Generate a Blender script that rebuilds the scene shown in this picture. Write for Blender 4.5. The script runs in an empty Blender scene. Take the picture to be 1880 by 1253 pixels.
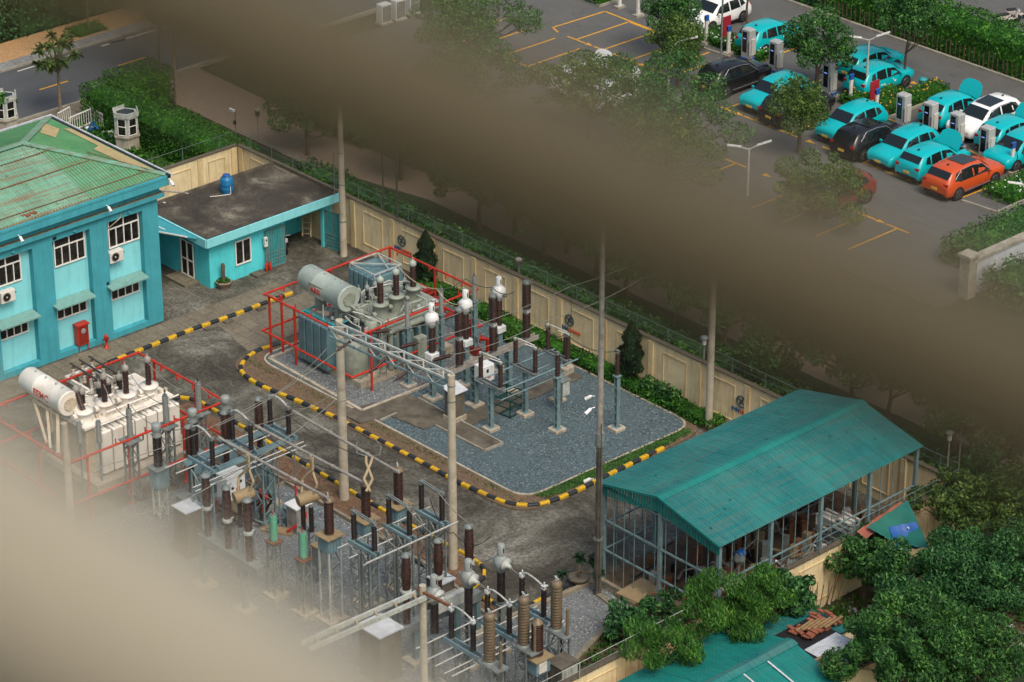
import bpy, math, random
from mathutils import Vector, Matrix
R=math.radians
SC=bpy.context.scene
# ------------------------------------------------------------------ camera, sky, sun, exposure
F=5600.;PITCH=R(26.7);YAW=R(47.45);CH=65.
_c,_s=math.cos(PITCH),math.sin(PITCH)
FW=Vector((-math.sin(YAW)*_c,math.cos(YAW)*_c,-_s));RT=Vector((math.cos(YAW),math.sin(YAW),0));UP=RT.cross(FW)
CAM=-FW*(CH/_s)
cd=bpy.data.cameras.new('camera');cam=bpy.data.objects.new('camera',cd);SC.collection.objects.link(cam);SC.camera=cam
cam.matrix_world=Matrix((( RT.x,UP.x,-FW.x,CAM.x),(RT.y,UP.y,-FW.y,CAM.y),(RT.z,UP.z,-FW.z,CAM.z),(0,0,0,1)))
cd.sensor_width=36;cd.lens=36*F/1880;cd.clip_start=.1;cd.clip_end=3000
cd.dof.use_dof=True;cd.dof.focus_distance=147;cd.dof.aperture_fstop=cd.lens/36.
W=bpy.data.worlds.new("World");SC.world=W;W.use_nodes=True
nt=W.node_tree;sky=nt.nodes.new('ShaderNodeTexSky');sky.sky_type='NISHITA';sky.sun_disc=False
SUN_EL,SUN_AZ=R(55),R(-16)      # azimuth of the sun direction measured from +X
sky.sun_elevation=SUN_EL;sky.sun_rotation=R(90)-SUN_AZ;sky.air_density=1.6;sky.dust_density=5;sky.ozone_density=.6
bg=nt.nodes['Background'];bg.inputs[1].default_value=.15;nt.links.new(sky.outputs[0],bg.inputs[0])
ld=bpy.data.lights.new('sun','SUN');ld.energy=2.1;ld.angle=R(24);ld.color=(1,.93,.82)
lo=bpy.data.objects.new('sun',ld);SC.collection.objects.link(lo)
sd=Vector((math.cos(SUN_AZ)*math.cos(SUN_EL),math.sin(SUN_AZ)*math.cos(SUN_EL),math.sin(SUN_EL)))
lo.rotation_euler=sd.to_track_quat('Z','Y').to_euler();lo.location=(0,0,120)
SC.view_settings.view_transform='Standard';SC.view_settings.look='None';SC.view_settings.exposure=-.08;SC.view_settings.gamma=1
SC.cycles.max_bounces=5;SC.cycles.diffuse_bounces=2;SC.cycles.glossy_bounces=2;SC.cycles.transparent_max_bounces=6
# ------------------------------------------------------------------ helpers
def ray(px,py):return FW+RT*((px-940)/F)+UP*((626.5-py)/F)
def G(px,py,z=0.):
    d=ray(px,py);return CAM+d*((z-CAM.z)/d.z)
def g2(px,py,z=0.):
    p=G(px,py,z);return (p.x,p.y)
COL=SC.collection
MATS={}
def rnd(seed):return random.Random(seed)
def node_mat(name):
    m=bpy.data.materials.new(name);m.use_nodes=True;t=m.node_tree;b=t.nodes['Principled BSDF'];MATS[name]=m
    return m,t,b
def N(t,k,**kw):
    n=t.nodes.new('ShaderNode'+k)
    for a,v in kw.items():
        if a.startswith('i_'):n.inputs[a[2:].replace('_',' ')].default_value=v
        else:setattr(n,a,v)
    return n
def c4(c):return (c[0],c[1],c[2],1)
def srgb(r,g,b):
    f=lambda v:(v/255/12.92 if v/255<=.04045 else ((v/255+.055)/1.055)**2.4)
    return (f(r),f(g),f(b))
def pos(t,scale=(1,1,1),rz=0):
    g=N(t,'NewGeometry');m=N(t,'Mapping');m.inputs['Scale'].default_value=scale;m.inputs['Rotation'].default_value=(0,0,rz)
    t.links.new(g.outputs['Position'],m.inputs[0]);return m.outputs[0]
def noise(t,vec,sc,det=4,rough=.6,dist=0):
    n=N(t,'TexNoise');n.inputs['Scale'].default_value=sc;n.inputs['Detail'].default_value=det;n.inputs['Roughness'].default_value=rough;n.inputs['Distortion'].default_value=dist
    t.links.new(vec,n.inputs['Vector']);return n.outputs['Fac']
def ramp(t,fac,stops):
    r=N(t,'ValToRGB');e=r.color_ramp.elements
    e[0].position,e[0].color=stops[0][0],c4(stops[0][1]) if not isinstance(stops[0][1],float) else (stops[0][1],)*3+(1,)
    e[1].position,e[1].color=stops[-1][0],c4(stops[-1][1]) if not isinstance(stops[-1][1],float) else (stops[-1][1],)*3+(1,)
    for p,c in stops[1:-1]:
        x=e.new(p);x.color=c4(c) if not isinstance(c,float) else (c,)*3+(1,)
    t.links.new(fac,r.inputs[0]);return r.outputs[0]
def mix(t,fac,a,b,mode='MIX'):
    m=N(t,'MixRGB',blend_type=mode)
    for i,v in ((0,fac),(1,a),(2,b)):
        if isinstance(v,(int,float)):m.inputs[i].default_value=v
        elif isinstance(v,tuple):m.inputs[i].default_value=c4(v)
        else:t.links.new(v,m.inputs[i])
    return m.outputs[0]
def bump(t,b,h,s,d=.02):
    n=N(t,'Bump');n.inputs['Strength'].default_value=s;n.inputs['Distance'].default_value=d
    t.links.new(h,n.inputs['Height']);t.links.new(n.outputs[0],b.inputs['Normal'])
def M(name,col,rough=.6,metal=0.,var=.18,sc=3.,dirt=None,dsc=1.2,damt=.5,spec=.4,streak=0.,sdirt=None):
    """painted or weathered surface: base colour broken up by two noises, optional dirt colour"""
    m,t,b=node_mat(name);v=pos(t)
    f=noise(t,v,sc,6,.65);c=mix(t,ramp(t,f,[(.3,0.),(.7,1.)]),tuple(x*(1-var) for x in col),tuple(min(.95,x*(1+var)) for x in col))
    if dirt:
        d=ramp(t,noise(t,v,dsc,8,.7,.4),[(.45,0.),(.72,1.)]);dm=N(t,'Math',operation='MULTIPLY');dm.inputs[1].default_value=damt;t.links.new(d,dm.inputs[0]);c=mix(t,dm.outputs[0],c,dirt)
    if streak:
        q=ramp(t,noise(t,pos(t,(2.6,2.6,.22)),1.6,7,.7,.2),[(.50,0.),(.70,1.)]);k=N(t,'Math',operation='MULTIPLY');k.inputs[1].default_value=streak;t.links.new(q,k.inputs[0]);c=mix(t,k.outputs[0],c,sdirt or dirt)
    t.links.new(c,b.inputs['Base Color'])
    rr=ramp(t,noise(t,v,sc*2,3),[(.3,max(0.,rough-.12)),(.7,min(1.,rough+.12))]);t.links.new(rr,b.inputs['Roughness'])
    b.inputs['Metallic'].default_value=metal;b.inputs['Specular IOR Level'].default_value=spec
    return m
def mt(n):return MATS[n]
class MB:
    def __init__(s):s.v=[];s.f=[];s.m=[];s.sm=[];s.names=[];s.cur=0
    def mat(s,n):
        if n not in s.names:s.names.append(n)
        s.cur=s.names.index(n);return s
    def add(s,vs,fs,sm=False):
        o=len(s.v);s.v+=[tuple(x) for x in vs]
        for f in fs:s.f.append(tuple(i+o for i in f));s.m.append(s.cur);s.sm.append(sm)
        return s
    def box(s,cx,cy,cz,sx,sy,sz,rz=0,bev=0):
        hx,hy,hz=sx/2,sy/2,sz/2;c,n=math.cos(rz),math.sin(rz)
        if bev<=0:
            ring=[(-hx,-hy),(hx,-hy),(hx,hy),(-hx,hy)];L=[(hz*-1,0),(hz,0)]
        else:
            b=bev;ring=[(-hx+b,-hy),(hx-b,-hy),(hx,-hy+b),(hx,hy-b),(hx-b,hy),(-hx+b,hy),(-hx,hy-b),(-hx,-hy+b)];L=[(-hz,0),(hz-b,0),(hz,b)]
        vs=[];k=len(ring)
        for z,ins in L:
            for x,y in ring:
                x2=x-math.copysign(min(ins,abs(x)),x) if ins else x;y2=y-math.copysign(min(ins,abs(y)),y) if ins else y
                vs.append((cx+x2*c-y2*n,cy+x2*n+y2*c,cz+z))
        fs=[tuple(range(k-1,-1,-1))]+[(l*k+i,l*k+(i+1)%k,(l+1)*k+(i+1)%k,(l+1)*k+i) for l in range(len(L)-1) for i in range(k)]+[tuple(range((len(L)-1)*k,len(L)*k))]
        return s.add(vs,fs)
    def b2(s,x0,x1,y0,y1,z0,z1,bev=0):return s.box((x0+x1)/2,(y0+y1)/2,(z0+z1)/2,abs(x1-x0),abs(y1-y0),abs(z1-z0),0,bev)
    def cyl(s,p0,p1,r0,r1=None,n=10,cap=True):
        r1=r0 if r1 is None else r1;p0,p1=Vector(p0),Vector(p1);d=(p1-p0)
        if d.length<1e-6:return s
        d.normalize();a=d.orthogonal().normalized() if abs(d.z)<.99 else Vector((1,0,0));a=(a-d*a.dot(d)).normalized();b=d.cross(a)
        vs=[];
        for p,r in ((p0,r0),(p1,r1)):
            for i in range(n):
                t=2*math.pi*i/n;vs.append(p+a*(r*math.cos(t))+b*(r*math.sin(t)))
        s.add(vs,[(i,(i+1)%n,n+(i+1)%n,n+i) for i in range(n)],True)
        if cap:s.add(vs[:n],[tuple(range(n-1,-1,-1))]);s.add(vs[n:],[tuple(range(n))])
        return s
    def lathe(s,o,prof,n=12,ax=(0,0,1),cap=True):
        d=Vector(ax).normalized();a=Vector((1,0,0)) if abs(d.x)<.9 else Vector((0,1,0));a=(a-d*a.dot(d)).normalized();b=d.cross(a);o=Vector(o)
        vs=[];
        for r,h in prof:
            for i in range(n):
                t=2*math.pi*i/n;vs.append(o+d*h+a*(r*math.cos(t))+b*(r*math.sin(t)))
        k=len(prof)
        s.add(vs,[(j*n+i,j*n+(i+1)%n,(j+1)*n+(i+1)%n,(j+1)*n+i) for j in range(k-1) for i in range(n)],True)
        if cap:
            s.add(vs[:n],[tuple(range(n-1,-1,-1))]);s.add(vs[-n:],[tuple(range(n))])
        return s
    def tube(s,pts,r,n=6):
        for a,b in zip(pts[:-1],pts[1:]):s.cyl(a,b,r,r,n,True)
        return s
    def bar(s,p0,p1,w,h=None):
        """rectangular bar between two points"""
        h=h or w;p0,p1=Vector(p0),Vector(p1);d=(p1-p0).normalized();up=Vector((0,0,1)) if abs(d.z)<.95 else Vector((0,1,0))
        a=d.cross(up).normalized();b=a.cross(d);vs=[]
        for p in (p0,p1):
            for x,y in ((-1,-1),(1,-1),(1,1),(-1,1)):vs.append(p+a*(x*w/2)+b*(y*h/2))
        return s.add(vs,[(3,2,1,0),(4,5,6,7),(0,1,5,4),(1,2,6,5),(2,3,7,6),(3,0,4,7)])
    def prism(s,poly,z0,z1):
        n=len(poly);vs=[(x,y,z0) for x,y in poly]+[(x,y,z1) for x,y in poly]
        A=sum(poly[i][0]*poly[(i+1)%n][1]-poly[(i+1)%n][0]*poly[i][1] for i in range(n))
        if A<0:vs=[(x,y,z0) for x,y in poly[::-1]]+[(x,y,z1) for x,y in poly[::-1]]
        return s.add(vs,[tuple(range(n-1,-1,-1)),tuple(range(n,2*n))]+[(i,(i+1)%n,n+(i+1)%n,n+i) for i in range(n)])
    def quad(s,*p,sm=False):return s.add(p,[tuple(range(len(p)))],sm)
    def sphere(s,c,r,n=10,sz=1.):
        return s.lathe(c,[(r*math.sin(math.pi*i/6)+.001,-r*sz*math.cos(math.pi*i/6)) for i in range(7)],n)
    def ins(s,x,y,z0,z1,r,pitch=.085,core=.55,n=12,barrel=0):
        """ribbed porcelain insulator with end flanges"""
        h=z1-z0;k=max(3,int(h/pitch));p=h/k;pr=[]
        for i in range(k):
            q=1+barrel*math.sin(math.pi*(i+.5)/k)
            pr+=[(r*core*q,i*p),(r*q,i*p+p*.35),(r*core*q,i*p+p*.72)]
        pr.append((r*core,h));s.lathe((x,y,z0),pr,n);return s
PAR={}
def build(mb,name,parent=None,at=None):
    """make ONE mesh object; coordinates are the thing's own unless the parent was placed in world coordinates"""
    me=bpy.data.meshes.new(name);off=Vector((0,0,0))
    if parent is not None and parent in PAR:off=PAR[parent]
    if at is not None:off=Vector(at)
    me.from_pydata([tuple(Vector(v)-off) for v in mb.v],[],mb.f)
    for n in mb.names:me.materials.append(mt(n))
    me.polygons.foreach_set('material_index',mb.m);me.polygons.foreach_set('use_smooth',mb.sm);me.update()
    o=bpy.data.objects.new(name,me);COL.objects.link(o)
    if parent is not None:o.parent=parent
    elif at is not None:o.location=at
    if parent is not None and parent in PAR:PAR[o]=PAR[parent]
    return o
def tag(o,label=None,cat=None,group=None,kind=None):
    if label:o['label']=label
    if cat:o['category']=cat
    if group:o['group']=group
    if kind:o['kind']=kind
    return o
def thing(name,label,cat,loc=(0,0,0),group=None,rz=0,world=False):
    o=bpy.data.objects.new(name,None);COL.objects.link(o);o.location=loc;o.rotation_euler=(0,0,rz);o.empty_display_size=.2
    tag(o,label,cat,group)
    if world:PAR[o]=Vector(loc)
    return o
def solo(mb,name,label,cat,at,group=None):
    return tag(build(mb,name,None,at),label,cat,group)
def copy_of(root,loc,label,rz=None,group=None,name=None):
    def rec(o,p):
        c=o.copy();COL.objects.link(c)
        if p is not None:c.parent=p
        for ch in o.children:rec(ch,c)
        return c
    r=rec(root,None);r.location=loc;r['label']=label
    if rz is not None:r.rotation_euler=(0,0,rz)
    if group:r['group']=group
    return r
def struct(mb,name):
    return tag(build(mb,name),kind='structure')
def text(parent,name,body,size,mat,loc,rot,th=.01,scale_x=1.,bold=0.):
    cu=bpy.data.curves.new('t','FONT');cu.body=body;cu.size=size;cu.extrude=th;cu.align_x='CENTER';cu.align_y='CENTER';cu.offset=bold
    ob=bpy.data.objects.new('t',cu);COL.objects.link(ob);bpy.context.view_layer.update()
    me=bpy.data.meshes.new_from_object(ob.evaluated_get(bpy.context.evaluated_depsgraph_get()));COL.objects.unlink(ob);bpy.data.objects.remove(ob)
    me.name=name;me.materials.clear();me.materials.append(mt(mat))
    o=bpy.data.objects.new(name,me);COL.objects.link(o)
    off=PAR.get(parent,Vector((0,0,0)));o.parent=parent;o.location=Vector(loc)-off;o.rotation_euler=rot;o.scale=(scale_x,1,1)
    return o
# ------------------------------------------------------------------ materials
def mats():
    D=srgb(58,50,38)
    M('steel_blue',(.16,.245,.26),.5,0,.2,5,D,2,.45);M('galv',(.18,.205,.20),.5,.0,.25,6,D,2,.5);M('galv_light',(.44,.46,.43),.45,.0,.2,5,D,2,.4)
    M('beam_blue',(.165,.265,.30),.5,0,.15,3,D,2,.4);M('tube',(.55,.55,.52),.4,.2,.15,3,D,3,.4)
    M('brown',(.045,.018,.014),.28,0,.3,4,srgb(92,66,52),2,.35,.6);M('dkbrown',(.022,.013,.013),.3,0,.3,4,srgb(60,50,44),2,.3,.6)
    M('tan_ins',(.175,.128,.08),.45,0,.15,5,D,2,.3);M('grey_ins',(.28,.29,.27),.45,0,.15,6);M('green_ins',(.13,.38,.25),.45,0,.15,6);M('white_ins',(.62,.55,.46),.4,0,.2,6,D,3,.5)
    M('white_head',(.68,.70,.70),.35,0,.08,4,srgb(120,110,95),2,.3);M('grey_head',(.27,.30,.29),.4,0,.12,4,D,2,.3)
    M('conc',(.36,.33,.27),.9,0,.25,2.5,srgb(70,60,45),1.5,.6);M('conc_pole',(.47,.42,.33),.9,0,.15,1.2,srgb(105,92,70),.8,.7);M('conc_dark',(.12,.105,.08),.9,0,.35,2,srgb(45,38,28),1.4,.7)
    M('block',(.42,.37,.29),.9,0,.2,4,srgb(80,66,48),3,.6)
    M('red_pipe',(.46,.030,.014),.4,0,.15,5,srgb(90,20,12),2,.3);M('red_dk',(.22,.02,.012),.55,0,.2,4)
    M('t2_body',(.27,.30,.25),.45,0,.15,2,srgb(70,68,52),1.6,.5);M('t2_dark',(.09,.14,.145),.5,0,.2,2,srgb(40,46,44),1.6,.4);M('t2_fin',(.10,.185,.21),.5,0,.15,2,srgb(48,62,64),1.2,.4);M('t2_cons',(.36,.42,.38),.4,0,.07,1,srgb(120,120,100),1.5,.35)
    M('t1_white',(.78,.74,.67),.45,0,.06,1,srgb(165,140,105),1.3,.45);M('t1_cream',(.55,.47,.35),.5,0,.1,2,srgb(110,85,55),2,.5)
    M('text_red',(.52,.03,.02),.5);M('text_dark',(.03,.03,.035),.5);M('text_blue',(.015,.10,.26),.5);M('text_orange',(.62,.09,.03),.5)
    M('yellow',(.62,.37,.015),.6,0,.15,5,srgb(90,66,20),3,.5);M('black_paint',(.018,.024,.030),.6,0,.25,5,srgb(70,64,52),3,.4)
    M('line_yellow',(.66,.33,.02),.7,0,.15,3,srgb(110,90,60),2,.4);M('line_white',(.55,.52,.45),.7,0,.15,3)
    M('cyan_light',(.24,.66,.72),.8,0,.05,1,srgb(120,190,190),.9,.4,.1,.35,srgb(85,165,172));M('cyan_dark',(.060,.33,.40),.8,0,.12,1,srgb(70,145,152),1.1,.5,.1,.45,srgb(52,122,135));M('cyan_wall',(.10,.64,.70),.8,0,.06,1,srgb(55,155,160),.9,.35,.1,.3,srgb(45,135,142))
    M('cyan_canopy',(.18,.36,.33),.75,0,.12,2,srgb(80,100,80),2,.5)
    M('ledge_dirt',(.20,.15,.09),.9,0,.4,3,srgb(40,32,22),2,.6)
    M('wall_cream',(.80,.66,.41),.85,0,.06,.8,srgb(175,150,105),.9,.45,.3,.5,srgb(155,130,90));M('wall_cream2',(.76,.60,.34),.85,0,.06,.8,srgb(165,138,92),1.2,.5,.3,.5,srgb(145,118,78));M('wall_cap',(.12,.10,.07),.9,0,.3,2,srgb(50,40,28),2,.6)
    M('white_frame',(.80,.78,.74),.4,0,.06,3);M('white_plastic',(.68,.67,.63),.35,0,.06,3,srgb(150,130,100),2,.35);M('white_paint',(.8,.8,.78),.3,0,.04,2)
    M('wood',(.30,.19,.09),.8,0,.25,5,D,3,.4);M('bamboo',(.33,.26,.16),.7,0,.2,4);M('trunk',(.10,.075,.05),.9,0,.35,8);M('trunk_pale',(.22,.17,.11),.9,0,.3,6)
    M('soil',(.10,.065,.04),1,0,.45,2.5,srgb(52,50,26),1.2,.6);M('leaflitter',(.15,.085,.052),1,0,.55,8,srgb(60,50,22),2,.6)
    M('tyre',(.014,.014,.015),.75);M('rim',(.22,.22,.23),.35,.6);M('chrome',(.62,.62,.62),.2,.8,.05)
    M('plate_yellow',(.65,.40,.06),.5);M('lamp_red',(.35,.015,.012),.25);M('lamp_white',(.7,.72,.74),.15)
    M('plastic_blue',(.012,.09,.36),.4);M('tank_blue',(.012,.16,.36),.4,0,.12,3);M('charger',(.37,.38,.38),.4,0,.05,3);M('charger_side',(.47,.46,.42),.45,0,.05,3);M('sign_red',(.30,.018,.03),.5)
    M('tarp_green',(.008,.11,.085),.7,0,.2,2);M('tarp_blue',(.008,.08,.30),.5,0,.15,2);M('tarp_red',(.26,.085,.055),.7,0,.2,2);M('sheet_white',(.55,.58,.62),.5,0,.15,3,D,1.5,.4)
    M('rail_brown',(.205,.165,.092),.6,0,.10,6,spec=.3);M('rail_pale',(.72,.64,.48),.6,0,.10,6,spec=.4);M('gate_cyan',(.03,.28,.30),.5,0,.1,4,D,3,.3);M('gate_frame',(.13,.18,.17),.6,0,.2,4)
    M('brick_red',(.27,.085,.05),.9,0,.25,6,D,3,.4);M('black_rubber',(.012,.012,.013),.6);M('pipe_grey',(.30,.28,.25),.6,0,.2,4,D,3,.5);M('pave_edge',(.25,.22,.16),.9,0,.3,3,D,1.5,.6)
    M('cage_green',(.006,.05,.04),.5);M('kerb_conc',(.30,.28,.23),.9,0,.25,4,D,2,.5);M('emblem',(.05,.09,.10),.6);M('rust',(.16,.07,.035),.9,0,.4,6);M('tan_box',(.27,.20,.11),.7,0,.15,5);M('pot',(.30,.22,.17),.8,0,.2,4,D,3,.5)
    M('rope',(.42,.36,.26),.8,0,.15,4);M('wire',(.25,.24,.21),.6,.2,.1,4);M('wire_dark',(.06,.06,.055),.6);M('stone_grey',(.18,.17,.16),.9,0,.3,5)
    M('marker_red',(.45,.02,.03),.5);M('flower_w',(.7,.7,.66),.7);M('flower_y',(.7,.35,.03),.7);M('moto_white',(.5,.45,.42),.4,0,.1,4)
    def car_paint(n,c,r=.22):
        m,t,b=node_mat(n);b.inputs['Base Color'].default_value=c4(c);b.inputs['Roughness'].default_value=r;b.inputs['Coat Weight'].default_value=.4;b.inputs['Coat Roughness'].default_value=.06;b.inputs['Specular IOR Level'].default_value=.25
    car_paint('paint_teal',(.0,.40,.44),.3);car_paint('paint_black',(.012,.012,.014),.25);car_paint('paint_orange',(.52,.075,.018),.3);car_paint('paint_white',(.78,.78,.78),.3);car_paint('paint_red',(.17,.03,.02),.3)
    m,t,b=node_mat('glass_dark');b.inputs['Base Color'].default_value=(.010,.014,.016,1);b.inputs['Roughness'].default_value=.08;b.inputs['Specular IOR Level'].default_value=.6
    m,t,b=node_mat('window_dark');v=pos(t);f=ramp(t,noise(t,v,2.2,3),[(.35,(.004,.005,.006)),(.75,(.035,.034,.030))]);t.links.new(f,b.inputs['Base Color']);b.inputs['Roughness'].default_value=.15
    m,t,b=node_mat('screen');b.inputs['Base Color'].default_value=(.01,.02,.05,1);b.inputs['Emission Color'].default_value=(.25,.35,1,1);b.inputs['Emission Strength'].default_value=1.2
    # ground materials
    m,t,b=node_mat('yard');v=pos(t)
    a=noise(t,v,.28,9,.72,.6);c=ramp(t,a,[(.32,(.026,.021,.015)),(.45,(.066,.058,.042)),(.55,(.13,.122,.095)),(.66,(.26,.25,.21))])
    s2=ramp(t,noise(t,pos(t,(1,1,1)),6,6,.75),[(.38,.42),(.68,1.35)]);c=mix(t,1.,c,s2,'MULTIPLY')
    k=ramp(t,noise(t,pos(t,(.35,2.6,1),R(34)),.9,7,.75,1.2),[(.60,0.),(.72,1.)]);c=mix(t,mix(t,.45,(0,0,0),k),c,(.36,.33,.28))
    g=ramp(t,noise(t,v,.5,7,.7,.3),[(.62,0.),(.8,.5)]);c=mix(t,g,c,(.055,.06,.025))
    br=N(t,'TexBrick');br.inputs['Scale'].default_value=.33;br.inputs['Mortar Size'].default_value=.006;br.inputs['Color1'].default_value=br.inputs['Color2'].default_value=(1,1,1,1);br.inputs['Mortar'].default_value=(.78,.76,.72,1);br.offset=0
    br.inputs['Brick Width'].default_value=1.3;br.inputs['Row Height'].default_value=1.1
    t.links.new(pos(t),br.inputs[0]);c=mix(t,1.,c,br.outputs[0],'MULTIPLY')
    t.links.new(c,b.inputs['Base Color']);b.inputs['Roughness'].default_value=.85;bump(t,b,noise(t,v,9,6,.7),.4,.02)
    def gravel(n,lo,mid,hi,warm):
        m,t,b=node_mat(n);v=pos(t);vo=N(t,'TexVoronoi');vo.inputs['Scale'].default_value=17;vo.inputs['Randomness'].default_value=1;t.links.new(v,vo.inputs['Vector'])
        sp=N(t,'SeparateColor');t.links.new(vo.outputs['Color'],sp.inputs[0])
        c=ramp(t,sp.outputs[0],[(.0,lo),(.5,mid),(.86,mid),(1.,hi)]);c=mix(t,ramp(t,sp.outputs[1],[(.78,0.),(.9,.7)]),c,warm)
        d=ramp(t,vo.outputs['Distance'],[(.0,1.1),(.8,.5)]);c=mix(t,1.,c,d,'MULTIPLY')
        c=mix(t,ramp(t,noise(t,v,.45,5,.6),[(.45,0.),(.75,.6)]),c,tuple(x*.75 for x in mid));c=mix(t,ramp(t,noise(t,v,.9,7,.7,.5),[(.60,0.),(.72,.55)]),c,(.085,.075,.05))
        t.links.new(c,b.inputs['Base Color']);b.inputs['Roughness'].default_value=.85;bump(t,b,vo.outputs['Distance'],-1.,.05)
    gravel('gravel_blue',(.035,.060,.070),(.10,.155,.175),(.30,.37,.39),(.15,.155,.15));gravel('gravel_grey',(.07,.08,.085),(.21,.235,.245),(.52,.53,.52),(.24,.21,.18))
    m,t,b=node_mat('asphalt');v=pos(t);c=mix(t,ramp(t,noise(t,v,.35,7,.7,.4),[(.3,0.),(.7,1.)]),(.060,.062,.062),(.115,.113,.105));c=mix(t,.5,c,ramp(t,noise(t,v,14,4),[(.3,(.04,.04,.04)),(.7,(.17,.165,.155))]));c=mix(t,ramp(t,noise(t,v,.9,6,.65),[(.60,0.),(.74,.6)]),c,(.035,.035,.035));c=mix(t,ramp(t,noise(t,pos(t,(.25,3,1)),.6,5,.6),[(.58,0.),(.72,.35)]),c,(.16,.155,.145))
    t.links.new(c,b.inputs['Base Color']);b.inputs['Roughness'].default_value=.85
    m,t,b=node_mat('road_asphalt');v=pos(t);c=mix(t,ramp(t,noise(t,pos(t,(1,.25,1)),.5,7,.7,.4),[(.3,0.),(.7,1.)]),(.050,.056,.062),(.085,.092,.10));c=mix(t,.3,c,ramp(t,noise(t,v,14,4),[(.3,(.03,.03,.03)),(.7,(.14,.14,.14))]));t.links.new(c,b.inputs['Base Color']);b.inputs['Roughness'].default_value=.85
    def pav(n,c1,c2,mo,sc,w=.5,h=.25,rz=0.,dk=(.06,.05,.035)):
        m,t,b=node_mat(n);br=N(t,'TexBrick');br.inputs['Scale'].default_value=sc;br.inputs['Color1'].default_value=c4(c1);br.inputs['Color2'].default_value=c4(c2);br.inputs['Mortar'].default_value=c4(mo);br.inputs['Mortar Size'].default_value=.02;br.inputs['Brick Width'].default_value=w;br.inputs['Row Height'].default_value=h
        t.links.new(pos(t,(1,1,1),rz),br.inputs[0]);v=pos(t);c=mix(t,ramp(t,noise(t,v,.8,7,.7),[(.45,0.),(.75,.7)]),br.outputs[0],dk);c=mix(t,1.,c,ramp(t,noise(t,v,7,4),[(.3,.7),(.7,1.2)]),'MULTIPLY')
        t.links.new(c,b.inputs['Base Color']);b.inputs['Roughness'].default_value=.9
    pav('brick_strip',(.20,.115,.07),(.13,.095,.06),(.06,.05,.03),2.4,.5,.25,0,(.10,.075,.03));pav('tile_beige',(.21,.18,.13),(.17,.145,.105),(.11,.095,.07),1.,1.1,.7,0,(.07,.06,.045));pav('path_brick',(.23,.17,.115),(.18,.135,.095),(.10,.08,.06),2.2,.5,.25,.3,(.17,.13,.09));pav('pave_orange',(.60,.34,.14),(.50,.29,.13),(.25,.18,.10),2.2,.5,.25,0,(.35,.22,.12));pav('pave_grey',(.30,.31,.30),(.24,.25,.25),(.12,.12,.12),1.2,.5,.5)
    def grass(n,a,c_,sc=7):
        m,t,b=node_mat(n);v=pos(t);c=ramp(t,noise(t,v,sc,6,.75),[(.3,a),(.72,c_)]);c=mix(t,ramp(t,noise(t,v,.6,6,.7),[(.4,0.),(.8,.6)]),c,(.045,.06,.015));t.links.new(c,b.inputs['Base Color']);b.inputs['Roughness'].default_value=1;bump(t,b,noise(t,v,sc*1.5,6,.8),1.,.12)
    grass('grass',(.012,.045,.008),(.06,.17,.02));grass('lawn_dark',(.008,.024,.008),(.022,.055,.014),5)
    m,t,b=node_mat('water');b.inputs['Base Color'].default_value=(.012,.03,.02,1);b.inputs['Roughness'].default_value=.12;v=pos(t);bump(t,b,noise(t,v,3,4),.3,.03)
    m,t,b=node_mat('roof_slab');v=pos(t);a=noise(t,v,.42,9,.7,.5);c=ramp(t,a,[(.30,(.022,.018,.013)),(.5,(.060,.050,.037)),(.58,(.105,.09,.068)),(.68,(.27,.24,.18))]);c=mix(t,1.,c,ramp(t,noise(t,v,8,5,.7),[(.35,.6),(.7,1.2)]),'MULTIPLY');t.links.new(c,b.inputs['Base Color']);b.inputs['Roughness'].default_value=.9;bump(t,b,noise(t,v,6,6),.3,.02)
    def roofm(n,c1,c2,rust,ramt,axis):
        m,t,b=node_mat(n);sc=(6,.35,1) if axis=='x' else (.35,6,1)
        if axis=='d':sc=(1.6,.9,1)
        v=pos(t,sc);c=mix(t,ramp(t,noise(t,pos(t),.5,5),[(.35,0.),(.7,1.)]),c1,c2);f=ramp(t,noise(t,v,.9,8,.78,.3),[(.45,0.),(.62,ramt)]);c=mix(t,f,c,rust)
        c=mix(t,1.,c,ramp(t,noise(t,pos(t,(9,1,1) if axis=='y' else (1,9,1)),1.,3),[(.3,.85),(.7,1.12)]),'MULTIPLY')
        vo=N(t,'TexVoronoi');vo.inputs['Scale'].default_value=1.1;t.links.new(pos(t,(1,1,.01)),vo.inputs['Vector']);c=mix(t,ramp(t,vo.outputs['Distance'],[(.06,.75),(.10,0.)]),c,tuple(x*.35 for x in c1));wv=N(t,'TexBrick');wv.inputs['Scale'].default_value=1.;wv.inputs['Color1'].default_value=(1,1,1,1);wv.inputs['Color2'].default_value=(.86,.88,.88,1);wv.inputs['Mortar'].default_value=(.62,.64,.64,1);wv.inputs['Mortar Size'].default_value=.012;wv.inputs['Brick Width'].default_value=3.4;wv.inputs['Row Height'].default_value=1.05;t.links.new(pos(t,(1,1,1),0 if axis=='x' else R(90)),wv.inputs[0]);c=mix(t,1.,c,wv.outputs[0],'MULTIPLY')
        t.links.new(c,b.inputs['Base Color']);b.inputs['Roughness'].default_value=.5;b.inputs['Specular IOR Level'].default_value=.3
    roofm('roof_teal',(.012,.155,.160),(.028,.215,.20),(.085,.16,.145),.6,'x');roofm('roof_teal2',(.006,.17,.155),(.012,.215,.19),(.05,.18,.15),.4,'x')
    roofm('roof_mint',(.15,.36,.25),(.21,.43,.31),(.24,.15,.09),.85,'x');roofm('roof_green',(.065,.23,.095),(.09,.28,.12),(.20,.26,.13),.35,'y');M('roof_tan',(.44,.34,.17),.8,0,.12,2,srgb(120,110,70),1.5,.4)
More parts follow.
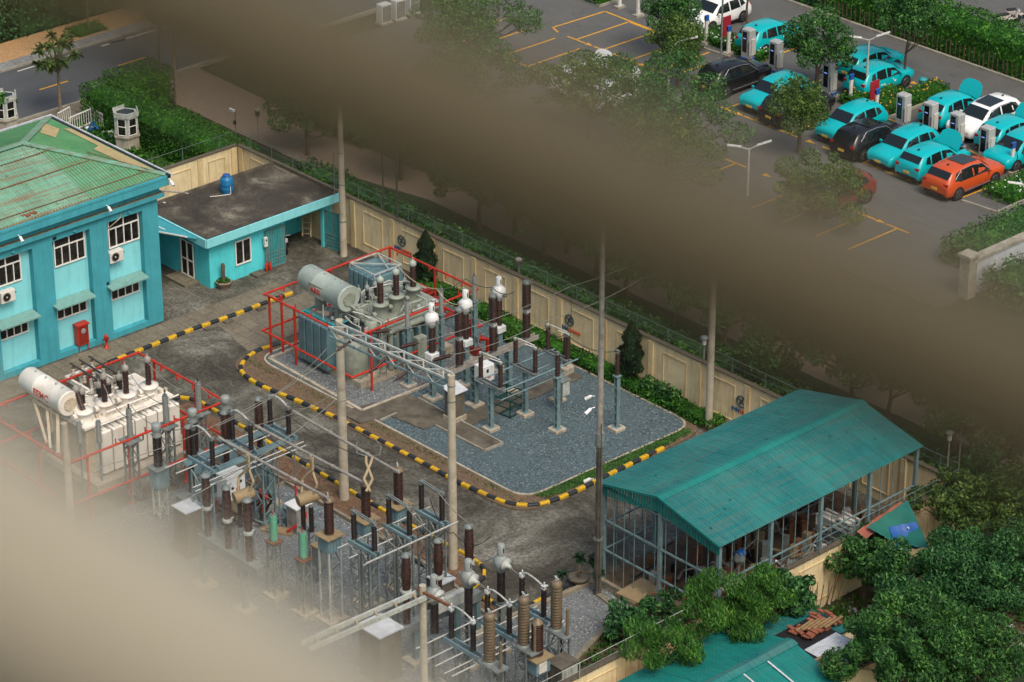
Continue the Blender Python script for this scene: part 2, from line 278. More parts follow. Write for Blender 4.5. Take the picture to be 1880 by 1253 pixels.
    def leaf(n,a,c_,d,tr=.25):
        m,t,b=node_mat(n);g=N(t,'NewGeometry');c=ramp(t,g.outputs['Random Per Island'],[(.0,a),(.55,c_),(1.,d)]);c=mix(t,1.,c,ramp(t,noise(t,pos(t),1.3,3,.6),[(.35,(.52,.55,.6)),(.5,(1.,1.,1.)),(.68,(1.5,1.35,1.1))]),'MULTIPLY');t.links.new(c,b.inputs['Base Color']);b.inputs['Roughness'].default_value=.6;b.inputs['Specular IOR Level'].default_value=.25
        tn=N(t,'BsdfTranslucent');t.links.new(c,tn.inputs[0]);ms=N(t,'MixShader');ms.inputs[0].default_value=tr;o=t.nodes['Material Output']
        t.links.new(b.outputs[0],ms.inputs[1]);t.links.new(tn.outputs[0],ms.inputs[2]);t.links.new(ms.outputs[0],o.inputs[0])
    leaf('leaf_deep',(.009,.050,.014),(.030,.115,.034),(.10,.25,.08));leaf('leaf_mid',(.012,.055,.014),(.038,.130,.030),(.11,.26,.065));leaf('leaf_lime',(.020,.085,.014),(.058,.175,.03),(.13,.30,.055));leaf('leaf_hedge',(.010,.055,.008),(.035,.145,.016),(.10,.27,.03));leaf('leaf_cypress',(.006,.022,.010),(.014,.045,.018),(.03,.075,.03));leaf('leaf_olive',(.028,.065,.014),(.07,.14,.028),(.15,.24,.06));leaf('leaf_ground',(.015,.06,.01),(.04,.13,.018),(.09,.20,.03))
mats()
# ------------------------------------------------------------------ foliage
def leaves(mb,rg,c,r,n,s,elong=1.6,shell=.45,droop=0.,sx=1,sy=1,sz=1):
    for _ in range(n):
        a=rg.uniform(0,6.283);u=rg.uniform(-1,1);q=math.sqrt(1-u*u);k=r*(shell+(1-shell)*rg.random()**.5)
        d=Vector((q*math.cos(a),q*math.sin(a),u));p=Vector((c[0]+d.x*k*sx,c[1]+d.y*k*sy,c[2]+d.z*k*sz))
        nrm=(d*.7+Vector((rg.gauss(0,.6),rg.gauss(0,.6),.35+rg.gauss(0,.5)))).normalized()
        t=nrm.cross(Vector((rg.gauss(0,1),rg.gauss(0,1),rg.gauss(0,1)-droop))).normalized()
        if droop:t=(t+Vector((0,0,-droop))).normalized();nrm=(nrm-t*nrm.dot(t)).normalized()
        b=nrm.cross(t);L=s*rg.uniform(.7,1.4);w=L/elong
        mb.add((p-t*L*.5,p+b*w*.5+t*L*.05,p+t*L*.5,p-b*w*.5+t*L*.05),[(0,1,2,3)])
def crown(rg,leaf,cs,n,s,elong=1.8,droop=0.,shell=.5,flat=.75):
    mb=MB().mat(leaf)
    tot=sum(c[3]**2 for c in cs)
    for x,y,z,r in cs:leaves(mb,rg,(x,y,z),r,int(n*r*r/tot),s,elong,shell,droop,1,1,flat)
    return mb
def clumps(rg,c,rx,ry,rz,k,r0,r1,low=-.45):
    out=[]
    for i in range(k):
        u=low+(1-low)*((i+.5)/k);q=math.sqrt(max(0,1-u*u));a=i*2.399+rg.uniform(-.5,.5);m=rg.uniform(.62,1.12)
        out.append((c[0]+rx*q*math.cos(a)*m,c[1]+ry*q*math.sin(a)*m,c[2]+rz*u*m,rg.uniform(r0*.6,r1)))
    return out
def trunk_mb(rg,h,r,cs,mat='trunk',lean=(0,0),nl=8):
    mb=MB().mat(mat);pts=[Vector((0,0,-.1))]
    for i in range(1,5):pts.append(Vector((lean[0]*i/4+rg.gauss(0,.04)*h*.3,lean[1]*i/4+rg.gauss(0,.04)*h*.3,h*i/4)))
    for i in range(4):mb.cyl(pts[i],pts[i+1],r*(1-.16*i),r*(1-.16*(i+1)),8,False)
    for j,(x,y,z,_) in enumerate(cs[:nl]):
        a=pts[2+j%3];e=Vector((x,y,z));m=(a+e)/2+Vector((rg.gauss(0,.1),rg.gauss(0,.1),-.15))
        mb.cyl(a,m,r*.42,r*.28,5,False);mb.cyl(m,e,r*.28,r*.08,5,False)
        for _ in range(2):mb.cyl(m,e+Vector((rg.gauss(0,.4),rg.gauss(0,.4),rg.gauss(0,.2))),r*.16,r*.05,4,False)
    return mb
def tree(loc,label,h,rx,ry,rz,leaf='leaf_mid',k=16,n=7000,s=.17,seed=1,group=None,name='broadleaf_tree',tr=.14,elong=2.,droop=0.,rc=(.55,.9),tm='trunk',flat=.8,low=-.45,cat='tree'):
    rg=rnd(seed);cs=clumps(rg,(0,0,h),rx,ry,rz,k,rc[0],rc[1],low);root=thing(name,label,cat,(loc[0],loc[1],loc[2] if len(loc)>2 else 0),group)
    build(trunk_mb(rg,h*.9,tr,cs,tm),'trunk',root);build(crown(rg,leaf,cs+[(0,0,h,min(rx,ry,rz)*.7)],n,s,elong,droop,.5,flat),'crown',root);return root
def hedge(x0,x1,y0,y1,h,label,leaf='leaf_hedge',dens=70,s=.12,seed=3,name='clipped_hedge',group=None,rz=0,wob=.08,cat='hedge',flowers=None,z0=0.,loc=None):
    rg=rnd(seed);cx,cy=(x0+x1)/2,(y0+y1)/2;L,Wd=abs(x1-x0),abs(y1-y0)
    if loc:cx,cy=loc
    mb=MB().mat(leaf);
    nx=max(2,int(L/.5));ny=max(2,int(Wd/.5));g={}
    for i in range(nx+1):
        for j in range(ny+1):
            x,y=-L/2+L*i/nx,-Wd/2+Wd*j/ny;e=(i in(0,nx))or(j in(0,ny));g[i,j]=(x*(.96 if e else 1),y*(.92 if e else 1),h*.86+rg.uniform(-wob,wob)-(.12*h if e else 0))
    vs=list(g.values());ix={k_:n_ for n_,k_ in enumerate(g)}
    mb.add(vs,[(ix[i,j],ix[i+1,j],ix[i+1,j+1],ix[i,j+1]) for i in range(nx) for j in range(ny)],True)
    mb.b2(-L/2*.93,L/2*.93,-Wd/2*.86,Wd/2*.86,0,h*.74)
    A=L*Wd+2*h*(L+Wd);n=int(min(26000,A*dens))
    for _ in range(n):
        t=rg.random()*A
        if t<L*Wd:p=Vector((rg.uniform(-L/2,L/2),rg.uniform(-Wd/2,Wd/2),h+rg.gauss(0,wob*.7)-.03));nr=Vector((0,0,1))
        elif t<L*Wd+2*h*L:sg=rg.choice((-1,1));p=Vector((rg.uniform(-L/2,L/2),sg*(Wd/2+rg.gauss(0,wob*.6)),h*rg.random()));nr=Vector((0,sg,.2))
        else:sg=rg.choice((-1,1));p=Vector((sg*(L/2+rg.gauss(0,wob*.6)),rg.uniform(-Wd/2,Wd/2),h*rg.random()));nr=Vector((sg,0,.2))
        p.z+=.10*math.sin(p.x*2.1+seed)*wob*4;nr=(nr+Vector((rg.gauss(0,.6),rg.gauss(0,.6),rg.gauss(0,.5)))).normalized();tt=nr.cross(Vector((rg.gauss(0,1),rg.gauss(0,1),rg.gauss(0,1)))).normalized();b=nr.cross(tt);q=s*rg.uniform(.6,1.4)
        mb.add((p-tt*q*.5,p+b*q*.3,p+tt*q*.5,p-b*q*.3),[(0,1,2,3)])
    if flowers:
        mb.mat(flowers[0])
        for _ in range(flowers[1]):
            p=Vector((rg.uniform(-L/2,L/2),rg.uniform(-Wd/2,Wd/2),h+rg.uniform(0,.08)));mb.box(p.x,p.y,p.z,.07,.07,.05)
    o=build(mb,name,None,(0,0,0));o.location=(cx,cy,z0);o.rotation_euler=(0,0,rz);return tag(o,label,cat,group)
# ------------------------------------------------------------------ ground, roads, paving
def sheet(name,mat,poly,z):return struct(MB().mat(mat).prism(poly,z-.15,z),name)
def rect(x0,x1,y0,y1):return [(x0,y0),(x1,y0),(x1,y1),(x0,y1)]
struct(MB().mat('lawn_dark').quad((-400,-400,-.16),(400,-400,-.16),(400,400,-.16),(-400,400,-.16)),'ground')
sheet('concrete_yard','yard',rect(-24,26.1,-60,1.4),0)
sheet('garden_soil','soil',rect(26.15,33.0,-45,1.2),-.02)
sheet('grass_verge','grass',[(-38.2,-.6),(-22.8,-14),(-22.8,1.1),(-22.8,2.5),(-36,2.5)],-.01)
sheet('lawn','lawn_dark',rect(-22.8,60,1.5,17.2),-.012)
sheet('lawn_near_road','lawn_dark',rect(-36.5,-22.8,2.5,6.0),-.006)
sheet('footpath','path_brick',[(-38.2,6.2),(-23,6.1),(-20,6.9),(-15,7.9),(40,7.7),(40,10.2),(-15,10.3),(-20,9.9),(-38.2,10.4)],.0)
sheet('footpath_edge','tile_beige',rect(-38.35,-36.4,-8,6.1),.004)
sheet('road','road_asphalt',rect(-45.2,-38.4,-60,60),.0)
sheet('far_pavement','pave_orange',rect(-49.0,-46.4,-30,40),.02);sheet('far_pavement_edge','pave_grey',rect(-46.38,-45.25,-30,40),.024)
mb=MB().mat('kerb_conc').b2(-38.42,-38.24,-40,40,-.1,.12).b2(-45.3,-45.14,-40,40,-.1,.12);struct(mb,'road_kerb')
mb=MB().mat('line_yellow')
for y in (-2.2,1.7,5.6 if 0 else 7.2,12.5):mb.b2(-41.55,-41.42,y,y+1.95,.001,.006)
mb.mat('line_white')
for y in (2.4,4.9,8.3):mb.b2(-44.75,-44.63,y,y+1.8,.001,.006)
mb.b2(-44.75,-44.63,8.9,14,.001,.006);struct(mb,'road_marking')
sheet('car_park','asphalt',[(-36,17.5),(11.3,17.5),(11.3,24),(9.2,29.5),(60,29.5),(60,43.4),(-60,43.4),(-60,30),(-36,30)],.0)
sheet('outer_road','asphalt',rect(-60,60,46.6,75),.0)
mb=MB().mat('kerb_conc').b2(-60,60,43.4,43.6,-.1,.14);struct(mb,'car_park_kerb')
# parking bay lines: thick yellow strokes between bays, caps and arrow triangles
mb=MB().mat('line_yellow')
def ln(x0,y0,x1,y1,w=.13):
    d=Vector((x1-x0,y1-y0,0)).normalized();n=Vector((-d.y,d.x,0))*w/2;z=.007
    mb.quad((x0-n.x,y0-n.y,z),(x1-n.x,y1-n.y,z),(x1+n.x,y1+n.y,z),(x0+n.x,y0+n.y,z))
def bays(xs,y0,y1,cap,sg):
    for x in xs:
        ln(x,y0,x,y1);ln(x-.75,cap,x+.75,cap)
    for a,b in zip(xs[:-1],xs[1:]):
        m=(a+b)/2;mb.quad((m-.28,cap-.18,.007),(m+.3,cap,.007),(m-.28,cap+.2,.007))
bays([-26.6,-24.35,-22.1,-19.85],29.6,33.9,29.55,1);ln(-29.0,29.9,-28.85,34.1);ln(-29.0,29.9,-28.2,29.6);ln(-28.85,34.1,-24.6,34.0);ln(-26.6,33.9,-24.3,33.9)
bays([-13.2,-11.0,-8.35,-5.15,-2.95,-.75,1.45],28.3,33.3,28.3,1);ln(-18.7,29.4,-18.6,34.2)
bays([-19.0,-16.9,-12.5,-10.3,-6.75,-4.6,-2.4,-.2,2.0],34.3,39.0,39.0,-1)
ln(-18.7,34.2,-17.5,34.2);ln(-6.8,33.9,-5.5,33.9);ln(-4.6,33.8,-3.4,33.8);ln(-.2,33.8,1.2,33.5);ln(3.6,28.1,3.7,30.6);ln(2.4,27.9,3.6,28.1)
bays([-7.5,-2.9,-.6,1.7,3.9],19.4,23.2,23.2,1);ln(-13.9,21,-13.9,26.5)
bays([-32,-29.8,-27.6,-25.4],24.5,28.8,24.5,1)
struct(mb,'bay_marking')
# island bed beside the big transformer
def rounded(pts,r=1.,n=5):
    out=[];k=len(pts)
    for i in range(k):
        a,b,c=Vector(pts[i-1]),Vector(pts[i]),Vector(pts[(i+1)%k]);r_=min(r,(a-b).length*.45,(c-b).length*.45);p=b+(a-b).normalized()*r_;q=b+(c-b).normalized()*r_
        for j in range(n+1):
            t=j/n;out.append(tuple((p*(1-t)+b*t)*(1-t)+(b*t+q*(1-t))*0+((b*(1-t)+q*t)*t)))
    return out
isl=rounded([(-7.35,-11.55),(12.55,-10.95),(12.45,.6),(-7.3,.6)],1.5)
sheet('brick_strip','brick_strip',isl,.05)
gr=rounded([(-6.7,-10.1),(11.6,-9.9),(11.75,.3),(-6.7,.3)],1.1);sheet('gravel_bed','gravel_blue',gr,.075)
def path_blocks(pts,step=.50,w=.20,h=.15,name='striped_kerb',closed=False):
    P=[Vector((p[0],p[1],0)) for p in pts];seg=[];acc=0
    res=[P[0]];d=0
    L=0
    for a,b in zip(P[:-1],P[1:]):
        l=(b-a).length;t=step-L
        while t<=l:res.append(a.lerp(b,t/l));t+=step
        L=l-(t-step)
    mb=MB()
    rg=rnd(5)
    for i,(a,b) in enumerate(zip(res[:-1],res[1:])):
        mb.mat('yellow' if i%2 else 'black_paint');d=(b-a).normalized();n=Vector((-d.y,d.x,0));j=rg.uniform(-.012,.012)
        a=a+n*j;b=b+n*j;a2=a+d*.012;b2=b-d*.012;pr=[(-w/2,0),(-w/2,h*.7),(-w*.3,h),(w*.3,h),(w/2,h*.7),(w/2,0)]
        vs=[tuple(a2+n*x+Vector((0,0,z))) for x,z in pr]+[tuple(b2+n*x+Vector((0,0,z))) for x,z in pr];k=6
        mb.add(vs,[tuple(range(k)),tuple(range(2*k-1,k-1,-1))]+[(q,k+q,k+q+1,q+1) for q in range(k-1)])
    return struct(mb,name)
path_blocks([g2(p[0],p[1]) for p in ((514,634),(485,641),(458,654),(443,670),(441,681),(452,695),(480,711),(560,744),(620,771),(700,812),(790,860),(850,892),(900,915),(930,926),(960,931),(985,930),(1020,920),(1060,903),(1130,868),(1190,838),(1228,820))])
path_blocks([g2(200,668),g2(345,610),g2(430,580),g2(500,553),g2(548,536)])
path_blocks([(-6.1,-15.6),(-5.9,-15.0),(-5.0,-14.7),(2.,-14.85),(9.5,-15.0),(13.6,-14.85),(14.6,-14.95),(15.2,-15.5),(15.5,-16.3),(15.4,-16.9),(16.4,-16.6),(17.6,-16.5)],.5,.16,.14)
path_blocks([(18.1,-15.9),(18.05,-14.5),(18.0,-13.4)],.5,.16,.14);path_blocks([(13.0,-1.0),(13.0,-2.2)],.5,.16,.14)
# low concrete borders
mb=MB().mat('block')
def border(pts,w=.16,h=.16,z=0):
    for a,b in zip(pts[:-1],pts[1:]):
        a,b=Vector((a[0],a[1],z+h/2)),Vector((b[0],b[1],z+h/2));mb.bar(a,b,w,h)
border([(-6.2,-9.75),(.75,-9.9),(.85,-5.9)]);border([(-6.2,-9.75),(-6.35,-1.4)]);border(gr[-1:]+gr,.1,.1)
border([(.7,-3),( .7,-.4)]);struct(mb,'bed_border')
mb=MB().mat('conc_dark').prism([(.1,-10.75),(1.6,-10.75),(1.9,-9.3),(3.95,-9.0),(4,-8.35),(7.2,-8.3),(7.3,-7.35),(1.0,-7.3)],.05,.13)
mb.prism([(4.1,-7.34),(4.1,-.2),(5.1,-.2),(5.1,-7.34)],.05,.12);struct(mb,'cable_trench_cover')
mb=MB().mat('kerb_conc');border([(1.6,-7.25),(7.35,-7.3),(7.3,-8.35),(4.1,-8.4)],.08,.18);border([(2.0,-9.9),(2.0,-8.9)],.1,.16);struct(mb,'trench_border')
sheet('trench_gravel','gravel_grey',[(-6.1,-9.6),(.65,-9.75),(.6,-1.4),(-6.2,-1.4)],.10)
sheet('grass_edge','grass',[(11.7,-9.3),(12.3,-8.4),(12.2,-.3),(11.75,-.3)],.09)
sheet('bed_soil','soil',rect(-10.5,12.6,.35,1.28),.11)
# lower switchyard gravel
sheet('lower_gravel','gravel_grey',[(-.2,-28.5),(1.2,-16.6),(14.0,-16.75),(17.0,-17.4),(18.2,-17.4),(18.3,-15.9),(18.6,-12.6),(21.0,-12.4),(20.8,-13.2),(22.6,-18.3),(25.6,-18.5),(25.6,-34),(-.2,-34)],.03)
sheet('litter_strip','leaflitter',[(-5.6,-16.5),(-5.3,-15.1),(14.0,-15.1),(14.9,-16.0),(15.1,-16.9),(17.5,-16.75),(17.6,-17.35),(14,-16.7),(1.2,-16.5)],.045)
sheet('scrub_soil','soil',[(21.0,-13.4),(22.7,-18.2),(25.8,-18.4),(25.8,-12.3),(21.8,-12.3)],.02)
mb=MB().mat('pave_edge');border([(1.2,-16.55),(14.0,-16.7),(17.0,-17.4),(18.2,-17.45)],.14,.2);border([(18.2,-17.4),(18.5,-12.6)],.2,.16);border([(21.0,-13.3),(22.7,-18.25),(25.7,-18.4)],.22,.16);border([(19.3,-13.0),(21.0,-13.3)],.2,.12);struct(mb,'yard_border')
mb=MB().mat('soil').b2(2.3,3.45,-17.75,-16.65,.03,.10);mb.mat('pave_edge');border([(2.25,-17.8),(3.5,-17.8),(3.5,-16.6)],.07,.12,.02);struct(mb,'drain_pit')
sheet('tiled_footway','tile_beige',[(-12.8,-22),(-11.25,-22),(-11.2,-4.2),(-12.7,-4.2)],.02)
sheet('plot_tiles','tile_beige',[(-10.9,-9.2),(-7.6,-9.9),(-7.5,-3),(-10.7,-3)],.012)
mb=MB().mat('conc_dark')
for y in (-10.05,-8.9,-6.9):mb.b2(-10.85,-10.55,y,y+.45,.0,.09)
struct(mb,'kerb_ramp')
# canal and bank
sheet('water','water',rect(33.4,70,-45,40),-.9)
mb=MB().mat('conc').b2(32.9,33.4,-40,14,-1.2,.05);mb.mat('conc_dark').b2(32.95,33.3,-40,14,.0501,.062);struct(mb,'canal_bank')
def ground_cover(name,mat,poly,n,s,seed,z=0,h=.15,cat=None,flower=None):
    rg=rnd(seed);xs=[p[0] for p in poly];ys=[p[1] for p in poly];mb=MB().mat(mat);k=0
    def ins(x,y):
        c=False;j=len(poly)-1
        for i in range(len(poly)):
            if (poly[i][1]>y)!=(poly[j][1]>y) and x<(poly[j][0]-poly[i][0])*(y-poly[i][1])/(poly[j][1]-poly[i][1])+poly[i][0]:c=not c
            j=i
        return c
    pat=[(rg.uniform(min(xs),max(xs)),rg.uniform(min(ys),max(ys)),rg.uniform(.3,1.1)) for _ in range(60)]
    while k<n:
        px_,py_,pr=rg.choice(pat);x,y=px_+rg.gauss(0,pr*.5),py_+rg.gauss(0,pr*.5)
        if not ins(x,y):
            x,y=rg.uniform(min(xs),max(xs)),rg.uniform(min(ys),max(ys))
            if not ins(x,y):continue
        k+=1;p=Vector((x,y,z+h*rg.random()));t=Vector((rg.gauss(0,1),rg.gauss(0,1),rg.gauss(0,.8)+.3)).normalized();b=t.cross(Vector((rg.gauss(0,1),rg.gauss(0,1),rg.gauss(0,1)))).normalized();q=s*rg.uniform(.6,1.4)
        mb.add((p-t*q*.5,p+b*q*.28,p+t*q*.5,p-b*q*.28),[(0,1,2,3)])
    return tag(build(mb,name),kind='stuff')
ground_cover('weeds','leaf_ground',[(21.3,-13.4),(23,-18.2),(25.8,-18.3),(25.8,-12.4)],3200,.16,11,.02,.35)
ground_cover('undergrowth','leaf_ground',rect(26.3,32.8,-24,1),9000,.17,12,0,.3)
ground_cover('grass_tufts','leaf_hedge',[(11.6,-9.6),(12.3,-9.2),(12.4,-.2),(11.7,-.2)],1500,.08,13,.08,.06)
ground_cover('tall_grass','leaf_hedge',[(-37,-1),(-22.9,-13),(-22.9,1.0),(-36,1.0)],7000,.22,14,0,.35)
ground_cover('weed_fringe','leaf_olive',[(-7,-10.7),(11.8,-10.35),(11.7,-10.0),(-6.7,-10.25)],900,.07,15,.06,.05)
ground_cover('creeper','leaf_hedge',rect(-22,24,2.0,6.6),11000,.2,16,0,.5)
ground_cover('fallen_leaves','leaf_olive',rect(-5,14,-16.4,-15.2),700,.06,17,.045,.02)
# ------------------------------------------------------------------ perimeter walls
def wall_x(y,x0,x1,h,bays_,face,label,name='perimeter_wall'):
    """wall along x at y; face=-1: panelled side looks to -y"""
    root=thing(name,label,'wall',((x0+x1)/2,y,0),world=True)
    mb=MB().mat('wall_cream').b2(x0,x1,y,y+.16,0,h);build(mb,'wall_face',root)
    pl=MB().mat('wall_cream2')
    for b in bays_:pl.b2(b-.15,b+.15,y-.07,y-.001,0,h-.05)
    build(pl,'pilasters',root)['kind']='stuff'
    tr=MB().mat('wall_cream2')
    for a,b in zip(bays_[:-1],bays_[1:]):
        if b-a<1.2:continue
        m=(a+b)/2;w=min(1.5,(b-a)-1.0)/2
        for q in ((m-w,m+w,h-.42,h-.37),(m-w,m+w,.45,.5)):tr.b2(q[0],q[1],y-.035,y-.001,q[2],q[3])
        for q in (m-w,m+w-.05):tr.b2(q,q+.05,y-.035,y-.001,.5,h-.42)
    build(tr,'panel_moulding',root)
    build(MB().mat('wall_cap').b2(x0-.03,x1+.03,y-.06,y+.20,h,h+.05),'coping',root);return root
def wall_y(x,y0,y1,h,bays_,label,name='perimeter_wall',cap='wall_cap'):
    root=thing(name,label,'wall',(x,(y0+y1)/2,0),world=True)
    build(MB().mat('wall_cream').b2(x-.16,x,y0,y1,0,h),'wall_face',root)
    pl=MB().mat('wall_cream2')
    for b in bays_:pl.b2(x+.001,x+.07,b-.15,b+.15,0,h-.05)
    build(pl,'pilasters',root)['kind']='stuff'
    tr=MB().mat('wall_cream2')
    for a,b in zip(bays_[:-1],bays_[1:]):
        m=(a+b)/2;w=(b-a)/2-.55
        for q in ((m-w,m+w,h-.42,h-.37),(m-w,m+w,.45,.5)):tr.b2(x+.001,x+.035,q[0],q[1],q[2],q[3])
        for q in (m-w,m+w-.05):tr.b2(x+.001,x+.035,q,q+.05,.5,h-.42)
    build(tr,'panel_moulding',root)
    build(MB().mat(cap).b2(x-.20,x+.06,y0-.03,y1+.03,h,h+.05),'coping',root);return root
HW=2.62
nb=[-22.3+3.03*i for i in range(16)]
wn=wall_x(1.3,-22.6,25.9,HW,nb,-1,'long cream panelled wall behind the gravel yard, with three painted wheel emblems')
ww=wall_y(-22.6,-14,1.28,HW,[-13,-10,-7,-4,-1.2,1.0],'cream wall behind the small flat-roofed blue building')
we=wall_y(26.1,-34,1.28,HW,[-33+3.0*i for i in range(12)],'cream panelled wall with dark coping between the teal shed and the garden','perimeter_wall')
def emblem(x):
    z=1.62;y=1.262;mb=MB().mat('emblem');r=.27
    for i in range(24):
        a,b=2*math.pi*i/24,2*math.pi*(i+1)/24;mb.bar((x+r*math.cos(a),y,z+r*math.sin(a)),(x+r*math.cos(b),y,z+r*math.sin(b)),.05,.05)
    for k in range(4):
        a=R(45+90*k+20);p=[(0,0,.05),(r*.92,0,.0)];d=(math.cos(a),math.sin(a));n=(-d[1],d[0])
        mb.add([(x+n[0]*.04,y-.01,z+n[1]*.04),(x-n[0]*.04,y-.01,z-n[1]*.04),(x+d[0]*r*.5-n[0]*.07,y-.01,z+d[1]*r*.5-n[1]*.07),(x+d[0]*r,y-.01,z+d[1]*r),(x+d[0]*r*.55+n[0]*.03,y-.01,z+d[1]*r*.55+n[1]*.03)],[(0,4,3,2,1)])
    build(mb,'wheel_emblem',wn)
    text(wn,'lettering','EVN',.24,'text_blue',(x-.33,1.262,1.12),(R(90),0,0),.01,1.05,.008);text(wn,'lettering','HANOI',.24,'text_orange',(x+.34,1.262,1.12),(R(90),0,0),.01,1.0,.008)
for x in (-9.45,2.6,13.7):emblem(x)
def razor_fence(p0,p1,label,posts,z=HW+.07,wires=2,coil=True,mat='gate_frame',h=.7,name='razor_wire_fence',lean=(0,0)):
    p0,p1=Vector((*p0,z)),Vector((*p1,z));root=thing(name,label,'fence',tuple((p0+p1)/2),world=True);L=(p1-p0).length;d=(p1-p0)/L
    for i in range(posts):
        a=p0+d*(L*(i+.5)/posts);mb=MB().mat(mat).cyl(a,a+Vector((lean[0],lean[1],h)),.02,.02,5);build(mb,'post',root)
    mb=MB().mat(mat);e=Vector((lean[0],lean[1],0))
    for k in range(wires):
        o=e*((k+1)/wires)+Vector((0,0,h*(k+1)/wires-.02));mb.cyl(p0+o,p1+o,.014 if k==wires-1 else .008,None,4)
    build(mb,'strand',root)
    if coil:
        mb=MB().mat('wire_dark');n=int(L/.34);nn=Vector((-d.y,d.x,0))
        for i in range(n):
            c=p0+d*(i*.34)+Vector((0,0,h*.45));pts=[c+(d*(.17*math.cos(t*.7854))+nn*(.22*math.cos(t*.7854)))+Vector((0,0,.30*math.sin(t*.7854))) for t in range(9)]
            mb.tube(pts,.006,3)
        build(mb,'razor_coil',root)
    return root
razor_fence((-10.2,1.5),(25.9,1.5),'barbed wire fence with coils on top of the long emblem wall',18)
razor_fence((-22.6,1.5),(-10.4,1.5),'thin wire fence behind the roof with the blue tank, next to the pale pole',7,wires=2,coil=False)
razor_fence((-22.75,-8),(-22.75,1.4),'light green rail fence beside the clipped hedge and grey booth',4,wires=1,coil=False,mat='gate_frame')
razor_fence((26.25,-34),(26.25,-12.2),'pale rail fence with coils above the lower garden wall',9,mat='galv_light')
razor_fence((26.2,-12.1),(26.2,1.2),'dark spiked fence with coils along the open side of the teal shed',7,mat='steel_blue')
# ------------------------------------------------------------------ corrugated sheet helper
def corrug(mb,A,B,C,Dd,pitch=.15,amp=.022,th=.0):
    """sheet with eave A->B and top D->C, ribs run A->D"""
    A,B,C,Dd=map(Vector,(A,B,C,Dd));L=(B-A).length;n=max(2,int(L/pitch));nr=(B-A).cross(Dd-A).normalized()
    if nr.z<0:nr=-nr
    vs=[];prof=[(0,0),(.42,0),(.58,1),(.88,1)]
    ts=[]
    for i in range(n):
        for t,h in prof:ts.append(((i+t)/n,h))
    ts.append((1,0))
    for t,h in ts:
        o=nr*(h*amp);vs.append(A.lerp(B,t)+o);vs.append(Dd.lerp(C,t)+o)
    k=len(ts);mb.add(vs,[(2*i,2*i+2,2*i+3,2*i+1) for i in range(k-1)])
def corrug_poly(mb,eA,eB,apexes,pitch=.15,amp=.022):
    """triangular or trapezoid slope: eave eA-eB, top edge apexes[0]..apexes[-1]; ribs run straight up the slope"""
    eA,eB=Vector(eA),Vector(eB);t0,t1=Vector(apexes[0]),Vector(apexes[-1]);e=(eB-eA);L=e.length;e/=L;up=(t0-eA)-e*((t0-eA).dot(e));H=up.length;up/=H
    a0=(t0-eA).dot(e);a1=(t1-eA).dot(e);nr=e.cross(up)
    if nr.z<0:nr=-nr
    n=int(L/pitch);vs=[];ts=[]
    for i in range(n):
        for t,h in ((0,0),(.42,0),(.58,1),(.88,1)):ts.append(((i+t)/n*L,h))
    ts.append((L,0))
    for s,h in ts:
        if s<a0:y=H*s/a0
        elif s>a1:y=H*(L-s)/(L-a1)
        else:y=H
        o=nr*h*amp;vs.append(eA+e*s+o);vs.append(eA+e*s+up*y+o)
    k=len(ts);mb.add(vs,[(2*i,2*i+2,2*i+3,2*i+1) for i in range(k-1)])
# ------------------------------------------------------------------ control building
FX=-12.93
cb=thing('control_building','two-storey turquoise building with rusty green hipped roof and white framed windows','building',(-17.5,-22,0),world=True)
mb=MB().mat('cyan_light').b2(-22.0,FX-.32,-40,-10.84,0,6.5);build(mb,'wall',cb)
P=[(-10.84,-11.74),(-13.77,-14.75),(-16.86,-17.95),(-20.0,-21.1),(-23.1,-24.2),(-26.2,-27.3)]
fr=MB().mat('cyan_dark')
for a,b in P:fr.b2(FX-.319,FX,b,a,0,6.5)
fr.b2(FX-.318,FX-.001,-27.3,-11.74,6.05,6.5);fr.b2(FX-.318,FX-.001,-27.3,-11.74,0,.28);fr.b2(-22.0,FX-.32,-10.839,-10.78,0,6.5);build(fr,'pillar_frame',cb)
mb=MB().mat('cyan_dark').b2(-22.2,FX+.22,-40,-10.55,6.5,6.72).b2(-22.3,FX+.42,-40,-10.4,7.12,7.5);mb.mat('ledge_dirt').b2(FX-.1,FX+.2,-39.9,-10.6,6.721,6.735);mb.mat('cyan_dark').b2(-22.0,FX+.02,-40,-10.7,6.736,7.119);build(mb,'cornice',cb)
def window(root,x,y0,y1,z0,z1,cols,top=None,name='window',fm='white_frame',sill=True,arch=False):
    w=build(MB().mat('window_dark').b2(x-.05,x+.004,y0,y1,z0,z1),name,root);mb=MB().mat(fm);t=.055
    mb.b2(x+.005,x+.06,y0,y0+t,z0,z1).b2(x+.005,x+.06,y1-t,y1,z0,z1).b2(x+.005,x+.06,y0+t,y1-t,z0,z0+t).b2(x+.005,x+.06,y0+t,y1-t,z1-t,z1)
    for i in range(1,cols):
        y=y0+(y1-y0)*i/cols;mb.b2(x+.006,x+.055,y-t*.4,y+t*.4,z0+t,(top if top else z1-t))
    if top:mb.b2(x+.0065,x+.058,y0+t,y1-t,top,top+t);mb.b2(x+.006,x+.056,(y0+y1)/2-t*.5,(y0+y1)/2+t*.5,top+t,z1-t)
    build(mb,'frame',w)
    if arch:
        a=MB().mat('cyan_light')
        vs=[(x+.062,y0-.01,z1+.01),(x+.062,y0-.01,z1-.42)]+[(x+.062,y0-.01+(.9)*math.sin(t*.2618),z1-.42+.40*(1-math.cos(t*.2618))) for t in range(1,7)]
        a.add(vs+[(x+.062,y0+.89,z1+.01)],[tuple(range(9))]);build(a,'arch_infill',w)
    return w
RX=FX-.30
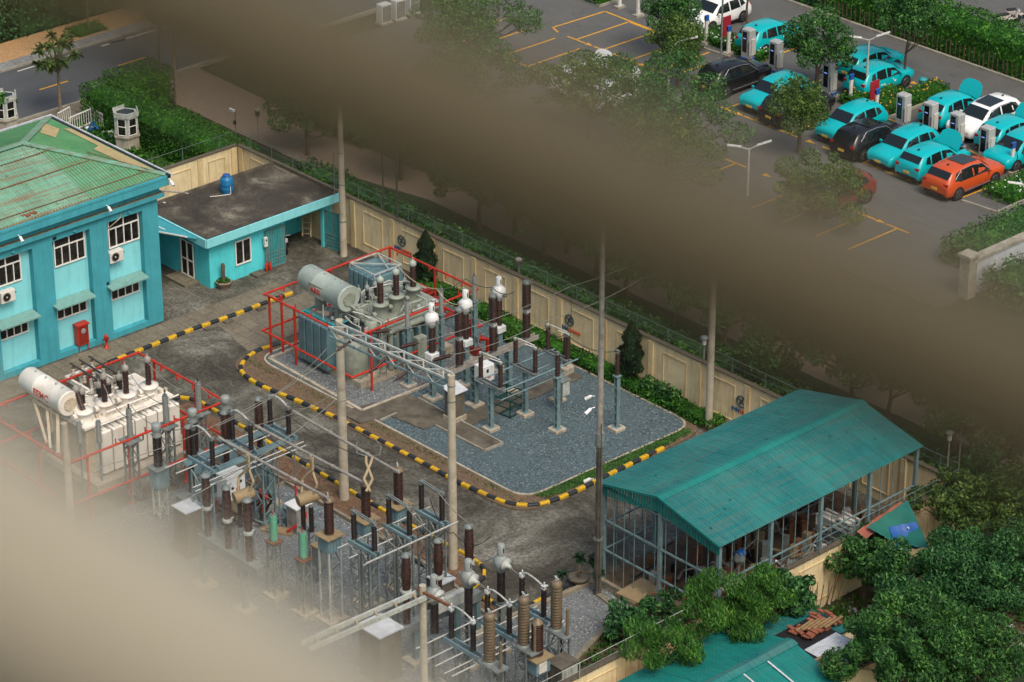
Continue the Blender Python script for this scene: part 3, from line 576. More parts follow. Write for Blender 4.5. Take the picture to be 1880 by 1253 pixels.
for i,(y1,y0,z1) in enumerate(((-11.78,-13.55,6.0),(-14.88,-16.62,6.02),(-18.45,-20.1,5.95),(-21.6,-23.0,5.95))):
    window(cb,RX,y0,y1,4.55,z1,4,5.5,arch=False)
for y1,y0 in ((-11.95,-13.62),(-15.0,-16.72),(-18.3,-19.9)):window(cb,RX,y0,y1,1.85,2.42,4)
for y1,y0 in ((-11.85,-14.0),(-14.9,-17.05),(-18.0,-20.2)):
    mb=MB().mat('cyan_canopy');mb.add([(RX+.02,y0,2.78),(RX+.02,y1,2.78),(RX+.72,y1,2.72),(RX+.72,y0,2.72),(RX+.02,y0,2.9),(RX+.02,y1,2.9),(RX+.72,y1,2.79),(RX+.72,y0,2.79)],[(3,2,1,0),(4,5,6,7),(0,1,5,4),(1,2,6,5),(2,3,7,6),(3,0,4,7)]);build(mb,'canopy',cb)
for y in (-12.5,-15.6,-19.0):
    mb=MB().mat('cyan_dark');mb.add([(FX+.001,y-.12,6.2),(FX+.001,y+.12,6.2),(FX+.22,y,6.22),(FX+.001,y,6.45)],[(0,2,1),(0,3,2),(1,2,3)]);build(mb,'bracket',cb)
mb=MB().mat('black_rubber').b2(FX+.001,FX+.015,-14.0,-13.86,2.9,3.05).b2(FX+.001,FX+.015,-16.8,-16.6,6.1,6.25);build(mb,'vent',cb)
mb=MB().mat('rope').tube([(RX+.05,-13.62,4.6),(RX+.06,-13.6,5.6),(FX+.03,-13.3,5.95),(FX+.03,-13.0,6.1),(FX+.03,-12.95,6.35)],.025,5);build(mb,'conduit',cb)
# roof: hipped, corrugated, with hips, gutter and rusty stains
EZ=7.62;AP=(-17.45,-15.1,9.0);x0,x1,y1=-22.15,FX+.32,-10.5
c1,c2=(x1,y1,EZ),(x0,y1,EZ);f1,f0=(x1,-40,EZ),(x0,-40,EZ);rd=(-17.45,-35.4,9.0)
mb=MB().mat('roof_mint');corrug_poly(mb,f1,c1,[rd,AP],.17,.03);build(mb,'front_slope',cb)
mb=MB().mat('roof_green');e0=(x1,-14.7,EZ+.015);tt=(14.7-10.5)/4.6;corrug_poly(mb,e0,(x1,y1-.05,EZ+.015),[(x1+(AP[0]-x1)*tt,-14.7,EZ+1.38*tt+.015)]*2,.17,.032);build(mb,'green_sheet_patch',cb)
mb=MB().mat('roof_green');corrug_poly(mb,f0,c2,[rd,AP],.17,.03);build(mb,'rear_slope',cb)
mb=MB().mat('roof_green');corrug_poly(mb,c1,c2,[AP,AP],.17,.03);build(mb,'end_slope',cb)
# tan repair sheets lying on the end slope
def onend(x,t):  # x along eave, t up the slope
    return Vector((x,y1+(AP[1]-y1)*t,EZ+(AP[2]-EZ)*t+.05))
mb=MB().mat('roof_tan');mb.quad(onend(-13.0,.03),onend(-13.3,.22),onend(-16.6,.27),onend(-17.2,.12),onend(-20.1,.12),onend(-20.1,.02));build(mb,'tan_sheet',cb)
mb=MB().mat('roof_tan');mb.quad(onend(-20.0,.18),onend(-18.5,.45),onend(-19.3,.52),onend(-21.0,.22));build(mb,'tan_sheet',cb)
mb=MB().mat('roof_mint')
for e in (c1,c2):
    a=Vector(e)+Vector((0,0,.05));b=Vector(AP)+Vector((0,0,.07));mb.bar(a,b,.36,.03)
mb.bar(Vector(AP)+Vector((0,0,.08)),Vector(rd)+Vector((0,0,.08)),.36,.03);build(mb,'ridge_cap',cb)
mb=MB().mat('black_rubber').b2(x0-.12,x1+.1,y1-.02,y1+.22,EZ-.16,EZ-.02);mb.mat('sheet_white').b2(x0-.15,x1+.12,y1+.221,y1+.30,EZ-.12,EZ+.03).b2(x0-.25,x0-.15,-40,y1+.3,EZ-.12,EZ+.03);build(mb,'gutter',cb)
mb=MB().mat('ledge_dirt').b2(x1-.55,x1-.02,-40,y1-.1,EZ-.10,EZ+.045);mb.mat('cyan_dark').b2(x1+.0,x1+.13,-40,y1,EZ-.12,EZ+.0);build(mb,'eave_gutter',cb)
mb=MB().mat('rust');
for t,tt in ((.12,.5),(.5,.5),(.8,.5)):
    a=Vector((x1+(AP[0]-x1)*t,-30,EZ+(AP[2]-EZ)*t+.05));b=Vector((a.x,y1-4.6*t-.3,a.z));mb.cyl(a,b,.025,None,4)
mb.cyl(onend(-13.2,.12)+Vector((0,0,.05)),onend(-16,.45)+Vector((0,0,.05)),.02,None,4);build(mb,'roof_wire',cb)
mb=MB().mat('brick_red');rg=rnd(4)
for i in range(7):mb.box(x1-.35-rg.random()*.4,-17.6-.13*i,EZ+.12,.32,.1,.07,.3)
solo(mb,'brick_pile','row of broken reddish tiles lying on the mint roof edge','rubble',(x1-.5,-18,EZ))
def ac(x,y,z,label,seed=0):
    r=thing('air_conditioner',label,'air conditioner',(x,y,z),'air conditioners on the turquoise facade')
    build(MB().mat('white_plastic').box(.18,0,.27,.34,.78,.54,0,.02),'casing',r)
    mb=MB().mat('pipe_grey').lathe((.352,-.1,.27),[(.23,0),(.23,.012)],20,(1,0,0));mb.mat('window_dark')
    for q in (.19,.14,.09):mb.lathe((.365,-.1,.27),[(q,0),(q-.02,.006)],20,(1,0,0))
    mb.mat('white_plastic').lathe((.372,-.1,.27),[(.04,0),(.03,.01)],8,(1,0,0));build(mb,'fan',r)
    build(MB().mat('galv').b2(0,.36,-.32,-.29,-.04,-.001).b2(0,.36,.29,.32,-.04,-.001),'bracket',r)
    build(MB().mat('black_rubber').tube([(.2,.40,.3),(.2,.5,.32),(.1,.5,.15)],.03,5),'hose',r);return r
a=ac(RX+.02,-13.35,3.95,'white air conditioner under the tall window nearest the blue corner')
copy_of(a,(RX+.02,-19.45,3.85),'air conditioner cut off by the picture edge, upper facade')
r=thing('fire_hose_cabinet','red fire hose cabinet with round glass on the turquoise wall','cabinet',(RX+.05,-15.55,.35))
build(MB().mat('red_pipe').b2(0,.36,-.3,.3,0,1.0,.02).b2(-.0,.42,-.34,.34,1.0,1.07),'cabinet_body',r);build(MB().mat('red_dk').b2(.361,.375,-.25,.25,.06,.94),'door',r);build(MB().mat('grey_head').lathe((.376,0,.72),[(.13,0),(.12,.012)],16,(1,0,0)),'round_window',r)
[build(MB().mat('red_pipe').b2(a,a+.04,b,b+.04,-.32,0),'leg',r) for a in (.04,.28) for b in (-.27,.23)]
def hydrant(x,y,label):
    r=thing('fire_hydrant',label,'hydrant',(x,y,0));build(MB().mat('red_pipe').lathe((0,0,0),[(.13,0),(.13,.05),(.065,.07),(.065,.52),(.10,.54),(.10,.62),(.06,.68),(.02,.74)],10),'barrel',r)
    build(MB().mat('red_dk').cyl((0,-.17,.48),(0,.17,.48),.05,None,8).cyl((0,0,.48),(.16,0,.48),.055,None,8),'outlet',r);return r
hydrant(-12.4,-14.6,'small red hydrant on the footway beside the hose cabinet')
def speaker_cam(x,y,z,label,rz=0,group='white cameras on walls and poles'):
    r=thing('security_camera',label,'camera',(x,y,z),group,rz);build(MB().mat('white_paint').cyl((0,0,0),(.16,0,-.02),.02,None,6).lathe((.16,0,-.02),[(.04,0),(.07,.05),(.07,.24),(.085,.30)],10,(.75,0,-.6)),'housing',r);build(MB().mat('black_rubber').lathe((.16+.75*.305/.96,0,-.02-.6*.305/.96),[(.05,0),(.045,.006)],10,(.75,0,-.6)),'lens',r);return r
sc0=speaker_cam(x1+.14,-14.05,7.2,'white camera under the gutter above the middle of the facade')
copy_of(sc0,(x1+.14,-18.95,7.2),'white camera under the gutter at the picture edge')
copy_of(sc0,(x1+.13,-10.45,7.45),'white camera at the roof corner of the turquoise building')
# ------------------------------------------------------------------ small annex
an=thing('annex_building','single-storey turquoise annex with stained flat concrete roof and open garage','building',(-16,-3.3,0),world=True)
AX=-14.2
mb=MB().mat('cyan_wall').b2(-18.6,AX,-7.05,-2.35,0,2.5).b2(-18.6,-16.5,-2.35,.72,0,2.5).b2(AX-.2,AX,.12,.72,0,2.5).b2(AX-.2,AX,-2.35,.12,2.15,2.5);mb.mat('wall_cream').b2(-16.5,AX-.2,.55,.72,0,2.4);build(mb,'wall',an)
mb=MB().mat('roof_slab').b2(-18.9,AX+.42,-7.45,.78,2.5,2.86);build(mb,'roof',an)
mb=MB().mat('cyan_light').b2(AX+.421,AX+.5,-7.5,.86,2.48,2.92).b2(-18.9,AX+.42,-7.55,-7.451,2.48,2.92);mb.mat('conc_dark').b2(-19.0,AX+.4,.781,.95,2.5,3.05).b2(-19.0,-18.901,-7.5,.95,2.5,3.0);build(mb,'parapet',an)
window(an,AX+.01,-5.48,-4.5,.75,2.05,2)
dw=build(MB().mat('window_dark').b2(-16.45,-15.4,-7.09,-7.051,.12,2.05),'glass_door',an)
mb=MB().mat('white_frame');
for a in (-16.45,-15.95,-15.45):mb.b2(a,a+.06,-7.14,-7.091,.12,2.05)
mb.b2(-16.39,-15.45,-7.138,-7.091,.12,.18).b2(-16.39,-15.45,-7.138,-7.091,1.0,1.06).b2(-16.39,-15.45,-7.138,-7.091,1.99,2.05);build(mb,'frame',dw)
build(MB().mat('tile_beige').b2(-16.7,-15.1,-7.95,-7.06,0,.14),'door_step',an)
mb=MB().mat('cyan_dark');mb.add([(-19.6,-7.56,2.86),(-14.4,-7.56,2.86),(-14.4,-7.62,2.80),(-19.6,-9.4,2.45)],[(0,1,2,3),(3,2,1,0)]);mb.mat('white_frame').bar((-19.5,-8.3,2.72),(-16.4,-8.0,2.74),.06).bar((-19.5,-9.3,2.50),(-14.9,-7.8,2.80),.06);build(mb,'awning',an)
build(MB().mat('conc_dark').b2(-14.15,-13.6,-4.65,-3.95,0,.1),'door_slab',an)
def gate(x,y0,y1,label,rz,w=1.25):
    r=thing('barred_gate',label,'gate',(x,y0,0),None,rz);mb=MB().mat('gate_frame')
    mb.b2(-.025,.025,0,.05,0,2.1).b2(-.025,.025,w-.05,w,0,2.1).b2(-.024,.024,.05,w-.05,0,.05).b2(-.024,.024,.05,w-.05,.78,.83).b2(-.024,.024,.05,w-.05,2.05,2.1)
    for z in (.22,.4,.58):mb.b2(-.02,.02,.05,w-.05,z,z+.025)
    build(mb,'frame',r);mb=MB()
    mb.mat('gate_frame')
    for i in range(1,8):mb.b2(-.015,.015,w*i/8-.012,w*i/8+.012,.05,2.05)
    build(mb,'bars',r);build(MB().mat('gate_cyan').b2(-.012,-.006,.05,w-.05,.05,2.05),'backing_sheet',r);return r
gate(AX+.09,-3.62,0,'folded turquoise barred gate left of the garage opening',R(-2),1.2)
gate(AX+.1,.18,0,'open turquoise barred gate beside the thick pale pole',R(-78),1.25)
r=thing('meter_box','white electricity meter box on the gate post','meter',(AX+.14,-3.7,1.35));build(MB().mat('white_plastic').box(.06,0,.22,.14,.2,.5,0,.015),'housing',r);build(MB().mat('window_dark').lathe((.131,0,.32),[(.05,0),(.05,.01)],10,(1,0,0)),'dial',r);build(MB().mat('galv').cyl((0.05,0,-1.35),(0.05,0,-.03),.025,None,6),'stem',r)
r=thing('fire_extinguisher','pair of red extinguishers at the foot of the folded gate','extinguisher',(AX+.25,-3.75,0));
for d in (0,.22):build(MB().mat('red_pipe').lathe((0,d,0),[(.07,0),(.08,.03),(.08,.34),(.03,.42),(.03,.48)],10),'cylinder',r)
r=thing('ladder','orange wooden ladder leaning inside the garage','ladder',(-15.6,.2,0),world=True);mb=MB().mat('bamboo').bar((-15.4,.35,1.95),(-14.75,-.25,.5),.06).bar((-15.75,.1,1.95),(-15.1,-.5,.5),.06)
for i in range(6):
    t=i/6+.08;a=Vector((-15.4,.35,1.95)).lerp(Vector((-14.75,-.25,.5)),t);b=Vector((-15.75,.1,1.95)).lerp(Vector((-15.1,-.5,.5)),t);mb.bar(a,b,.04)
build(mb,'ladder_frame',r)
def moto(x,y,rz,label,body='black_rubber',group=None,z=0):
    r=thing('motorbike',label,'motorbike',(x,y,z),group,rz)
    for q in (-.6,.6):build(MB().mat('tyre').lathe((q,-.05,.28),[(.19,0),(.28,.02),(.28,.08),(.19,.1)],14,(0,1,0)),'wheel',r)
    mb=MB().mat(body);mb.add([(-.75,-.12,.62),(-.75,.12,.62),(.1,-.14,.62),(.1,.14,.62),(.45,-.06,.45),(.45,.06,.45),(.62,-.1,.95),(.62,.1,.95),(-.8,-.1,.45),(-.8,.1,.45),(.0,-.15,.28),(.0,.15,.28),(.55,-.18,.4),(.55,.18,.4)],[(0,2,3,1),(8,9,11,10),(0,8,10,2),(1,3,11,9),(2,10,11,3),(0,1,9,8),(4,12,13,5),(6,7,13,12),(4,5,7,6),(4,6,12),(5,13,7),(10,12,13,11)]);build(mb,'fairing',r)
    build(MB().mat('black_rubber').box(-.35,0,.68,.75,.26,.1,0,.03),'seat',r);build(MB().mat('chrome').cyl((.55,-.3,1.0),(.55,.3,1.0),.018,None,6).cyl((.55,0,.95),(.66,0,.3),.03,None,6),'handlebar',r);build(MB().mat('white_plastic').box(.68,0,.8,.06,.18,.2,0,.02),'headlamp',r);return r
moto(-15.4,-1.6,R(-20),'black motorbike parked in the shade of the garage')
# roof tank and pipes
r=thing('water_tank','ribbed blue water tank on the annex roof edge','water tank',(-19.0,-1.15,2.86) if 0 else (G(417,352,2.9).x,G(417,352,2.9).y,2.87))
build(MB().mat('tank_blue').lathe((0,0,0),[(.30,0),(.33,.05),(.33,.2),(.345,.23),(.33,.26),(.33,.45),(.345,.48),(.33,.51),(.33,.70),(.29,.80),(.18,.84),(.17,.90)],20),'tank_body',r);build(MB().mat('plastic_blue').lathe((0,0,.9),[(.19,0),(.19,.05),(.05,.08)],14),'lid',r)
build(MB().mat('white_plastic').tube([(.36,-.05,.45),(.36,-.05,.02),(.1,-.7,.02),(-.1,-1.0,.02)],.022,5),'pipe',r)
T=G(417,352,2.9)
r=thing('roof_pipe','dark angled pipe running from the cream wall to the roof tank','pipe',(T.x-.9,T.y-1.6,2.9));build(MB().mat('pipe_grey').tube([(-1.6,-1.9,-.9),(-1.6,-1.9,.35),(-.4,-.3,.1),(-.2,.0,.0)],.045,6),'pipe_run',r)
r=thing('scrap_heap','heap of silver foil insulation behind the annex roof','scrap',(-19.2,-7.2,2.0));mb=MB().mat('sheet_white');rg=rnd(9)
for i in range(26):mb.box(rg.gauss(0,.3),rg.gauss(0,.45),.45+rg.random()*.4,rg.uniform(.1,.3),rg.uniform(.1,.3),.06,rg.random()*3)
build(mb,'foil_sheets',r);build(MB().mat('conc_dark').b2(-.6,.25,-.9,.9,-2.0,.44),'plinth',r)
# ------------------------------------------------------------------ teal shed
sh=thing('open_shed','long open steel shed with teal corrugated gable roof','shed',(21.6,-6,0),world=True)
EL,ER,RG=18.2,25.15,21.72;ze,zr=4.42,5.22;Y0,Y1=-12.1,.05
mb=MB().mat('roof_teal');corrug(mb,(EL,Y0,ze),(EL,Y1,ze),(RG,Y1,zr),(RG,Y0,zr),.15,.03);build(mb,'rear_slope',sh)
mb=MB().mat('roof_teal');corrug(mb,(ER,Y0,ze),(ER,Y1,ze),(RG,Y1,zr),(RG,Y0,zr),.15,.03);build(mb,'front_slope',sh)
mb=MB().mat('roof_teal2');w=.26;mb.add([(RG-w,Y0-.02,zr-.02),(RG,Y0-.02,zr+.05),(RG+w,Y0-.02,zr-.02),(RG-w,Y1+.02,zr-.02),(RG,Y1+.02,zr+.05),(RG+w,Y1+.02,zr-.02)],[(0,3,4,1),(1,4,5,2)]);
for xx in (EL,ER):
    a,b=Vector((xx,Y0-.02,ze+.03)),Vector((RG,Y0-.02,zr+.03));mb.bar(a,b,.06,.10)
build(mb,'ridge_cap',sh)
mb=MB().mat('roof_teal2');n=44
for i in range(n):
    x=EL+.1+(ER-EL-.2)*i/n;x2=x+(ER-EL-.2)/n*.62;zt=lambda q:(ze+(zr-ze)*(q-EL)/(RG-EL) if q<RG else zr-(zr-ze)*(q-RG)/(ER-RG))-.03
    for a,b,yy in ((x,x2,Y0+.05),(x2,x+(ER-EL-.2)/n,Y0+.075)):
        mb.quad((a,yy,zt(a)-.42-.22*math.sin((a-EL)/(ER-EL)*3.14)),(b,yy,zt(b)-.42-.22*math.sin((b-EL)/(ER-EL)*3.14)),(b,yy,zt(b)),(a,yy,zt(a)))
build(mb,'gable_cladding',sh)
def post(x,y,h,w=.15,m='steel_blue'):build(MB().mat(m).b2(x-w/2,x+w/2,y-w/2,y+w/2,0,h),'post',sh)
py=[-11.9,-8.95,-6.0,-3.05,-.15]
for y in py:post(18.5,y,ze);post(24.95,y,ze)
post(21.72,-11.9,zr-.1);post(21.72,-.15,zr-.1)
mb=MB().mat('steel_blue')
for x in (18.5,24.95):
    for z in (1.35,2.55):mb.b2(x-.03,x+.03,-11.8,-.2,z,z+.055)
    for i in range(1,16):
        y=-11.9+11.75*i/16
        if i%4:mb.b2(x-.014,x+.014,y-.014,y+.014,0,ze)
for z in (1.35,2.75):mb.b2(18.6,24.9,-11.935,-11.865,z,z+.07);
for i in range(1,11):
    x=18.5+6.45*i/11;mb.b2(x-.014,x+.014,-11.915,-11.885,0,4.3)
build(mb,'girt_rails',sh)
mb=MB().mat('steel_blue')
for y in py:mb.bar((18.5,y,ze-.05),(21.72,y,zr-.08),.08).bar((24.95,y,ze-.05),(21.72,y,zr-.08),.08).bar((18.5,y,ze-.1),(24.95,y,ze-.1),.08)
for y0,y1 in zip(py[:-1],py[1:]):mb.bar((18.5,y0,2.6),(18.5,y1,.2),.03).bar((24.95,y0,.3),(24.95,y1,2.5),.03)
build(mb,'roof_truss',sh)
struct(MB().mat('soil').b2(18.3,25.9,-12.0,.6,0,.02),'shed_floor')
mb=MB().mat('pave_edge').b2(18.25,25.2,-12.2,-12.02,0,.12);struct(mb,'shed_kerb')
# scrap stored in the shed
def scrapheap(cx,cy,n,label,seed,hh=1.2,mats_=('galv','white_plastic','pipe_grey','rust','conc')):
    rg=rnd(seed);r=thing('scrap_pile',label,'scrap',(cx,cy,0),'scrap stored under the teal shed')
    for mname in mats_:
        mb=MB().mat(mname)
        for i in range(n):
            p=Vector((rg.gauss(0,.7),rg.gauss(0,.9),0));z=hh*rg.random()
            if rg.random()<.5:mb.bar((p.x,p.y,z),(p.x+rg.gauss(0,.5),p.y+rg.gauss(0,.7),max(0,z+rg.gauss(0,.4))),rg.uniform(.03,.08))
            else:mb.box(p.x,p.y,z/2+.05,rg.uniform(.1,.45),rg.uniform(.1,.45),z+.1,rg.random()*3)
        build(mb,'scrap_pieces',r)['kind']='stuff'
    return r
scrapheap(22.9,-9.6,12,'tangle of grey metal scrap near the front gable of the shed',1);scrapheap(23.6,-6.6,14,'branches and rods piled in the middle of the shed',2,1.5,('trunk_pale','wood','galv','rust'))
for q_,(sx_,sy_) in enumerate(((24.0,-1.6),(21.0,-6.5),(20.6,-3),(23.6,-11.1))):scrapheap(sx_,sy_,11,('tangled junk at the far end of the shed','scrap under the roof ridge of the shed','scrap by the rear posts of the shed','scrap right behind the near corner post of the shed')[q_],30+q_,1.3,('rust','trunk','pipe_grey','galv'))
scrapheap(20.5,-10,8,'dark junk heap just behind the middle gable post',3,.9,('rust','pipe_grey','black_rubber'))
r=thing('crated_equipment','white crated frames stacked at the rear of the shed','crates',(23.6,-3.4,0));rg=rnd(6)
for k in range(9):
    x,y=rg.uniform(-.9,.9),rg.uniform(-1.2,1.3);mb=MB().mat('white_plastic' if k%3 else 'galv');z0=.05+.5*(k//3);
    for a in (-.45,.45):
        for b_ in (-.3,.3):mb.box(x+a,y+b_,z0+.25,.06,.06,.5)
    for zz in (z0,z0+.48):mb.box(x,y-.3,zz,.95,.08,.05).box(x,y+.3,zz,.95,.08,.05).box(x,y,zz,.95,.08,.05)
    mb.box(x,y,z0+.24,.7,.45,.36);build(mb,'crate',r)
r=thing('wooden_pallet','slanted wooden sheet lying under the shed gable','pallet',(*g2(1175,1095),0),world=True);mb=MB().mat('tan_box');c=Vector((*g2(1175,1095),.25));mb.box(c.x,c.y,c.z,1.2,1.6,.08,.1).box(c.x,c.y-.78,.13,1.2,.06,.2).box(c.x+.57,c.y,.13,.06,1.6,.2);build(mb,'board',r)
# ------------------------------------------------------------------ switchgear builders (own coordinates, foot at origin)
def footing(root,w=.62,h=.22):build(MB().mat('block').box(0,0,h/2,w,w,h,0,.03),'footing',root)
def steel_post(root,h,w=.22,mat='steel_blue'):
    mb=MB().mat(mat).b2(-w/2,-w/2+.03,-w/2,w/2,.2,h).b2(w/2-.03,w/2,-w/2,w/2,.2,h)
    z=.45
    while z<h-.2:mb.b2(-w/2+.03,w/2-.03,-w/2+.01,-w/2+.03,z,z+.12).b2(-w/2+.03,w/2-.03,w/2-.03,w/2-.01,z,z+.12);z+=.42
    mb.b2(-w/2-.05,w/2+.05,-w/2-.05,w/2+.05,h,h+.04).b2(-w/2-.08,w/2+.08,-w/2-.08,w/2+.08,.2,.23);build(mb,'steel_column',root)
def lattice(root,h,w=.45,mat='galv',x=0,y=0,z0=.15,step=.45,name='lattice_column'):
    mb=MB().mat(mat);q=w/2
    for a in (-q,q):
        for b in (-q,q):mb.b2(x+a-.035,x+a+.035,y+b-.035,y+b+.035,z0,h)
    n=max(2,int((h-z0)/step));dz=(h-z0)/n
    for i in range(n):
        z=z0+i*dz;s=1 if i%2 else -1
        for b in (-q,q):mb.bar((x-q*s,y+b,z),(x+q*s,y+b,z+dz),.05,.03).bar((x+b,y-q*s,z),(x+b,y+q*s,z+dz),.05,.03)
    build(mb,name,root)
def ins_part(root,x,y,z0,z1,r,mat='brown',name='insulator',pitch=.085,barrel=0,core=.6,cap='galv'):
    mb=MB().mat(mat).ins(x,y,z0+.04,z1-.04,r,pitch,core,12,barrel);mb.mat(cap).lathe((x,y,z0),[(r*.9,0),(r*.8,.06)],12).lathe((x,y,z1-.06),[(r*.75,0),(r*.75,.06)],12);return build(mb,name,root)
def trio(fn,ys,x,labels,group,z=0,xs=None):
    a=fn(labels[0]);a.location=(xs[0] if xs else x,ys[0],z);a['group']=group;out=[a]
    for i in range(1,len(ys)):out.append(copy_of(a,(xs[i] if xs else x,ys[i],z),labels[i]))
    return out
PU=[-6.7,-4.65,-2.6];PL=[-22.3,-20.4,-18.65]
W3=('nearest the concrete-pole gantry','in the middle of its row','nearest the emblem wall')
# --- upper yard
def arrester_up(l):
    r=thing('surge_arrester',l,'surge arrester');footing(r);steel_post(r,3.05);ins_part(r,0,0,3.1,4.35,.12,'grey_ins',pitch=.06,core=.8);build(MB().mat('galv').cyl((0,0,4.35),(0,0,4.5),.03,None,6).box(.2,.0,1.2,.14,.12,.2),'terminal',r);return r
trio(arrester_up,PU,.25,['slim grey arrester on a blue column, nearest the gantry beam of three','slim grey arrester on a blue column, second of three beside the grey-green transformer','slim grey arrester on a blue column by the red deluge frame corner near the hedge'],'grey surge arresters beside the grey-green transformer')
def ct_up(l):
    r=thing('current_transformer',l,'instrument transformer');footing(r,.7);steel_post(r,2.1,.24);build(MB().mat('white_head').box(0,0,2.28,.5,.5,.3,0,.03),'terminal_box',r)
    ins_part(r,0,0,2.42,3.75,.16,pitch=.075);mb=MB().mat('white_head').lathe((0,0,3.72),[(.12,0),(.16,.08),(.30,.22),(.34,.42),(.30,.60),(.16,.72),(.13,.75)],16);mb.lathe((0,0,4.45),[(.14,0),(.14,.42),(.11,.45)],14);build(mb,'head',r)
    build(MB().mat('window_dark').box(.128,0,4.68,.03,.05,.22),'oil_gauge',r);build(MB().mat('galv').cyl((.3,0,4.1),(.5,0,4.08),.07,None,10).cyl((-.3,0,4.1),(-.5,0,4.08),.07,None,10),'terminal',r);return r
trio(ct_up,PU,1.94,['white round-headed current transformer directly above the gantry beam, nearest of three','white round-headed current transformer, middle of the three by the red frame','white round-headed current transformer nearest the hedge and emblem wall'],'white-headed current transformers in the upper yard')
br=thing('circuit_breaker','three-pole circuit breaker with tall brown columns on one long beam in the upper yard','circuit breaker',(3.75,-4.6,0))
for y in (-1.15,.95):
    build(MB().mat('block').box(0,y,.11,.7,.7,.22,0,.03),'footing',br);mb=MB().mat('steel_blue')
    mb.b2(-.16,-.12,y-.12,y+.12,.2,2.2).b2(.12,.16,y-.12,y+.12,.2,2.2)
    for k in range(5):mb.b2(-.12,.12,y-.1,y-.07,.4+.38*k,.5+.38*k)
    build(mb,'steel_leg',br)
build(MB().mat('pipe_grey').b2(-.14,.14,-2.7,2.7,2.2,2.26).b2(-.14,-.10,-2.7,2.7,2.26,2.42).b2(.10,.14,-2.7,2.7,2.26,2.42),'beam',br)
for y in (-2.05,0,2.05):
    ins_part(br,0,y,2.45,3.75,.19,pitch=.075);build(MB().mat('galv_light').box(0,y,3.83,.30,.22,.16),'mid_terminal',br);ins_part(br,0,y,3.9,5.2,.21,pitch=.075,name='interrupter');build(MB().mat('galv').lathe((0,y,5.2),[(.2,0),(.2,.08),(.1,.12)],10).cyl((0,y,5.3),(.35,y,5.32),.02,None,5),'top_terminal',br)
cbx=MB().mat('white_head').box(.45,-.95,1.9,.55,.75,.8,0,.02);bx=build(cbx,'control_box',br);build(MB().mat('window_dark').box(.732,-1.0,2.05,.02,.12,.16).box(.05,-1.33,1.9,.02,.02,.02),'viewing_window',bx);build(MB().mat('text_red').box(.731,-.9,1.72,.012,.16,.09),'warning_sticker',bx)
def disc_up(l):
    r=thing('disconnector',l,'disconnector');footing(r);steel_post(r,2.25,.2);build(MB().mat('galv').b2(-.85,.85,-.14,-.08,2.3,2.42).b2(-.85,.85,.08,.14,2.3,2.42).b2(-.85,-.8,-.14,.14,2.3,2.42).b2(.8,.85,-.14,.14,2.3,2.42),'base_frame',r)
    for x in (-.65,.65):ins_part(r,x,0,2.42,3.65,.115,pitch=.07)
    build(MB().mat('tube').tube([(-.65,0,3.68),(-.4,-.05,3.78),(.35,.25,3.6)],.03,6).box(-.65,0,3.68,.14,.1,.08).box(.65,0,3.68,.14,.1,.08).tube([(.65,0,3.7),(.3,-.3,3.85)],.025,5),'contact_arm',r);return r
trio(disc_up,[-6.75,-4.65,-2.65],5.95,['brown disconnector pole on a blue column next to the dark green cage','brown disconnector pole above the green cage, middle of three','brown disconnector pole nearest the hedge, behind the grey mechanism box'],'disconnector poles in the upper yard')
r=thing('linkage_rods','parallel blue steel rods joining the upper disconnector poles','linkage',(6,-4.6,2.3));mb=MB().mat('beam_blue').cyl((-.75,-2.1,0),(-.75,2.4,0),.035,None,6).cyl((.8,-2.1,.06),(.8,2.4,.06),.035,None,6).cyl((.55,-2.1,-.55),(.55,2.0,-.55),.03,None,6).cyl((-.55,-2.2,-.55),(-.55,2.0,-.55),.03,None,6);build(mb,'rods',r)
def mech(x,y,z,l,w=.6,d=.5,h=.75,m='galv'):
    r=thing('mechanism_box',l,'cabinet',(x,y,0));build(MB().mat(m).box(0,0,z+h/2,w,d,h,0,.02).box(0,0,z+h+.02,w+.08,d+.08,.04),'casing',r);build(MB().mat('galv_light').b2(w/2+.001,w/2+.012,-d/2+.05,d/2-.05,z+.06,z+h-.06),'door',r);build(MB().mat('galv').cyl((0,0,0),(0,0,z),.045,None,6),'stand',r);return r
mech(6.9,-3.3,1.0,'grey mechanism box hanging behind the farthest upper disconnector')
def postins(l):
    r=thing('post_insulator',l,'insulator');footing(r);steel_post(r,2.75,.2);ins_part(r,0,0,2.8,3.95,.115,pitch=.07);build(MB().mat('galv').box(0,0,4.0,.16,.1,.08),'clamp',r);return r
p=postins('brown post insulator on a tall blue column standing clear in the gravel');p.location=(8.05,-4.65,0);p['group']='single post insulators in the upper yard'
copy_of(p,(9.75,-2.6,0),'brown post insulator on a blue column nearest the cypress by the wall')
r=thing('post_insulator','short brown insulator on a low block beside the hedge','insulator',(4.2,-.5,0),'single post insulators in the upper yard');footing(r,.6,.45);ins_part(r,0,0,.5,2.0,.12,pitch=.07);build(MB().mat('galv').box(0,0,2.05,.14,.1,.08),'clamp',r)
r=thing('kiosk_cabinet','dark grey kiosk cabinet with sloping pale lid behind the gantry pole','cabinet',(4.2,-7.35,0));build(MB().mat('block').box(0,0,.18,.72,.8,.36),'plinth',r);build(MB().mat('conc_dark').box(0,0,.98,.6,.7,1.24,0,.02),'casing',r);build(MB().mat('sheet_white').add([(-.4,-.45,1.78),(.4,-.45,1.62),(.4,.45,1.62),(-.4,.45,1.78),(-.4,-.45,1.74),(.4,-.45,1.58),(.4,.45,1.58),(-.4,.45,1.74)],[(0,1,2,3),(7,6,5,4),(0,4,5,1),(1,5,6,2),(2,6,7,3),(3,7,4,0)]),'lid',r)
r=thing('wire_cage','dark green open steel cage standing on the blue gravel','cage',(5.1,-4.9,.07),None,R(8))
mb=MB().mat('cage_green');q=.6
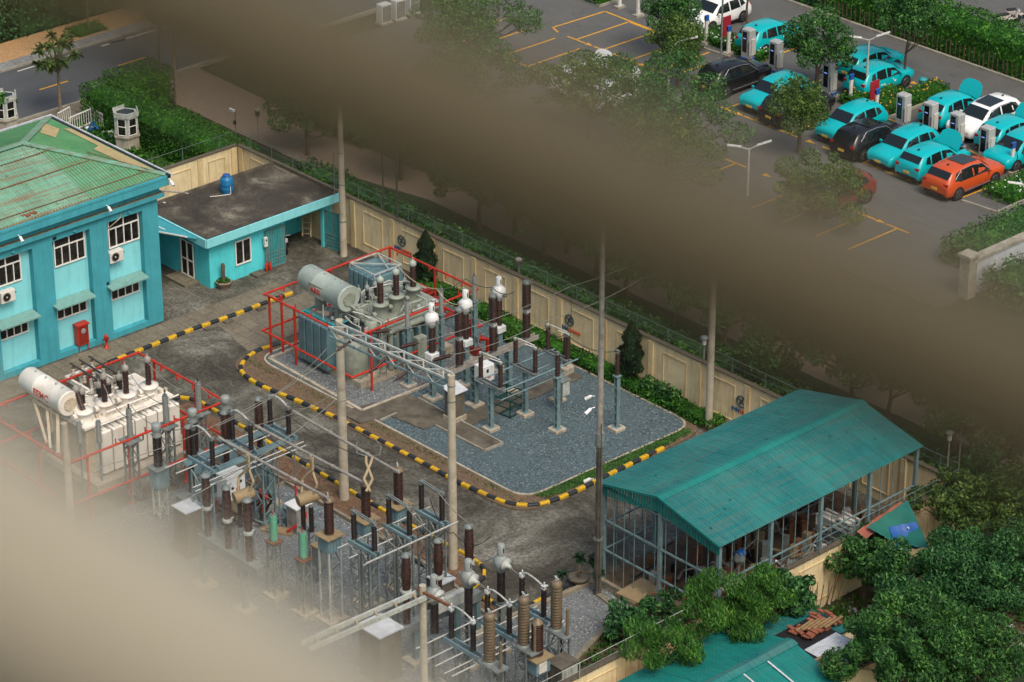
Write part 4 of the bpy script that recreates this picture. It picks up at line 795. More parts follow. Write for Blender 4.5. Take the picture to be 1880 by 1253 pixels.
for z in (.05,.45,.85):
    for a in (-q,q):mb.bar((a,-q,z),(a,q,z),.045).bar((-q,a,z),(q,a,z),.045)
mb.bar((0,-q,.85),(0,q,.85),.045).bar((-q,0,.45),(q,0,.45),.045).bar((0,-q,.05),(0,q,.05),.045)
for a in (-q,q):
    for b_ in (-q,q):mb.bar((a,b_,0),(a,b_,.87),.045)
build(mb,'cage_frame',r)
# --- concrete poles and gantry
def cpole(x,y,h,r0,r1,label,mat='conc_pole',name='concrete_pole',bands=True,cat='pole'):
    r=thing(name,label,cat,(x,y,0));build(MB().mat(mat).cyl((0,0,-.1),(0,0,h),r0,r1,18),'shaft',r)
    if bands:
        mb=MB().mat('galv')
        for z in bands if isinstance(bands,(list,tuple)) else (h-.5,h-1.2):q=r0+(r1-r0)*z/h;mb.cyl((0,0,z),(0,0,z+.06),q+.012,None,16)
        build(mb,'steel_band',r)
    return r
cpole(6.28,-15.55,8.6,.215,.165,'thick pale concrete pole holding the upper end of the truss beam')
g_=g2(832,1044);cpole(g_[0],g_[1],9.0,.20,.155,'thick pale concrete pole holding the lower end of the truss beam')
r=thing('gantry_beam','grey steel truss beam spanning between two pale concrete poles','beam',(9.7,-15.6,8.6),world=True)
A=G(612,597,8.8);B_=G(823,690,9.05)
def truss(root,A,B,w=.5,h=.45,n=12,m1='galv_light',m2='steel_blue'):
    d=(B-A).normalized();s=Vector((-d.y,d.x,0));u=Vector((0,0,1))
    mb=MB().mat(m1)
    for a,b in ((-1,0),(1,0),(-1,-1),(1,-1)):mb.mat(m1 if b==0 else m2).bar(A+s*(a*w/2)+u*(b*h),B+s*(a*w/2)+u*(b*h),.07,.09)
    build(mb,'chord',root);mb=MB().mat(m1)
    for i in range(n):
        p,q=A.lerp(B,i/n),A.lerp(B,(i+1)/n);k=1 if i%2 else -1
        mb.bar(p+s*(k*w/2),q-s*(k*w/2),.045,.03).bar(p-s*w/2-u*(h if k>0 else 0),q-s*w/2-u*(0 if k>0 else h),.04,.03).bar(p+s*w/2-u*(h if k>0 else 0),q+s*w/2-u*(0 if k>0 else h),.04,.03)
    build(mb,'bracing',root)
truss(r,A,B_)
def strung(p,q,label,name='tension_insulator',mat='brown',rad=.085):
    p,q=Vector(p),Vector(q);r=thing(name,label,'insulator',tuple(p),'tension insulator strings on the truss beam',world=True)
    L=(q-p).length;k=int(L*.8/.09);pr=[(.03,0),(.03,L*.1)]
    for i in range(k):z=L*.1+i*.09;pr+=[(rad*.5,z),(rad,z+.03),(rad*.5,z+.065)]
    pr+=[(.03,L*.9),(.03,L)];build(MB().mat(mat).lathe(tuple(p),pr,9,tuple((q-p).normalized())),'insulator_string',r)
S1=[(G(660,615,8.7),G(616,647,8.2)),(G(712,655,8.7),G(672,690,8.2)),(G(761,672,8.7),G(722,702,8.2))];S2=[(G(682,611,8.9),G(718,606,8.6)),(G(735,637,8.9),G(769,630,8.6)),(G(794,662,8.9),G(830,652,8.6))]
for i,(p,q) in enumerate(S1):strung(p,q,'brown insulator string hanging off the switchyard side of the truss beam, '+('upper one','middle one','lower one')[i])
for i,(p,q) in enumerate(S2):strung(p,q,'brown insulator string on the wall side of the truss beam, '+('upper one','middle one','lower one')[i])
def wire(pts,label,rad=.018,sag=.25,mat='wire',name='overhead_wire',group='overhead conductors'):
    mb=MB().mat(mat)
    for a,b in zip(pts[:-1],pts[1:]):
        a,b=Vector(a),Vector(b);n=10;P=[a.lerp(b,t/n)-Vector((0,0,sag*4*(t/n)*(1-t/n))) for t in range(n+1)];mb.tube(P,rad,4)
    c=Vector(pts[0]);return solo(mb,name,label,'wire',tuple(c),group)
wire([S1[0][1],G(398,783,6.0)],'overhead wire from the upper brown string down to the blue disconnector frame')
wire([S1[1][1],G(468,782,5.5)],'overhead wire from the middle brown string towards the disconnector')
wire([S1[2][1],G(537,752,5.5)],'overhead wire from the lower brown string ending above the disconnector nearest the road')
wire([S2[0][1],G(889,551,5.6)],'overhead wire from the truss beam to the second tall breaker column',.018,.3)
wire([S2[1][1],G(1048,526,9),G(1300,425,12)],'long thin overhead wire passing the tall dark pole at half height',.016,.2)
wire([S2[2][1],G(1000,590,8),G(1180,511,9),G(1340,440,11)],'long thin overhead wire crossing the emblem wall near the middle emblem',.016,.2)
wire([G(600,640,6),G(470,742,6),G(180,858,6),G(0,930,6)],'long thin wire across the white transformer radiators',.016,.3)
wire([G(616,735,6.5),G(400,885,6),G(250,945,6),G(60,1020,6)],'long thin wire crossing above the white control box',.02,.2)
wire([G(945,536,5.4),G(905,530,5.0)],'slack jumper between the farthest breaker column and its current transformer',.02,.2,'wire_dark')
wire([G(800,533,4.5),G(855,512,4.5),G(905,528,4.6)],'dark jumper over the red frame to the farthest white head',.02,.15,'wire_dark')
wire([G(728,487,4.5),G(802,531,4.5),G(848,558,4.4)],'slack pale conductor from the middle bushing to the middle white head',.022,.3,'rope')
wire([G(1000,597,4.0),G(1038,613,4.0),G(1134,645,4.1)],'dark drooping wire linking the insulators in front of the hedge',.02,.35,'wire_dark')
wire([G(1048,528,8.9),G(1050,600,1.5)],'thin dark drop wire in front of the middle wall emblem',.014,0,'wire_dark')
wire([G(884,654,3.8),G(852,640,4.2)],'short jumper from breaker to nearest disconnector',.02,.2)
wire([G(235,766,4.2),G(190,706,4.4)],'grey drop wire from the arrester to the second bushing of the white transformer',.018,.35)
wire([G(297,741,4.2),G(230,672,4.4)],'grey drop wire from the middle arrester to the third bushing of the white transformer',.018,.35)
wire([G(359,723,4.2),G(270,665,4.4)],'grey drop wire to the bushing nearest the red frame corner',.018,.35)
wire([G(790,918,5.9),G(833,978,3),G(900,985,5.2)],'slack dark conductor drooping past the lower concrete pole',.02,.5,'wire_dark')
# tall masts
def mast(px,py,h,r0,label,lamp=None,r1=None,mat='pipe_grey',name='lamp_post',cat='lamp post'):
    p=G(px,py);r=thing(name,label,cat,(p.x,p.y,0));build(MB().mat(mat).cyl((0,0,0),(0,0,h),r0,r1 or r0*.8,10),'shaft',r)
    if lamp=='box':build(MB().mat('pipe_grey').lathe((0,0,h),[(.06,0),(.13,.05),(.13,.3),(.17,.32),(.17,.42),(.10,.46)],10),'lamp_head',r)
    if lamp=='lantern':
        build(MB().mat('galv').lathe((0,0,h),[(.05,0),(.10,.04),(.10,.10)],8).lathe((0,0,h+.42),[(.2,0),(.2,.05),(.08,.1)],10),'lamp_head',r);build(MB().mat('white_plastic').lathe((0,0,h+.1),[(.1,0),(.11,.32)],10),'lamp_globe',r)
    return r
g_=g2(1097,1092)
r=thing('concrete_pole','tallest weathered dark pole, spliced in the middle, with white cameras','pole',(g_[0],g_[1],0))
build(MB().mat('conc_dark').cyl((0,0,-.1),(0,0,7.3),.155,.135,12).mat('pipe_grey').cyl((0,0,7.3),(0,0,18.6),.13,.09,12),'shaft',r)
build(MB().mat('galv').cyl((0,0,6.9),(0,0,7.3),.19,.19,12).cyl((0,0,7.32),(0,0,7.5),.18,None,12).cyl((0,0,2.6),(0,0,2.7),.2,None,12),'collar',r);build(MB().mat('wire_dark').tube([(.17,-.08,.3),(.18,-.08,3),(.17,-.08,8)],.02,4).tube([(.1,-.17,.3),(.13,-.16,6.8)],.02,4),'cable',r)
for i,(px,py,l) in enumerate(((1083,732,'white twin camera high on the tallest dark pole'),(1083,884,'white dome camera low on the tallest dark pole beside the striped kerb'))):
    b=G(1097,1092);d=ray(px,py);k=math.hypot(b.x-CAM.x,b.y-CAM.y)/math.hypot(d.x,d.y);z=CAM.z+d.z*k
    copy_of(sc0,(g_[0]-.15,g_[1]-.15,z+.1),l,R(200))
    if i==0:copy_of(sc0,(g_[0]-.1,g_[1]-.2,z-.35),'lower of the white cameras high on the tallest dark pole',R(250))
g_=g2(1301,786);cpole(g_[0],g_[1],8.8,.17,.14,'pale concrete pole rising beside the rear corner of the teal roof',bands=False)
g_=g2(631,470);cpole(g_[0],g_[1],8.3,.19,.13,'pale concrete pole next to the open turquoise gate',bands=[1.9,3.9,5.6])
mast(706,475,7.0,.05,'thin dark mast in front of the cream wall, closer to the pale pole',mat='wire_dark',name='steel_mast',cat='mast')
mast(731,490,7.2,.05,'thin dark mast just left of the first wall emblem',mat='wire_dark',name='steel_mast',cat='mast')
mast(617,455,5.2,.035,'slim grey conduit mast standing right beside the pale concrete pole',mat='galv',name='steel_mast',cat='mast')
mast(952,592,2.95,.05,'grey lamp post with square head rising behind the farthest breaker column','box')
mast(1289,750,3.15,.055,'grey lantern post just left of the pole by the teal roof','lantern')
mast(1736,905,2.5,.05,'lantern post beyond the far corner of the teal shed','lantern');r=mast(1757,900,3.4,.04,'thin post carrying a round grey dish near the trees',name='dish_post',cat='mast');build(MB().mat('pipe_grey').lathe((.35,.1,3.35),[(.02,0),(.38,.08),(.38,.1)],14).cyl((0,0,3.3),(.35,.1,3.4),.03,None,5).cyl((0,0,3.4),(-.4,-.1,3.45),.04,None,5),'dish',r)
mast(475,264,1.6,.03,'thin dark post on the brick footpath','box',name='garden_lamp');r=mast(434,262,1.9,.04,'grey post with a small white camera above the wall corner',mat='galv',name='camera_post',cat='post');build(MB().mat('white_paint').box(-.15,-.1,1.9,.4,.12,.12),'camera_head',r);build(MB().mat('black_rubber').box(0,-.05,1.2,.14,.12,.2),'junction_box',r)
r=mast(1353,1120,2.7,.06,'post with blue winch drum at the near corner of the shed',mat='galv',name='winch_post',cat='post');build(MB().mat('tarp_blue').cyl((0,-.12,2.6),(0,.25,2.6),.17,None,12),'drum',r);build(MB().mat('galv').lathe((0,0,2.2),[(.1,0),(.24,.12),(.24,.25),(.15,.5)],10),'bracket_cup',r)
# --- lower yard
def arrester_lo(l):
    r=thing('surge_arrester',l,'surge arrester');lattice(r,2.95,.42);build(MB().mat('galv').box(0,0,3.0,.75,.75,.05),'base_plate',r);ins_part(r,0,0,3.02,4.5,.14,'grey_ins',pitch=.085,core=.62);build(MB().mat('wire_dark').cyl((0,0,4.5),(0,0,4.72),.04,None,6),'terminal',r);return r
trio(arrester_lo,PL,.32,['grey ribbed arrester on lattice post, leftmost of three before the white radiators','grey ribbed arrester on lattice post, middle one before the white radiators','grey ribbed arrester on lattice post beside the corner of the white radiators'],'grey ribbed arresters in front of the white transformer')
for px,py,l in ((182.6,812,'small grey arrester fading at the near corner of the white radiators'),(147,814,'small grey arrester fading under the white conservator')):
    p=G(px,py,2.3);r=thing('surge_arrester',l,'surge arrester',(p.x,p.y,0));build(MB().mat('galv').cyl((0,0,0),(0,0,2.3),.05,None,6),'stand',r);ins_part(r,0,0,2.3,3.35,.13,'grey_ins',pitch=.085)
def ct_lo(l):
    r=thing('current_transformer',l,'instrument transformer');lattice(r,1.55,.42,'galv_light');build(MB().mat('beam_blue').box(0,0,2.0,.62,.62,.85,0,.03).mat('galv').box(0,0,2.46,.74,.74,.06),'tank',r)
    ins_part(r,0,0,2.5,3.95,.195,'dkbrown',pitch=.08,core=.75);mb=MB().mat('grey_head').lathe((0,0,3.95),[(.2,0),(.22,.1),(.17,.25),(.20,.28),(.20,.55),(.17,.6),(.07,.62)],14);build(mb,'head',r);build(MB().mat('galv').cyl((0,-.3,4.15),(0,.3,4.15),.03,None,6),'terminal',r);return r
trio(ct_lo,PL,2.25,['pale-capped current transformer in front of the T1 radiator panel','pale-capped current transformer behind the first barrel column','pale-capped current transformer beside the red frame corner'],'pale-capped current transformers in the lower yard')
def breaker(x,y,label,ys,rot=0,z0=2.2,seg=1.35,beamz=None,barrel=.12):
    r=thing('circuit_breaker',label,'circuit breaker',(x,y,0),None,rot);b=z0-.06
    build(MB().mat('galv').b2(-.2,.2,ys[0]-.7,ys[-1]+.5,z0-.42,z0-.06),'beam',r)
    for q in (ys[0],ys[-1]):
        build(MB().mat('steel_blue').b2(-.12,.12,q+.3,q+.5,.2,z0-.42),'steel_leg',r);build(MB().mat('block').box(0,q+.4,.1,.8,.8,.2),'footing',r)
    for q in ys:
        ins_part(r,0,q,z0-.06,z0+seg,.15,'brown',pitch=.08,core=.75);build(MB().mat('galv_light').lathe((0,q,z0+seg),[(.2,0),(.22,.06),(.2,.14)],12).cyl((0,q,z0+seg+.07),(.3,q,z0+seg+.07),.03,None,6),'mid_terminal',r)
        ins_part(r,0,q,z0+seg+.14,z0+2*seg+.3,.165,'brown',name='interrupter',pitch=.08,core=.82,barrel=.2);build(MB().mat('galv').lathe((0,q,z0+2*seg+.3),[(.2,0),(.18,.08),(.06,.12)],10).cyl((0,q,z0+2*seg+.38),(.3,q,z0+2*seg+.42),.022,None,5),'top_terminal',r)
    return r
b1=breaker(4.5,-20.4,'three-pole breaker with brown barrel columns behind the white control box',[-1.85,0,1.8],0,2.25)
b2=breaker(18.1,-20.5,'three-pole breaker with brown barrel columns beside the lower concrete pole',[-1.65,0,1.6],0,2.0)
b3=breaker(*[G(420,1005,2.6)[i] for i in (0,1)],'three-pole breaker with hazy barrel columns in the near left corner',[-1.35,0,1.35],R(90),2.6,1.2)
def ctrlbox(px,py,z,l,w=.75,d=.95,h=1.05,feet=True):
    p=G(px,py,z);r=thing('control_box',l,'cabinet',(p.x,p.y,0));build(MB().mat('white_head').box(0,0,z,w,d,h,0,.02).box(0,0,z+h/2+.02,w+.06,d+.06,.04),'casing',r)
    build(MB().mat('window_dark').lathe((w/2+.004,.12,z+.18),[(.09,0),(.08,.015)],12,(1,0,0)).lathe((w/2+.004,-.2,z+.02),[(.07,0),(.06,.015)],12,(1,0,0)).lathe((w/2+.004,.24,z+.22),[(.06,0),(.05,.02)],12,(1,0,0)),'gauge',r);build(MB().mat('text_red').box(w/2+.006,.08,z-.08,.01,.2,.12).box(w/2+.006,.08,z-.22,.01,.14,.08),'warning_sticker',r)
    [build(MB().mat('galv').box(a,a,(z-h/2)/2,.09,.09,z-h/2),'leg',r) for a in (.2,-.2)];return r
ctrlbox(424,889,2.6,'big white control box with two round gauges on a lattice stand')
# disconnector A : wide blue frame carrying three double poles
r=thing('disconnector','wide light-blue disconnector frame with six brown insulators near the red pipes','disconnector',(5.5,-20.3,0))
for a in (-.62,.62):mb=MB().mat('beam_blue').b2(a-.09,a+.09,-2.5,2.4,3.78,3.84).b2(a-.09,a-.06,-2.5,2.4,3.84,3.96).b2(a+.06,a+.09,-2.5,2.4,3.84,3.96);build(mb,'long_beam',r)
for y in (-2.0,0,2.0):
    build(MB().mat('beam_blue').b2(-.85,.85,y-.2,y-.12,3.965,4.08).b2(-.85,.85,y+.12,y+.2,3.965,4.08),'pole_base',r)
    for x in (-.62,.62):ins_part(r,x,y,4.1,5.35,.115,'dkbrown',pitch=.07);build(MB().mat('galv').box(x,y,5.4,.2,.14,.1).cyl((x,y,5.45),(x-.05,y,5.62),.025,None,5),'clamp',r)
    build(MB().mat('tube').tube([(-.62,y,5.46),(-.3,y,5.62),(.1,y,5.60),(.62,y,5.42)],.045,6),'contact_arm',r)
for a,z in ((-.95,3.85),(.95,3.72),(1.1,3.6),(-.2,3.9)):build(MB().mat('tube').cyl((a,-3.3,z),(a,2.5,z),.03,None,6),'operating_tube',r)
for y in (-2.2,1.0):lattice(r,3.78,.6,'steel_blue',.1,y,0,.5)
build(MB().mat('galv').cyl((.95,1.1,0),(.95,1.1,3.7),.035,None,6).cyl((.95,2.0,0),(.95,2.0,3.6),.035,None,6),'drive_rod',r);build(MB().mat('marker_red').cyl((.95,2.0,.75),(.95,2.0,1.9),.045,None,6),'red_sleeve',r)
def vt(l):
    r=thing('voltage_transformer',l,'instrument transformer');q=.3;mb=MB().mat('galv_light')
    for a in (-q,q):
        for b in (-q,q):mb.b2(a-.035,a+.035,b-.035,b+.035,.1,3.3)
    build(mb,'legs',r);mb=MB().mat('galv')
    for i in range(5):
        z=.2+i*.62;s=1 if i%2 else -1
        for b in (-q,q):mb.bar((-q*s,b,z),(q*s,b,z+.62),.05,.03).bar((b,-q*s,z),(b,q*s,z+.62),.05,.03)
    build(mb,'bracing',r);build(MB().mat('block').box(0,0,.08,1.,1.,.16),'footing',r)
    mb=MB().mat('beam_blue').box(0,0,3.62,.66,.66,.62)
    for k in range(4):
        o=-.24+.16*k;mb.box(.345,o,3.62,.03,.04,.6).box(o,-.345,3.62,.04,.03,.6)
    build(mb,'tank',r);build(MB().mat('tan_box').box(0,0,3.955,.86,.86,.05),'cover_plate',r);ins_part(r,0,0,3.98,5.5,.20,'brown',pitch=.09,core=.78,cap='tan_ins');build(MB().mat('tan_ins').lathe((0,0,5.5),[(.24,0),(.2,.12),(.05,.16)],12).mat('galv_light').cyl((0,0,5.6),(-.05,0,5.85),.035,None,6),'top_cap',r);return r
trio(vt,[-22.15,-20.25,-18.55],13.45,['brown bushing on a blue finned box on lattice legs, nearest the camera of three','brown bushing on a blue finned box behind the first lower disconnector','brown bushing on a blue finned box beside the leaf strewn kerb'],'voltage transformers under the tube busbars')
for i,(a,b,l) in enumerate(((G(400,803,5.5),G(602,915,5.8),'grey tube busbar running to the nearest blue-box bushing'),(G(469,782,5.5),G(673,889,5.8),'grey tube busbar running to the middle blue-box bushing'),(G(538,755,5.5),G(733,868,5.8),'grey tube busbar nearest the road'))):
    mb=MB().mat('pipe_grey').cyl(a,b,.06,None,8);d=(b-a)
    for t in (.02,.35,.7):mb.cyl(a+d*t,a+d*(t+.02),.085,None,8)
    solo(mb,'tube_busbar',l,'busbar',tuple(a),'tube busbars over the lower yard')
r=thing('disconnector','three-pole disconnector on lattice towers between the blue boxes and the concrete pole','disconnector',(15.55,-20.3,0))
for y in (-1.8,0,1.7):
    build(MB().mat('steel_blue').b2(-.85,.85,y-.17,y-.08,4.2,4.34).b2(-.85,.85,y+.08,y+.17,4.2,4.34).b2(-.6,.6,y-.08,y+.08,4.1,4.2),'pole_base',r)
    for x in (-.62,.62):ins_part(r,x,y,4.34,5.55,.115,'dkbrown',pitch=.07);build(MB().mat('galv').box(x,y,5.6,.2,.14,.12).cyl((x,y,5.62),(x,y+.02,5.82),.025,None,5),'clamp',r)
    build(MB().mat('galv').bar((-.62,y-.05,5.66),(.62,y-.05,5.6),.05).bar((-.62,y+.05,5.66),(.62,y+.05,5.6),.05),'contact_arm',r);lattice(r,4.2,.5,'galv',-.3,y,0,.45);lattice(r,4.2,.42,'galv',.35,y,0,.45)
for a,z in ((.9,4.2),(.75,4.05),(-.1,4.0),(-.8,4.15)):build(MB().mat('tube').cyl((a,-2.5,z),(a,2.3,z),.03,None,6),'operating_tube',r)
def ct_low2(l):
    r=thing('current_transformer',l,'instrument transformer');footing(r);steel_post(r,2.2,.22,'galv');ins_part(r,0,0,2.35,3.75,.17,'dkbrown',pitch=.08,core=.8)
    mb=MB().mat('grey_head').lathe((0,0,3.72),[(.14,0),(.17,.1),(.27,.24),(.31,.45),(.27,.62),(.16,.74)],16).lathe((0,0,4.46),[(.15,0),(.15,.46),(.11,.5)],14);build(mb,'head',r);mb=MB().mat('galv_light').lathe((.28,0,4.15),[(.26,0),(.28,.04),(.10,.1),(.06,.28)],14,(1,0,0)).lathe((-.28,0,4.15),[(.2,0),(.1,.1),(.06,.2)],14,(-1,0,0));build(mb,'side_terminal',r);build(MB().mat('window_dark').box(.143,0,4.72,.03,.05,.2),'oil_gauge',r);return r
trio(ct_low2,[-22.25,-20.5,-18.8],19.85,['grey round-headed current transformer half hidden by the beige pole top','grey round-headed current transformer in front of the striped kerb end','grey round-headed current transformer standing highest before the dark concrete'],'grey-headed current transformers in the lower yard')
r=thing('disconnector','three-pole disconnector with white curved arms and pale blue bases, low in the yard','disconnector',(21.45,-20.4,0))
for y in (-1.85,0,1.8):
    build(MB().mat('beam_blue').b2(-1.0,.95,y-.16,y-.1,2.42,2.58).b2(-1.0,.95,y+.1,y+.16,2.42,2.58),'pole_base',r)
    for x in (-.62,.62):ins_part(r,x,y,2.58,3.85,.115,'dkbrown',pitch=.07);build(MB().mat('white_head').box(x,y,3.92,.16,.16,.14).cyl((x,y,3.95),(x+.03,y,4.15),.03,None,6).cyl((x-.12,y,3.95),(x+.12,y+.1,4.0),.04,None,6),'clamp',r)
    build(MB().mat('galv_light').tube([(-.62,y,4.02),(-.3,y,4.12),(.1,y,4.08),(.62,y,3.95)],.038,6),'contact_arm',r);lattice(r,2.42,.35,'galv',0,y,0,.5)
for a,z in ((1.15,2.4),(-.9,2.66),(.2,2.4),(.7,2.3),(-.4,2.35)):build(MB().mat('tube').cyl((a,-3.4,z),(a,2.4,z),.032,None,6),'operating_tube',r)
def arr_big(l):
    r=thing('surge_arrester',l,'surge arrester');lattice(r,2.6,.55,'galv',.15,0,0,.55);build(MB().mat('galv').b2(-.35,.75,-.3,.3,2.6,2.68),'base_plate',r);build(MB().mat('galv').lathe((0,0,2.68),[(.3,0),(.3,.05),(.22,.1)],12),'flange',r)
    mb=MB().mat('tan_ins').ins(0,0,2.78,4.55,.235,.125,.70,16);mb.lathe((0,0,4.55),[(.2,0),(.22,.06),(.2,.22),(.12,.28)],14);build(mb,'insulator',r);build(MB().mat('galv_light').cyl((0,0,4.8),(-.05,0,5.02),.04,None,6).cyl((-.15,.05,4.95),(.15,-.05,4.98),.03,None,6),'terminal',r);mb=MB().mat('tan_ins').ins(.62,.0,2.68,3.85,.075,.1,.75,8);build(mb,'counter_insulator',r)
    build(MB().mat('black_rubber').tube([(-.3,.3,2.5),(-.2,.5,1.6),(-.35,.4,.6),(-.5,.1,.1)],.06,6),'cable',r);return r
trio(arr_big,[-22.4,-20.65,-18.95],23.15,['large tan ribbed arrester nearest the hazy corner','large tan ribbed arrester beside the lowest blue-box bushing','large tan ribbed arrester beside the dark scrubby soil'],'large tan ribbed arresters at the bottom of the yard')
v4=thing('voltage_transformer','short brown bushing on a blue box with a grey side cabinet at the bottom edge','instrument transformer',(23.7,-20.45,0))
lattice(v4,1.75,.5,'galv',0,0,0,.5);build(MB().mat('beam_blue').box(0,0,2.05,.72,.72,.62,0,.02),'tank',v4);build(MB().mat('tan_box').box(0,0,2.39,.92,.92,.05),'cover_plate',v4);ins_part(v4,0,0,2.42,3.85,.24,'brown',pitch=.1,core=.8,cap='tan_ins');build(MB().mat('tan_ins').lathe((0,0,3.85),[(.22,0),(.12,.14),(.04,.2)],12),'top_cap',v4);build(MB().mat('white_plastic').box(.40,-.1,2.1,.08,.4,.45),'side_plate',v4)
mech(24.2,-19.6,1.2,'dark grey cabinet with pale lid behind the lowest blue box',.8,.9,.8,'conc_dark');mech(22.7,-18.9,.9,'small pale lidded cabinet between the lowest tan arresters',.6,.5,.5)
r=thing('marker_rod','bright red banded rod near the lowest tube rails','rod',(*g2(1001,1185),0));build(MB().mat('galv').cyl((0,0,0),(0,0,1.2),.03,None,6).mat('marker_red').cyl((0,0,1.2),(0,0,2.5),.04,None,6),'rod',r)
# green insulators, brown twins with beige drums
def greeni(l):
    r=thing('green_insulator',l,'insulator');build(MB().mat('block').box(0,0,.1,.8,.8,.2),'footing',r);lattice(r,2.55,.4,'galv',0,0,.2);build(MB().mat('rust').box(0,0,2.6,.55,.55,.06),'base_plate',r);ins_part(r,0,0,2.64,3.85,.17,'green_ins',pitch=.07,core=.85,name='insulator_body');build(MB().mat('rust').cyl((0,0,3.85),(-.1,0,4.05),.03,None,6),'terminal',r);return r
p=G(503,993,2.62);a=greeni('pale green insulator on a lattice stand, the higher of two in the picture');a.location=(p.x,p.y,0);a['group']='pale green insulators';p=G(557.5,1025,2.62);copy_of(a,(p.x,p.y,0),'pale green insulator on a lattice stand next to the blue box')
def drum(l):
    r=thing('line_trap',l,'line trap')
    lattice(r,2.3,.5,'galv',0,0,0,.5)
    for q in (-.16,.16):ins_part(r,q,q*.5,2.35,3.6,.11,'dkbrown',pitch=.07)
    mb=MB().mat('tan_box').lathe((-.05,-.42,3.9),[(.26,0),(.27,.05),(.27,.8),(.25,.85)],10,(.25,1,.12));build(mb,'drum',r);mb=MB().mat('bamboo').tube([(-.2,-.1,4.05),(-.35,.1,4.6),(.15,.25,5.2),(.1,.3,5.7)],.055,6).tube([(.25,.1,4.05),(.4,.25,4.6),(-.1,.35,5.2),(-.15,.4,5.7)],.055,6);build(mb,'flexible_conductor',r);return r
p=G(449,969,2.4);a=drum('beige ribbed drum on twin insulators right of the white control box');a.location=(p.x,p.y,0);a['group']='beige ribbed drums with crossed conductors'
p=G(565,974,2.4);copy_of(a,(p.x,p.y,0),'beige ribbed drum on twin insulators above the lower green insulator');p=G(693,948,2.4)
r=thing('flexible_conductor','crossed pale cable loops above the middle blue-box bushing','cable',tuple(G(675,880,6)));P0=G(675,905,5.6)
o=Vector(r.location);q=lambda px,py,z:tuple(G(px,py,z)-o);build(MB().mat('bamboo').tube([q(672,903,5.7),q(684,880,6),q(672,850,6.4),q(672,838,6.6)],.06,6).tube([q(680,903,5.7),q(668,880,6),q(681,850,6.4),q(684,838,6.6)],.06,6),'cable_pair',r);build(MB().mat('galv').tube([q(672,838,6.6),q(655,832,6.7),q(655,812,6.9)],.02,5).tube([q(684,838,6.6),q(697,835,6.7),q(700,820,6.9),q(690,808,6.9)],.02,5),'loop',r)
r=thing('kiosk_cabinet','grey kiosk with white lid among blue steel at mid yard','cabinet',(*g2(549,972),0));build(MB().mat('pipe_grey').box(0,0,.6,.7,.75,1.2,0,.02),'casing',r);build(MB().mat('white_head').box(0,0,1.24,.82,.88,.06),'lid',r);build(MB().mat('text_red').box(.36,.1,.8,.012,.12,.3),'red_label',r)
r=thing('kiosk_cabinet','large pale-topped kiosk under the near channel beam','cabinet',(*g2(700,1240),0));build(MB().mat('conc_dark').box(0,0,1.1,1.25,1.1,2.2,0,.02),'casing',r);build(MB().mat('sheet_white').box(0,0,2.24,1.4,1.25,.07),'lid',r)
r=thing('kiosk_cabinet','small dark kiosk beside the lower striped kerb','cabinet',(*g2(811,1125),0));build(MB().mat('conc_dark').box(0,0,.8,.8,.7,1.6,0,.02),'casing',r);build(MB().mat('sheet_white').box(0,0,1.63,.9,.8,.06),'lid',r)
r=thing('kiosk_cabinet','hazy grey kiosk between the barrel columns at lower left','cabinet',(*g2(350,1015),0));build(MB().mat('conc_dark').box(0,0,1.1,.9,.9,2.2,0,.02),'casing',r);build(MB().mat('sheet_white').box(0,0,2.24,1.0,1.0,.06),'lid',r)
r=thing('mechanism_box','small grey box with tan lid behind the lower green insulator','cabinet',(*g2(590,1075),0));build(MB().mat('galv').box(0,0,1.4,.5,.5,.9),'casing',r);build(MB().mat('tan_box').box(0,0,1.88,.56,.56,.1),'lid',r);build(MB().mat('galv').box(0,0,.5,.1,.1,1.),'stand',r)
r=thing('cable_reel_scrap','blue steel scrap frame lying behind the mid-yard kiosk','scrap',(*g2(525,965),0));rg=rnd(21);mb=MB().mat('steel_blue')
for i in range(26):a=Vector((rg.gauss(0,.6),rg.gauss(0,.5),rg.random()*.7));mb.bar(a,a+Vector((rg.gauss(0,.6),rg.gauss(0,.6),rg.gauss(0,.2))),.05)
mb.mat('tan_box').box(.2,-.6,.08,1.4,.5,.12,.5);mb.mat('marker_red').bar((.7,-.5,.2),(1.0,-.2,.5),.08);build(mb,'steel_pieces',r)
# near channel gantry beam with weathered pole
r=thing('gantry_beam','pale double channel beam fading into the blurred near corner','beam',(22.9,-28,7),world=True);A=G(560,1187,7);B_=G(775,1092,7);d=(B_-A).normalized();s=Vector((-d.y,d.x,0))
build(MB().mat('galv_light').bar(A+s*.25,B_+s*.25,.08,.19).bar(A-s*.25,B_-s*.25,.08,.19),'channel',r);mb=MB().mat('bamboo')
for i in range(6):p=A.lerp(B_,(i+.5)/6);mb.bar(p-s*.3,p+s*.3+d*.25,.08,.06)
build(mb,'spacer',r)
pt=G(776,1075,7.4);cpole(pt.x,pt.y,7.4,.16,.13,'weathered beige pole with rusty crossarm at the bottom edge',bands=False)
r=thing('crossarm','rusty crossarm bolted to the top of the beige pole','crossarm',(pt.x,pt.y,7.1));build(MB().mat('rust').bar((-.2,-.1,.1),(1.25,.15,-.05),.09).mat('pipe_grey').bar((-.1,.1,-.6),(.9,.8,.2),.07),'angle_bar',r)
b_=G(110,960,0);pt=G(118,785,5.0);cpole(pt.x,pt.y,5.2,.17,.14,'pale concrete pole fading below the white conservator',bands=False)
